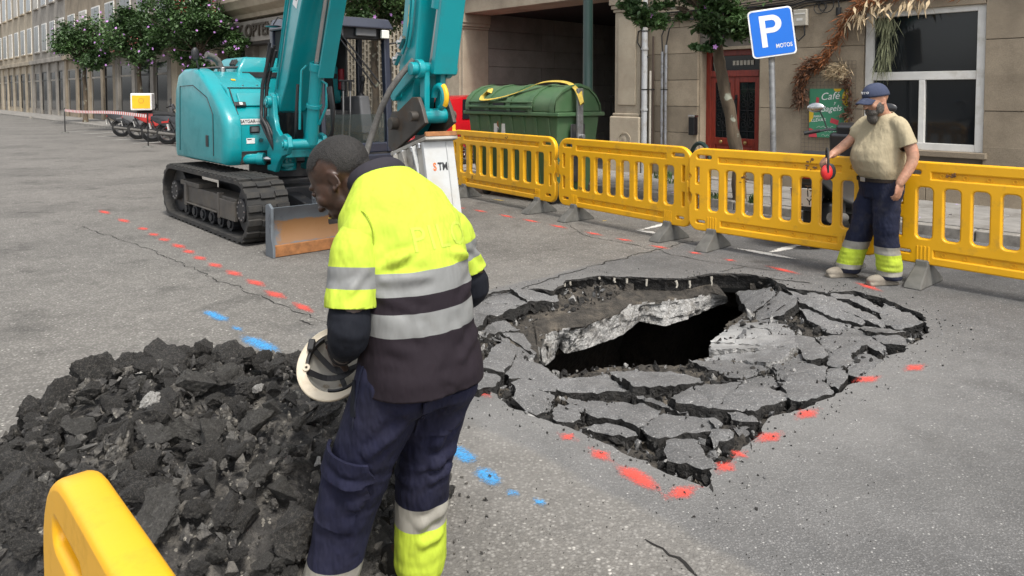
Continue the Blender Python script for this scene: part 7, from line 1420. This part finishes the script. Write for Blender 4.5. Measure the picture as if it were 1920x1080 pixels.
# shirt
mb = MB(); mb.loft(erings(torso))
for S_ in (LS, RS): mb.ell(S_, (.062, 0, 0), (0, .05, 0), (0, 0, .06))
me = blend_body(mb, .0085, 8)
me = trim_open(me, [((0, 0, .755), (0, 0, -1), lambda c: c.z < .82), ((.165, 0, 1.36), (.6, 0, .8), lambda c: c.z > 1.28 and abs(c.y) < .14)])
me = creases(me, [((-.06, .17, 1.13), (-.13, .06, 1.19), .008, .014), ((-.07, .175, 1.10), (-.15, .02, 1.10), .007, .016), ((-.06, .18, 1.06), (-.15, .06, .99), .008, .016), ((-.02, .17, 1.24), (-.07, .09, 1.16), .007, .013), ((-.08, -.17, 1.12), (-.14, -.05, 1.17), .008, .015), ((-.08, -.18, 1.06), (-.15, -.06, 1.0), .007, .016), ((-.13, .1, 1.02), (-.155, .06, .86), .007, .016), ((-.14, -.04, .98), (-.18, -.06, .82), .008, .018), ((-.1, .16, .92), (-.16, .05, .84), .009, .018), ((-.09, .17, .86), (-.18, .02, .80), .009, .016), ((-.12, -.16, .9), (-.2, -.02, .84), .009, .018), ((.02, .12, 1.3), (-.05, .1, 1.2), .006, .013), ((.03, .03, 1.31), (-.06, .03, 1.22), .005, .014), ((-.19, .0, .78), (-.19, .03, .74), .008, .02)])
me = folds(me, .006, 7, 3., lambda p: .35+1.2*max(0, 1.0-p[2])*2.2, (1, 1, .8)); me = folds(me, .005, 11, 8., lambda p: max(0, 1-abs(p[2]-.86)*5), (.3, .3, 1.6))
me = cut_regions(me, [((0, 0, z), (0, 0, 1)) for z in (1.118, 1.05, 1.0, .933)], lambda c: 0 if c.z > 1.118 else 1 if c.z > 1.05 else 2 if c.z > 1.0 else 1 if c.z > .933 else 2)
shirt = link('shirt', me, ['hivis', 'retro', 'plum'], p1); so = shirt.modifiers.new('t', 'SOLIDIFY'); so.thickness = .004; so.offset = -1
for nm, S_, E__, z_end in (('sleeve', LS, LE, 1.022), ('sleeve', RS, RE, 1.04)):
    S_, E__ = Vector(S_), Vector(E__); mb = MB(); d = (E__-S_); e2 = S_+d*.92; pts = [S_+Vector((.045, -math.copysign(.09, S_.y), .04)), S_+d*.12, S_+d*.5, e2]; limb(mb, pts, [.052, .071, .075, .077], 20)
    me = blend_body(mb, .0075, 4); dn = d.normalized(); t_end = (S_.z-z_end)/(-dn.z); pe = S_+dn*t_end; me = trim_open(me, [(pe, dn*.6+Vector((0, 0, -.4)), lambda c: True), ])
    me = creases(me, [(tuple(S_+Vector((-.06, .0, -.02))), tuple(S_.lerp(E__, .35)+Vector((.02, math.copysign(.06, S_.y), 0))), .006, .014), (tuple(S_+Vector((-.07, 0, -.08))), tuple(S_.lerp(E__, .5)+Vector((.0, math.copysign(.07, S_.y), 0))), .007, .013), (tuple(S_.lerp(E__, .3)+Vector((-.07, 0, 0))), tuple(S_.lerp(E__, .6)+Vector((-.04, math.copysign(.06, S_.y), 0))), .006, .013)]); me = folds(me, .006, 9, 5.+S_.y, None, (1, 1, .9)); k = Vector((dn.x*.6, dn.y*.6, -1)).normalized(); pa_, pb_ = pe-dn*.118, pe-dn*.055
    me = cut_regions(me, [(pa_, k), (pb_, k), (pe-dn*.014, k)], lambda c: 1 if (c-pa_).dot(k) > 0 and (c-pb_).dot(k) < 0 else 0)
    sl = link(nm, me, ['hivis', 'retro'], p1); so = sl.modifiers.new('t', 'SOLIDIFY'); so.thickness = .004; so.offset = -1
    mb = MB(); mb.tube([S_+Vector((.075*math.cos(t), -math.copysign(.008, S_.y), .074*math.sin(t)))+Vector((0, 0, -.0)) for t in np.linspace(-.4, 3.6, 20)], .0022, 5); obj('shoulder_seam', mb, 'hivis_low', p1, smooth=True)
for S_, E__, W_ in ((LS, LE, LW), (RS, RE, RW)):
    S_, E__, W_ = Vector(S_), Vector(E__), Vector(W_); mb = MB(); limb(mb, [S_.lerp(E__, .4), S_.lerp(E__, .75), E__, E__.lerp(W_, .4), E__.lerp(W_, .93)], [.058, .061, .060, .052, .038], 18); me = folds(blend_body(mb, .008, 4), .007, 9, 2.+S_.y, None, (1, 1, 1.8)); link('undersleeve', me, 'sleeve_blue', p1)
# faded print across the back of the shirt
def project_mesh(me, M, target, parent, off=.0015):
    o = bpy.data.objects.new('tmp', me); COL.objects.link(o); o.matrix_world = parent.matrix_world @ M; sw = o.modifiers.new('s', 'SHRINKWRAP'); sw.target = target; sw.wrap_method = 'PROJECT'; sw.use_project_z = True; sw.use_negative_direction = True; sw.use_positive_direction = False; sw.offset = off
    bpy.context.view_layer.update(); dg = bpy.context.evaluated_depsgraph_get(); m2 = bpy.data.meshes.new_from_object(o.evaluated_get(dg), depsgraph=dg); bpy.data.objects.remove(o); m2.transform(M); return m2
fabric('faded_print', (.425, .535, .07), fold=.3)
bpy.context.view_layer.update(); ov = Vector((-1, 0, .25)).normalized(); xv = Vector((0, -1, 0)); tmx = text_mesh('PILO', .11, Matrix.Identity(4), spacing=1.1); tmx = modded(tmx, [('SUBSURF', dict(levels=2, render_levels=2, subdivision_type='SIMPLE'))]); link('faded_letters', project_mesh(tmx, frame(Vector((-.42, -.05, 1.285)), xv, ov.cross(xv), ov), shirt, p1), 'faded_print', p1)
# collar
mb = MB(); c0_ = Vector((.178, 0.004, 1.362)); nv = Vector((.62, 0, .78)).normalized(); av = Vector((.78, 0, -.62)); rings = []
for r_, h_ in ((.092, -.022), (.100, -.004), (.100, .012), (.094, .026), (.088, .034), (.083, .030), (.082, .0), (.084, -.02)):
    rings.append([c0_+nv*h_+av*(r_*.98)*math.sin(t)+Vector((0, 1, 0))*r_*1.04*math.cos(t) for t in np.linspace(-PI/2-2.75, -PI/2+2.75, 40)])
n_ = len(rings[0]); mb.v = [p for r in rings for p in r]
for j in range(len(rings)):
    for i in range(n_-1): j2 = (j+1) % len(rings); mb.f.append([j*n_+i, j*n_+i+1, j2*n_+i+1, j2*n_+i]); mb.mi.append(0)
obj('collar', mb, 'collar_grey', p1, smooth=60, fixn=True)
# trousers
mb = MB(); mb.loft(erings([(-.03, .70, 0, .175, .135), (-.03, .78, 0, .187, .15), (-.02, .86, 2, .178, .142), (-.01, .93, 4, .165, .13)]))
limb(mb, [(-.03, .085, .78), (.03, .115, .62), LK, (.135, .175, .27), (.17, .20, .10)], [.122, .108, .095, .089, .088], 22); limb(mb, [(-.035, -.09, .78), (.0, -.085, .62), RK, (.045, -.065, .27), (.045, -.06, .10)], [.122, .106, .090, .085, .086], 22)
mb.ell((-.085, .075, .745), (.085, 0, 0), (0, .09, 0), (0, 0, .09)); mb.ell((-.085, -.075, .745), (.085, 0, 0), (0, .09, 0), (0, 0, .09))
me = blend_body(mb, .0085, 6); me = trim_open(me, [((0, 0, .905), (0, 0, 1), lambda c: True), ((0, 0, .055), (0, 0, -1), lambda c: True)])
me = creases(me, [((.1, .22, .5), (-.02, .2, .46), .01, .016), ((.1, .2, .43), (-.0, .2, .40), .011, .017), ((.15, .2, .36), (.04, .22, .33), .01, .016), ((-.12, .1, .68), (-.03, .2, .56), .009, .018), ((-.14, .02, .66), (-.06, .1, .5), .01, .018), ((-.1, -.1, .66), (-.07, -.03, .52), .01, .018), ((-.05, -.13, .5), (-.06, -.02, .46), .011, .016), ((-.05, -.12, .44), (-.05, -.02, .41), .01, .015), ((.0, .2, .66), (.02, .2, .52), .006, .014), ((-.16, .0, .74), (-.1, .12, .68), .007, .016), ((-.03, -.12, .3), (-.02, -.0, .26), .009, .016), ((-.03, -.1, .22), (-.03, -.0, .2), .009, .016)])
me = folds(me, .009, 6, 11., lambda p: .6+.8*math.exp(-((p[2]-.45)/.13)**2), (1.2, 1.2, .8)); me = folds(me, .007, 10, 4., lambda p: math.exp(-((p[2]-.42)/.12)**2)+max(0, .25-p[2])*4, (.5, .5, 2.0))
me = cut_regions(me, [((0, 0, z), (0, 0, 1)) for z in (.312, .236, .17, .115)], lambda c: (0 if c.z > .312 else 1 if c.z > .236 else 2) if c.y < .055 else (0 if c.z > .17 else 1 if c.z > .115 else 2))
tr1 = link('trousers', me, ['navy', 'retro_dirty', 'hivis_low'], p1)
# pockets
def PF(c, out, up): 
    out = Vector(out).normalized(); up = Vector(up); up = (up-out*up.dot(out)).normalized(); return frame(Vector(c), up.cross(out), up, out)
bpy.context.view_layer.update()
patch(p1, 'cargo_pocket', 'navy', tr1, PF((.03, .45, .44), (-.2, 1, .05), (-.15, 0, 1)), .19, .22, off=.012, th=.008); patch(p1, 'cargo_pocket_flap', 'navy', tr1, PF((.01, .45, .53), (-.2, 1, .05), (-.15, 0, 1)), .205, .085, off=.026, th=.01)
patch(p1, 'back_pocket', 'navy', tr1, PF((-.42, .12, .665), (-1, .42, .05), (0, 0, 1)), .135, .15, off=.008, th=.006, taper=.12); patch(p1, 'back_pocket_flap', 'navy', tr1, PF((-.42, .115, .735), (-1, .42, .05), (0, 0, 1)), .15, .04, off=.014, th=.006); patch(p1, 'back_pocket', 'navy', tr1, PF((-.42, -.15, .68), (-1, -.35, .05), (0, 0, 1)), .12, .15, off=.014, th=.008)
patch(p1, 'side_seam', 'navy2', tr1, PF((-.02, .45, .74), (-.05, 1, 0), (-.1, 0, 1)), .006, .2, 2, 16, off=.003, th=.003); patch(p1, 'pocket_opening', 'sleeve_blue', tr1, PF((.07, .45, .735), (.25, 1, 0), (.28, 0, 1)), .025, .11, 3, 10, off=.004, th=.004)
for A_ in ((.17, .20), (.045, -.06)):
    mb = MB(); mb.ell((A_[0]-.0, A_[1], .07), (.06, 0, 0), (0, .052, 0), (0, 0, .07)); mb.ell((A_[0]+.09, A_[1], .045), (.12, 0, 0), (0, .05, 0), (0, 0, .045)); mb.box(A_[0]-.07, A_[0]+.2, A_[1]-.045, A_[1]+.045, .0, .025); link('boot', blend_body(mb, .008, 4), 'boot_dark', p1, smooth=True)
# helmet held upside down in front of him
mat('helmet_white', (.60, .53, .41), .5, var=.12, vscale=8, dirt=(.33, .24, .13), dirtscale=7, dirtpos=(.48, .75)); mat('helmet_inside', (.50, .48, .43), .55, var=.1, dirt=(.26, .19, .1), dirtscale=14, dirtpos=(.6, .72)); mat('harness', (.018, .018, .02), .6)
hc_ = P(630, 678, 2.40); ax = Vector((.10, -.72, .69)).normalized(); xx = Vector((1, .06, -.08)); xx = (xx-ax*xx.dot(ax)).normalized(); yy = ax.cross(xx); hel = empty('hard_hat', hc_, 0, 'dirty white hard hat held upside down, black harness straps inside', 'helmet'); hel.scale = (.93, .93, .93)
HM = frame(Vector((0, 0, 0)), xx, yy, ax)      # local z points out of the opening
def dome(sx, sy, dz, m, nm, inner=False, sh=1.):
    mb = MB(); rings = []; N = 40
    for j in range(13):
        t = j/12*PI/2; rr = math.cos(t); z = -math.sin(t)*dz
        rings.append([HM @ Vector((math.cos(2*PI*i/N)*sx*rr, math.sin(2*PI*i/N)*sy*rr*(1.0+.03*math.cos(2*PI*i/N)), z)) for i in range(N)])
    mb.v = [p for r in rings for p in r]
    for j in range(12):
        for i in range(N): mb.f.append([j*N+i, j*N+(i+1) % N, (j+1)*N+(i+1) % N, (j+1)*N+i]); mb.mi.append(0)
    return obj(nm, mb, m, hel, smooth=True)
dome(.112, .118, .12, 'helmet_white', 'shell'); dome(.106, .112, .113, 'helmet_inside', 'liner')
mb = MB(); N = 48; prof = [(1.0, .0), (1.1, .006), (1.13, .003), (1.13, -.006), (1.08, -.014), (1.0, -.012), (.945, .0)]
mb.v = [HM @ Vector((math.cos(2*PI*i/N)*.112*(r+(.13*max(0, -math.cos(2*PI*i/N-.9))**2 if r > 1.05 else 0)), math.sin(2*PI*i/N)*.118*(r+(.13*max(0, -math.cos(2*PI*i/N-.9))**2 if r > 1.05 else 0)), z)) for r, z in prof for i in range(N)]
for j in range(len(prof)):
    for i in range(N): j2 = (j+1) % len(prof); mb.f.append([j*N+i, j*N+(i+1) % N, j2*N+(i+1) % N, j2*N+i]); mb.mi.append(0)
obj('rim', mb, 'helmet_white', hel, smooth=60, fixn=True)
for pts, w in (([(-.09, .05, -.02), (-.05, .02, -.05), (.0, -.01, -.06), (.06, .0, -.04), (.10, .02, -.015)], .02), ([(-.05, .085, -.02), (-.01, .02, -.055), (.03, -.05, -.06), (.05, -.09, -.02)], .018), ([(-.095, -.035, -.015), (-.03, -.04, -.055), (.04, -.02, -.055), (.098, .03, -.015)], .02)):
    obj('harness_strap', ribbon([HM @ Vector(p) for p in pts], w, .003, lambda t: HM.to_3x3() @ Vector((.3, 1, 0))), 'harness', hel, fixn=True)
for a0, a1, w in ((2.2, 3.3, .028), (4.6, 5.5, .026)): obj('headband', ribbon([HM @ Vector((.098*math.cos(t), .103*math.sin(t), -.012)) for t in np.linspace(a0, a1, 10)], w, .006, lambda t: HM.to_3x3() @ Vector((0, 0, 1))), 'harness', hel, fixn=True)
mb = MB(); mb.obox(HM @ Vector((-.095, .05, .012)), HM.to_3x3() @ Vector((.012, 0, 0)), HM.to_3x3() @ Vector((0, .022, 0)), HM.to_3x3() @ Vector((0, 0, .012))); obj('ratchet', mb, 'harness', hel, bevel=.006); mb = MB(); mb.ring(HM @ Vector((-.098, -.03, .004)), HM.to_3x3() @ Vector((0, 0, 1)), .005, .013, .008, 16); obj('eyelet', mb, 'helmet_white', hel)

# --- the bearded man at the barrier
Q2 = Vector((3.235, 6.42, 0)); F2 = Vector((-.98, -.2, 0)).normalized(); p2 = empty('person', Q2, math.atan2(F2.y, F2.x), 'bearded person in blue cap and beige t-shirt leaning one hand on the barrier', 'person'); bpy.context.view_layer.update(); J = p2.matrix_world.inverted(); l2 = lambda w: J @ w
HD2 = frame(l2(P(1641, 187, 6.36)), Vector((.05, -1, 0)).normalized()*1.02, Vector((.97, .05, -.24)).normalized()*1.05, Vector((.24, .0, .97)).normalized()*1.05)
t2 = [(-.01, .90, 0, .19, .16), (.02, .98, 0, .205, .195), (.04, 1.07, 0, .21, .215), (.035, 1.16, 2, .212, .205), (.01, 1.26, 4, .222, .165), (-.005, 1.36, 8, .225, .13), (.0, 1.43, 12, .17, .10), (.015, 1.48, 16, .09, .08)]
hw_ = l2(P(1560, 290, 6.50)); hd_w = l2(P(1545, 300, 6.47)); R2S, R2E = Vector((0, -.205, 1.385)), l2(P(1596, 262, 6.62)); L2S, L2E, L2W = Vector((0, .205, 1.385)), Vector((-.06, .30, 1.12)), Vector((.06, .30, .9))
mb = MB(); head_parts(mb, HD2, jaw=1.1); mb.loft(erings([(a, z, p, w-.02, d-.02) for a, z, p, w, d in t2])); limb(mb, [HD2 @ Vector((0, -.02, -.03)), HD2 @ Vector((0, -.03, -.10)), (.0, 0, 1.44)], [.062, .062, .07]); limb(mb, [R2S, R2E, hw_], [.062, .048, .034]); limb(mb, [L2S, L2E, L2W], [.062, .048, .034])
hand(mb, hw_, hd_w-hw_, Vector((0, .2, -1)), .55, -1, 1.08); hand(mb, L2W, (.15, 0, -1), (.2, -1, 0), .35, 1, 1.05)
R2H, R2K, R2A = (0, -.10, .84), (.07, -.14, .47), l2(Vector((G(1590, 518).x, G(1590, 518).y, .09))); L2H, L2K, L2A = (0, .10, .84), (.04, .12, .47), (-.0, .13, .09)
mb.loft(erings([(0, .78, 0, .15, .12), (0, .95, 0, .16, .13)])); limb(mb, [R2H, R2K, R2A], [.08, .055, .04]); limb(mb, [L2H, L2K, L2A], [.08, .055, .04])
for A_ in (R2A, L2A): mb.ell((A_[0]+.07, A_[1], .055), (.11, 0, 0), (0, .04, 0), (0, 0, .035))
b2 = link('body', blend_body(mb, .0065, 3), 'skin_tan', p2)
mb = MB(); E2 = lambda c, r, n=14: mb.ell(HD2 @ Vector(c), HD2.to_3x3() @ Vector((r[0], 0, 0)), HD2.to_3x3() @ Vector((0, r[1], 0)), HD2.to_3x3() @ Vector((0, 0, r[2])), n, 10)
E2((0, .05, -.092), (.06, .054, .038)); E2((0, .06, -.138), (.046, .04, .056)); E2((0, .093, -.066), (.03, .014, .009))
for s_ in (-1, 1): E2((s_*.062, .016, -.062), (.014, .038, .05))
me = folds(blend_body(mb, .005, 3), .0025, 60, 1., None, (1, 1, .4)); link('beard', me, 'beard_grey', p2)
for s_ in (-1, 1):
    mb = MB(); E2((s_*.03, .088, .0), (.011, .01, .008), 10); obj('eye', mb, 'eye_dark', p2, smooth=True); mb = MB(); mb.tube([HD2 @ Vector((s_*.014, .103, .018)), HD2 @ Vector((s_*.034, .100, .024)), HD2 @ Vector((s_*.05, .088, .018))], .0045, 6); obj('eyebrow', mb, 'beard_grey', p2, smooth=True)
# cap
mb = MB(); rings = []
for j in range(10):
    t = j/9*PI/2; rr = math.cos(t)**.8 if j < 9 else .001; rings.append([HD2 @ Vector((math.cos(a)*.088*rr, -.015+math.sin(a)*.116*rr, .028+.012*math.sin(a)*(1-j/9)+math.sin(t)*.108)) for a in np.linspace(0, 2*PI, 33)[:-1]])
mb.loft(rings); cp_o = obj('cap_crown', mb, 'cap_blue', p2, smooth=True, fixn=True)
mb = MB(); rings = []
for f in np.linspace(0, 1, 6): rings.append([HD2 @ Vector((math.sin(a)*(.084+.004*f)*(1-.10*f*f), .05+math.cos(a)*.045+f*.085*math.cos(a*.75), .042-.030*f-.03*math.sin(a)**2)) for a in np.linspace(-1.35, 1.35, 17)])
mb.v = [p for r in rings for p in r]
for j in range(5):
    for i in range(16): mb.f.append([j*17+i, j*17+i+1, (j+1)*17+i+1, (j+1)*17+i]); mb.mi.append(0)
vz = obj('cap_peak', mb, 'cap_blue', p2, smooth=True); so = vz.modifiers.new('t', 'SOLIDIFY'); so.thickness = .005
for i_, ch in enumerate('PETO'):
    a = .42-.28*i_; c = Vector((math.sin(a)*-.087*-1, -.015+math.cos(a)*.113, .078)); nrm = Vector((math.sin(a), math.cos(a), .25)).normalized(); xr = Vector((-math.cos(a), math.sin(a), 0)).normalized(); h3 = HD2.to_3x3().normalized()
    link('cap_letter', text_mesh(ch, .026, frame(HD2 @ (c+nrm*.0), h3 @ xr, h3 @ nrm.cross(xr), h3 @ nrm), extrude=.002, bold=.001), 'white_plain', p2)
# t-shirt, trousers, belt, boots
mb = MB(); mb.loft(erings(t2))
for S_, E__ in ((R2S, R2E), (L2S, L2E)): d = Vector(E__)-Vector(S_); limb(mb, [Vector(S_)*.6+Vector((0, 0, 1.39*.4)), S_, Vector(S_)+d*.66], [.05, .066, .074], 16)
me = blend_body(mb, .010, 7); me = trim_open(me, [((0, 0, .895), (0, 0, -1), lambda c: c.z < .95 and abs(c.y) < .24), ((.012, 0, 1.475), (.2, 0, .98), lambda c: c.z > 1.44 and abs(c.y) < .12)])
for S_, E__ in ((R2S, R2E), (L2S, L2E)): d = (Vector(E__)-Vector(S_)); sg_ = math.copysign(1, S_.y); me = trim_open(me, [(Vector(S_)+d*.66, d.normalized(), lambda c: c.y*sg_ > .236 and (c-Vector(S_)).dot(d.normalized()) > d.length*.45)])
me = folds(me, .006, 6, 3., lambda p: .6+max(0, 1.05-p[2])*3, (1, 1, 1.2)); ts = link('t_shirt', me, 'tan_shirt', p2, smooth=True); so = ts.modifiers.new('t', 'SOLIDIFY'); so.thickness = .004; so.offset = -1
mb = MB(); mb.loft(erings([(.0, .74, 0, .18, .14), (.0, .84, 0, .19, .155), (.01, .93, 0, .186, .165)])); limb(mb, [(0, -.09, .80), (.05, -.125, .62), R2K, Vector(R2K).lerp(Vector(R2A), .55), Vector(R2A)+Vector((0, 0, .0))], [.115, .105, .098, .096, .098], 18); limb(mb, [(0, .09, .80), (.03, .11, .62), L2K, (.02, .125, .27), L2A], [.115, .105, .098, .096, .098], 18)
me = blend_body(mb, .010, 5); me = trim_open(me, [((0, 0, .915), (0, 0, 1), lambda c: True), ((0, 0, .05), (0, 0, -1), lambda c: True)]); me = folds(me, .012, 6, 2., None, (1, 1, 1)); me = folds(me, .01, 9, 7., lambda p: .3+max(0, .4-p[2])*3, (.4, .4, 2.))
me = cut_regions(me, [((0, 0, z), (0, 0, 1)) for z in (.335, .268, .125, .085)], lambda c: 0 if c.z > .335 else 1 if c.z > .268 else 2 if c.z > .125 else 1 if c.z > .085 else 0); tr2 = link('trousers', me, ['navy2', 'retro_dirty', 'hivis_low'], p2)
mb = MB(); rings = erings([(.01, .885, 0, .193, .172), (.01, .915, 0, .193, .174)], 32); mb.loft(rings, cap=False); obj('belt', mb, 'belt', p2, smooth=60)
mb = MB(); mb.obox((.185, .0, .90), (.004, 0, 0), (0, .03, 0), (0, 0, .018)); obj('belt_buckle', mb, 'steel', p2, bevel=.003)
for A_ in (R2A, L2A):
    mb = MB(); mb.ell((A_[0]-.0, A_[1], .075), (.058, 0, 0), (0, .05, 0), (0, 0, .07)); mb.ell((A_[0]+.10, A_[1], .048), (.125, 0, 0), (0, .05, 0), (0, 0, .045)); mb.box(A_[0]-.065, A_[0]+.21, A_[1]-.045, A_[1]+.045, .0, .025); link('boot', blend_body(mb, .008, 4), 'boot', p2, smooth=True)
# ear defenders hanging from his fingers
ed = empty('ear_defenders', P(1546, 322, 6.40), 0, 'red ear defenders with black headband hanging from the man\'s hand', 'ear defenders'); mat('defender_red', (.55, .02, .02), .35, coat=.4)
for k, (x, y) in enumerate(((-.0, -.03), (.03, .03))):
    mb = MB(); mb.ell((x, y, 0), (.034, 0, 0), (0, .02, 0), (0, 0, .046), 18, 12); obj('cup', mb, 'defender_red', ed, smooth=True); mb = MB(); mb.ell((x+.006, y+(.018 if k == 0 else -.018), 0), (.036, 0, 0), (0, .014, 0), (0, 0, .048), 16, 10); obj('cushion', mb, 'black_rubber', ed, smooth=True)
mb = MB(); mb.tube([(0, -.045, .0), (.0, -.05, .06), (.005, -.03, .12), (.012, .0, .135), (.022, .03, .12), (.03, .045, .06), (.03, .04, .0)], .007, 8); obj('headband', mb, 'black_rubber', ed, smooth=60)
ed.scale = (1.5, 1.5, 1.5)

# ------------------------------------------------------------------ heap of broken asphalt in the foreground
mat('chunk_black', (.034, .032, .03), .78, var=.45, vscale=24, bmp=1, bscale=60, bdist=.02, dirt=(.13, .12, .105), dirtscale=12, dirtpos=(.5, .68)); mat('chunk_grey', (.06, .057, .052), .9, var=.4, vscale=18, bmp=1, bscale=50, bdist=.02, dirt=(.13, .125, .115), dirtscale=7, dirtpos=(.5, .68))  # paler patches put the contrast of lit faces into the chunk colour
mat('chunk_pale', (.42, .41, .39), .85, var=.4, vscale=14, bmp=.8, bscale=50, bdist=.015, dirt=(.15, .14, .12), dirtscale=8)
for nm in ('chunk_black', 'chunk_grey'):
    nt = MATS[nm].node_tree; b = nt.nodes['Principled BSDF']; src = b.inputs['Base Color'].links[0].from_socket; v = tex(nt, 'voronoi', 120); sp_c = nt.nodes.new('ShaderNodeSeparateColor'); nt.links.new(v.outputs['Color'], sp_c.inputs[0]); nt.links.new(mixc(nt, src, (.30, .28, .24), ramp(nt, sp_c.outputs[1], [(.95, 0), (.99, .6)])), b.inputs['Base Color'])
def heap_h(x, y):
    e = 1-((x+1.28)/1.0)**2-((y-2.98)/1.02)**2
    return max(0, e)**.6*.46*(.9+.25*noise.noise(Vector((x*2, y*2, 0)))) if e > 0 else 0
mb = MB(); NX, NY = 70, 66; idx = {}
for j in range(NY):
    for i in range(NX):
        x, y = -2.85+i*.04, 1.8+j*.04; h = heap_h(x+.12*noise.noise(Vector((x*4, y*4, 7))), y+.12*noise.noise(Vector((x*4, y*4, 3)))); mb.v.append(Vector((x, y, h-.05+noise.noise(Vector((x*9, y*9, 0)))*.04)))
for j in range(NY-1):
    for i in range(NX-1):
        q = [j*NX+i, j*NX+i+1, (j+1)*NX+i+1, (j+1)*NX+i]
        if max(mb.v[k].z for k in q) > -.04: mb.f.append(q); mb.mi.append(0)
obj('rubble_heap', mb, 'chunk_black', smooth=True, label='dark crumbled asphalt filling the heap between the chunks', cat='rubble', kind='stuff')
CM = [noisy_chunk(100+i, 4, (1, random.Random(i).uniform(.7, .95), random.Random(i+50).uniform(.5, .9)), (.07, .10)[i % 2], random.Random(i+9).choice((9, 11, 13)), fine=(.02, .045)[i % 2]) for i in range(14)]
for c in CM: c.shade_smooth(); c.set_sharp_from_angle(angle=R(40))
CMP = [c.copy() for c in CM]; CMG = [c.copy() for c in CM]; CML = [c.copy() for c in CM]
for L_, m in ((CMP, 'chunk_black'), (CMG, 'chunk_grey'), (CML, 'chunk_pale')):
    for c in L_: c.materials.append(MATS[m])
rn = random.Random(21); cnt = 0; placed = []
def chunk(me, p, s, label, rot=None):
    o = bpy.data.objects.new('asphalt_chunk', me); COL.objects.link(o); o.location = p; o.scale = (s, s, s); o.rotation_euler = rot or (rn.uniform(-.6, .6), rn.uniform(-.6, .6), rn.uniform(0, 6.3)); setp(o, label, 'rubble', 'chunks of broken asphalt in the heap'); return o
COMMON = 'jagged black chunk of broken asphalt in the foreground heap'
tries = 0
while cnt < 285 and tries < 20000:
    tries += 1; x, y = rn.uniform(-2.4, -.22), rn.uniform(1.85, 4.15); e = 1-((x+1.28)/1.0)**2-((y-2.98)/1.02)**2
    if e < -.06: continue
    hz_ = heap_h(x, y); dep = y; uu, vv = 960+1380*x/dep, 175+1380*(1.65-hz_)/dep
    if uu < -60 or vv > 1150: continue
    s = rn.choice((.04, .045, .05, .05, .055, .06, .065, .075, .085, .10, .125))*(1 if e > .15 else .65)
    if any((px_-x)**2+(py_-y)**2 < (.46*(s+ps_))**2 for px_, py_, ps_ in placed): continue
    placed.append((x, y, s)); chunk((CMG if rn.random() < .3 else CMP)[cnt % 14], (x, y, heap_h(x, y)+s*.28), s, COMMON); cnt += 1
def at_heap(u, v):
    z = .2
    for _ in range(20): g = G(u, v, z); z = .6*z+.4*(heap_h(g.x, g.y)+.04)
    return G(u, v, z)
chunk(CML[3], at_heap(280, 752), .055, 'white stone chunk at the left edge of the rubble heap'); chunk(CML[5], at_heap(597, 868), .026, 'small bluish white stone beside the trouser leg'); chunk(CML[1], at_heap(484, 728), .035, 'pale stone near the top of the rubble heap'); chunk(CMG[2], at_heap(535, 1042), .038, 'brown grey stone low in the rubble heap'); chunk(CML[8], at_heap(412, 795), .012, 'tiny white pebble lying on a slab of rubble')
chunk(CMP[4], G(384, 652, .40), .07, 'black chunk topping the rubble heap at its back edge'); chunk(CMP[7], G(352, 668, .38), .09, 'large black chunk near the top back of the heap'); chunk(CMG[9], G(365, 808, .36), .13, 'flat grey crusted slab of rubble in the middle of the heap', (.1, .05, .6))
sp = []
while len(sp) < 1700:
    x, y = rn.uniform(-2.7, -.3), rn.uniform(1.8, 4.2); e = 1-((x+1.28)/1.03)**2-((y-2.98)/1.05)**2
    if e > -.08: s = rn.choice((.012, .018, .025, .034, .042)); sp.append(((x, y, heap_h(x, y)+s*.5), s))
while len(sp) < 2050:
    x, y = rn.uniform(-2.7, .1), rn.uniform(1.8, 4.6); e = 1-((x+1.28)/1.0)**2-((y-2.98)/1.02)**2
    if -.08 > e > -.75*rn.random()**1.6-.08: s = rn.choice((.003, .004, .005, .007, .012)); sp.append(((x, y, s*.4), s))
scatter('asphalt_crumbs', sp, ['chunk_black', 'chunk_grey'], label='small crumbs of black asphalt between the rubble chunks')
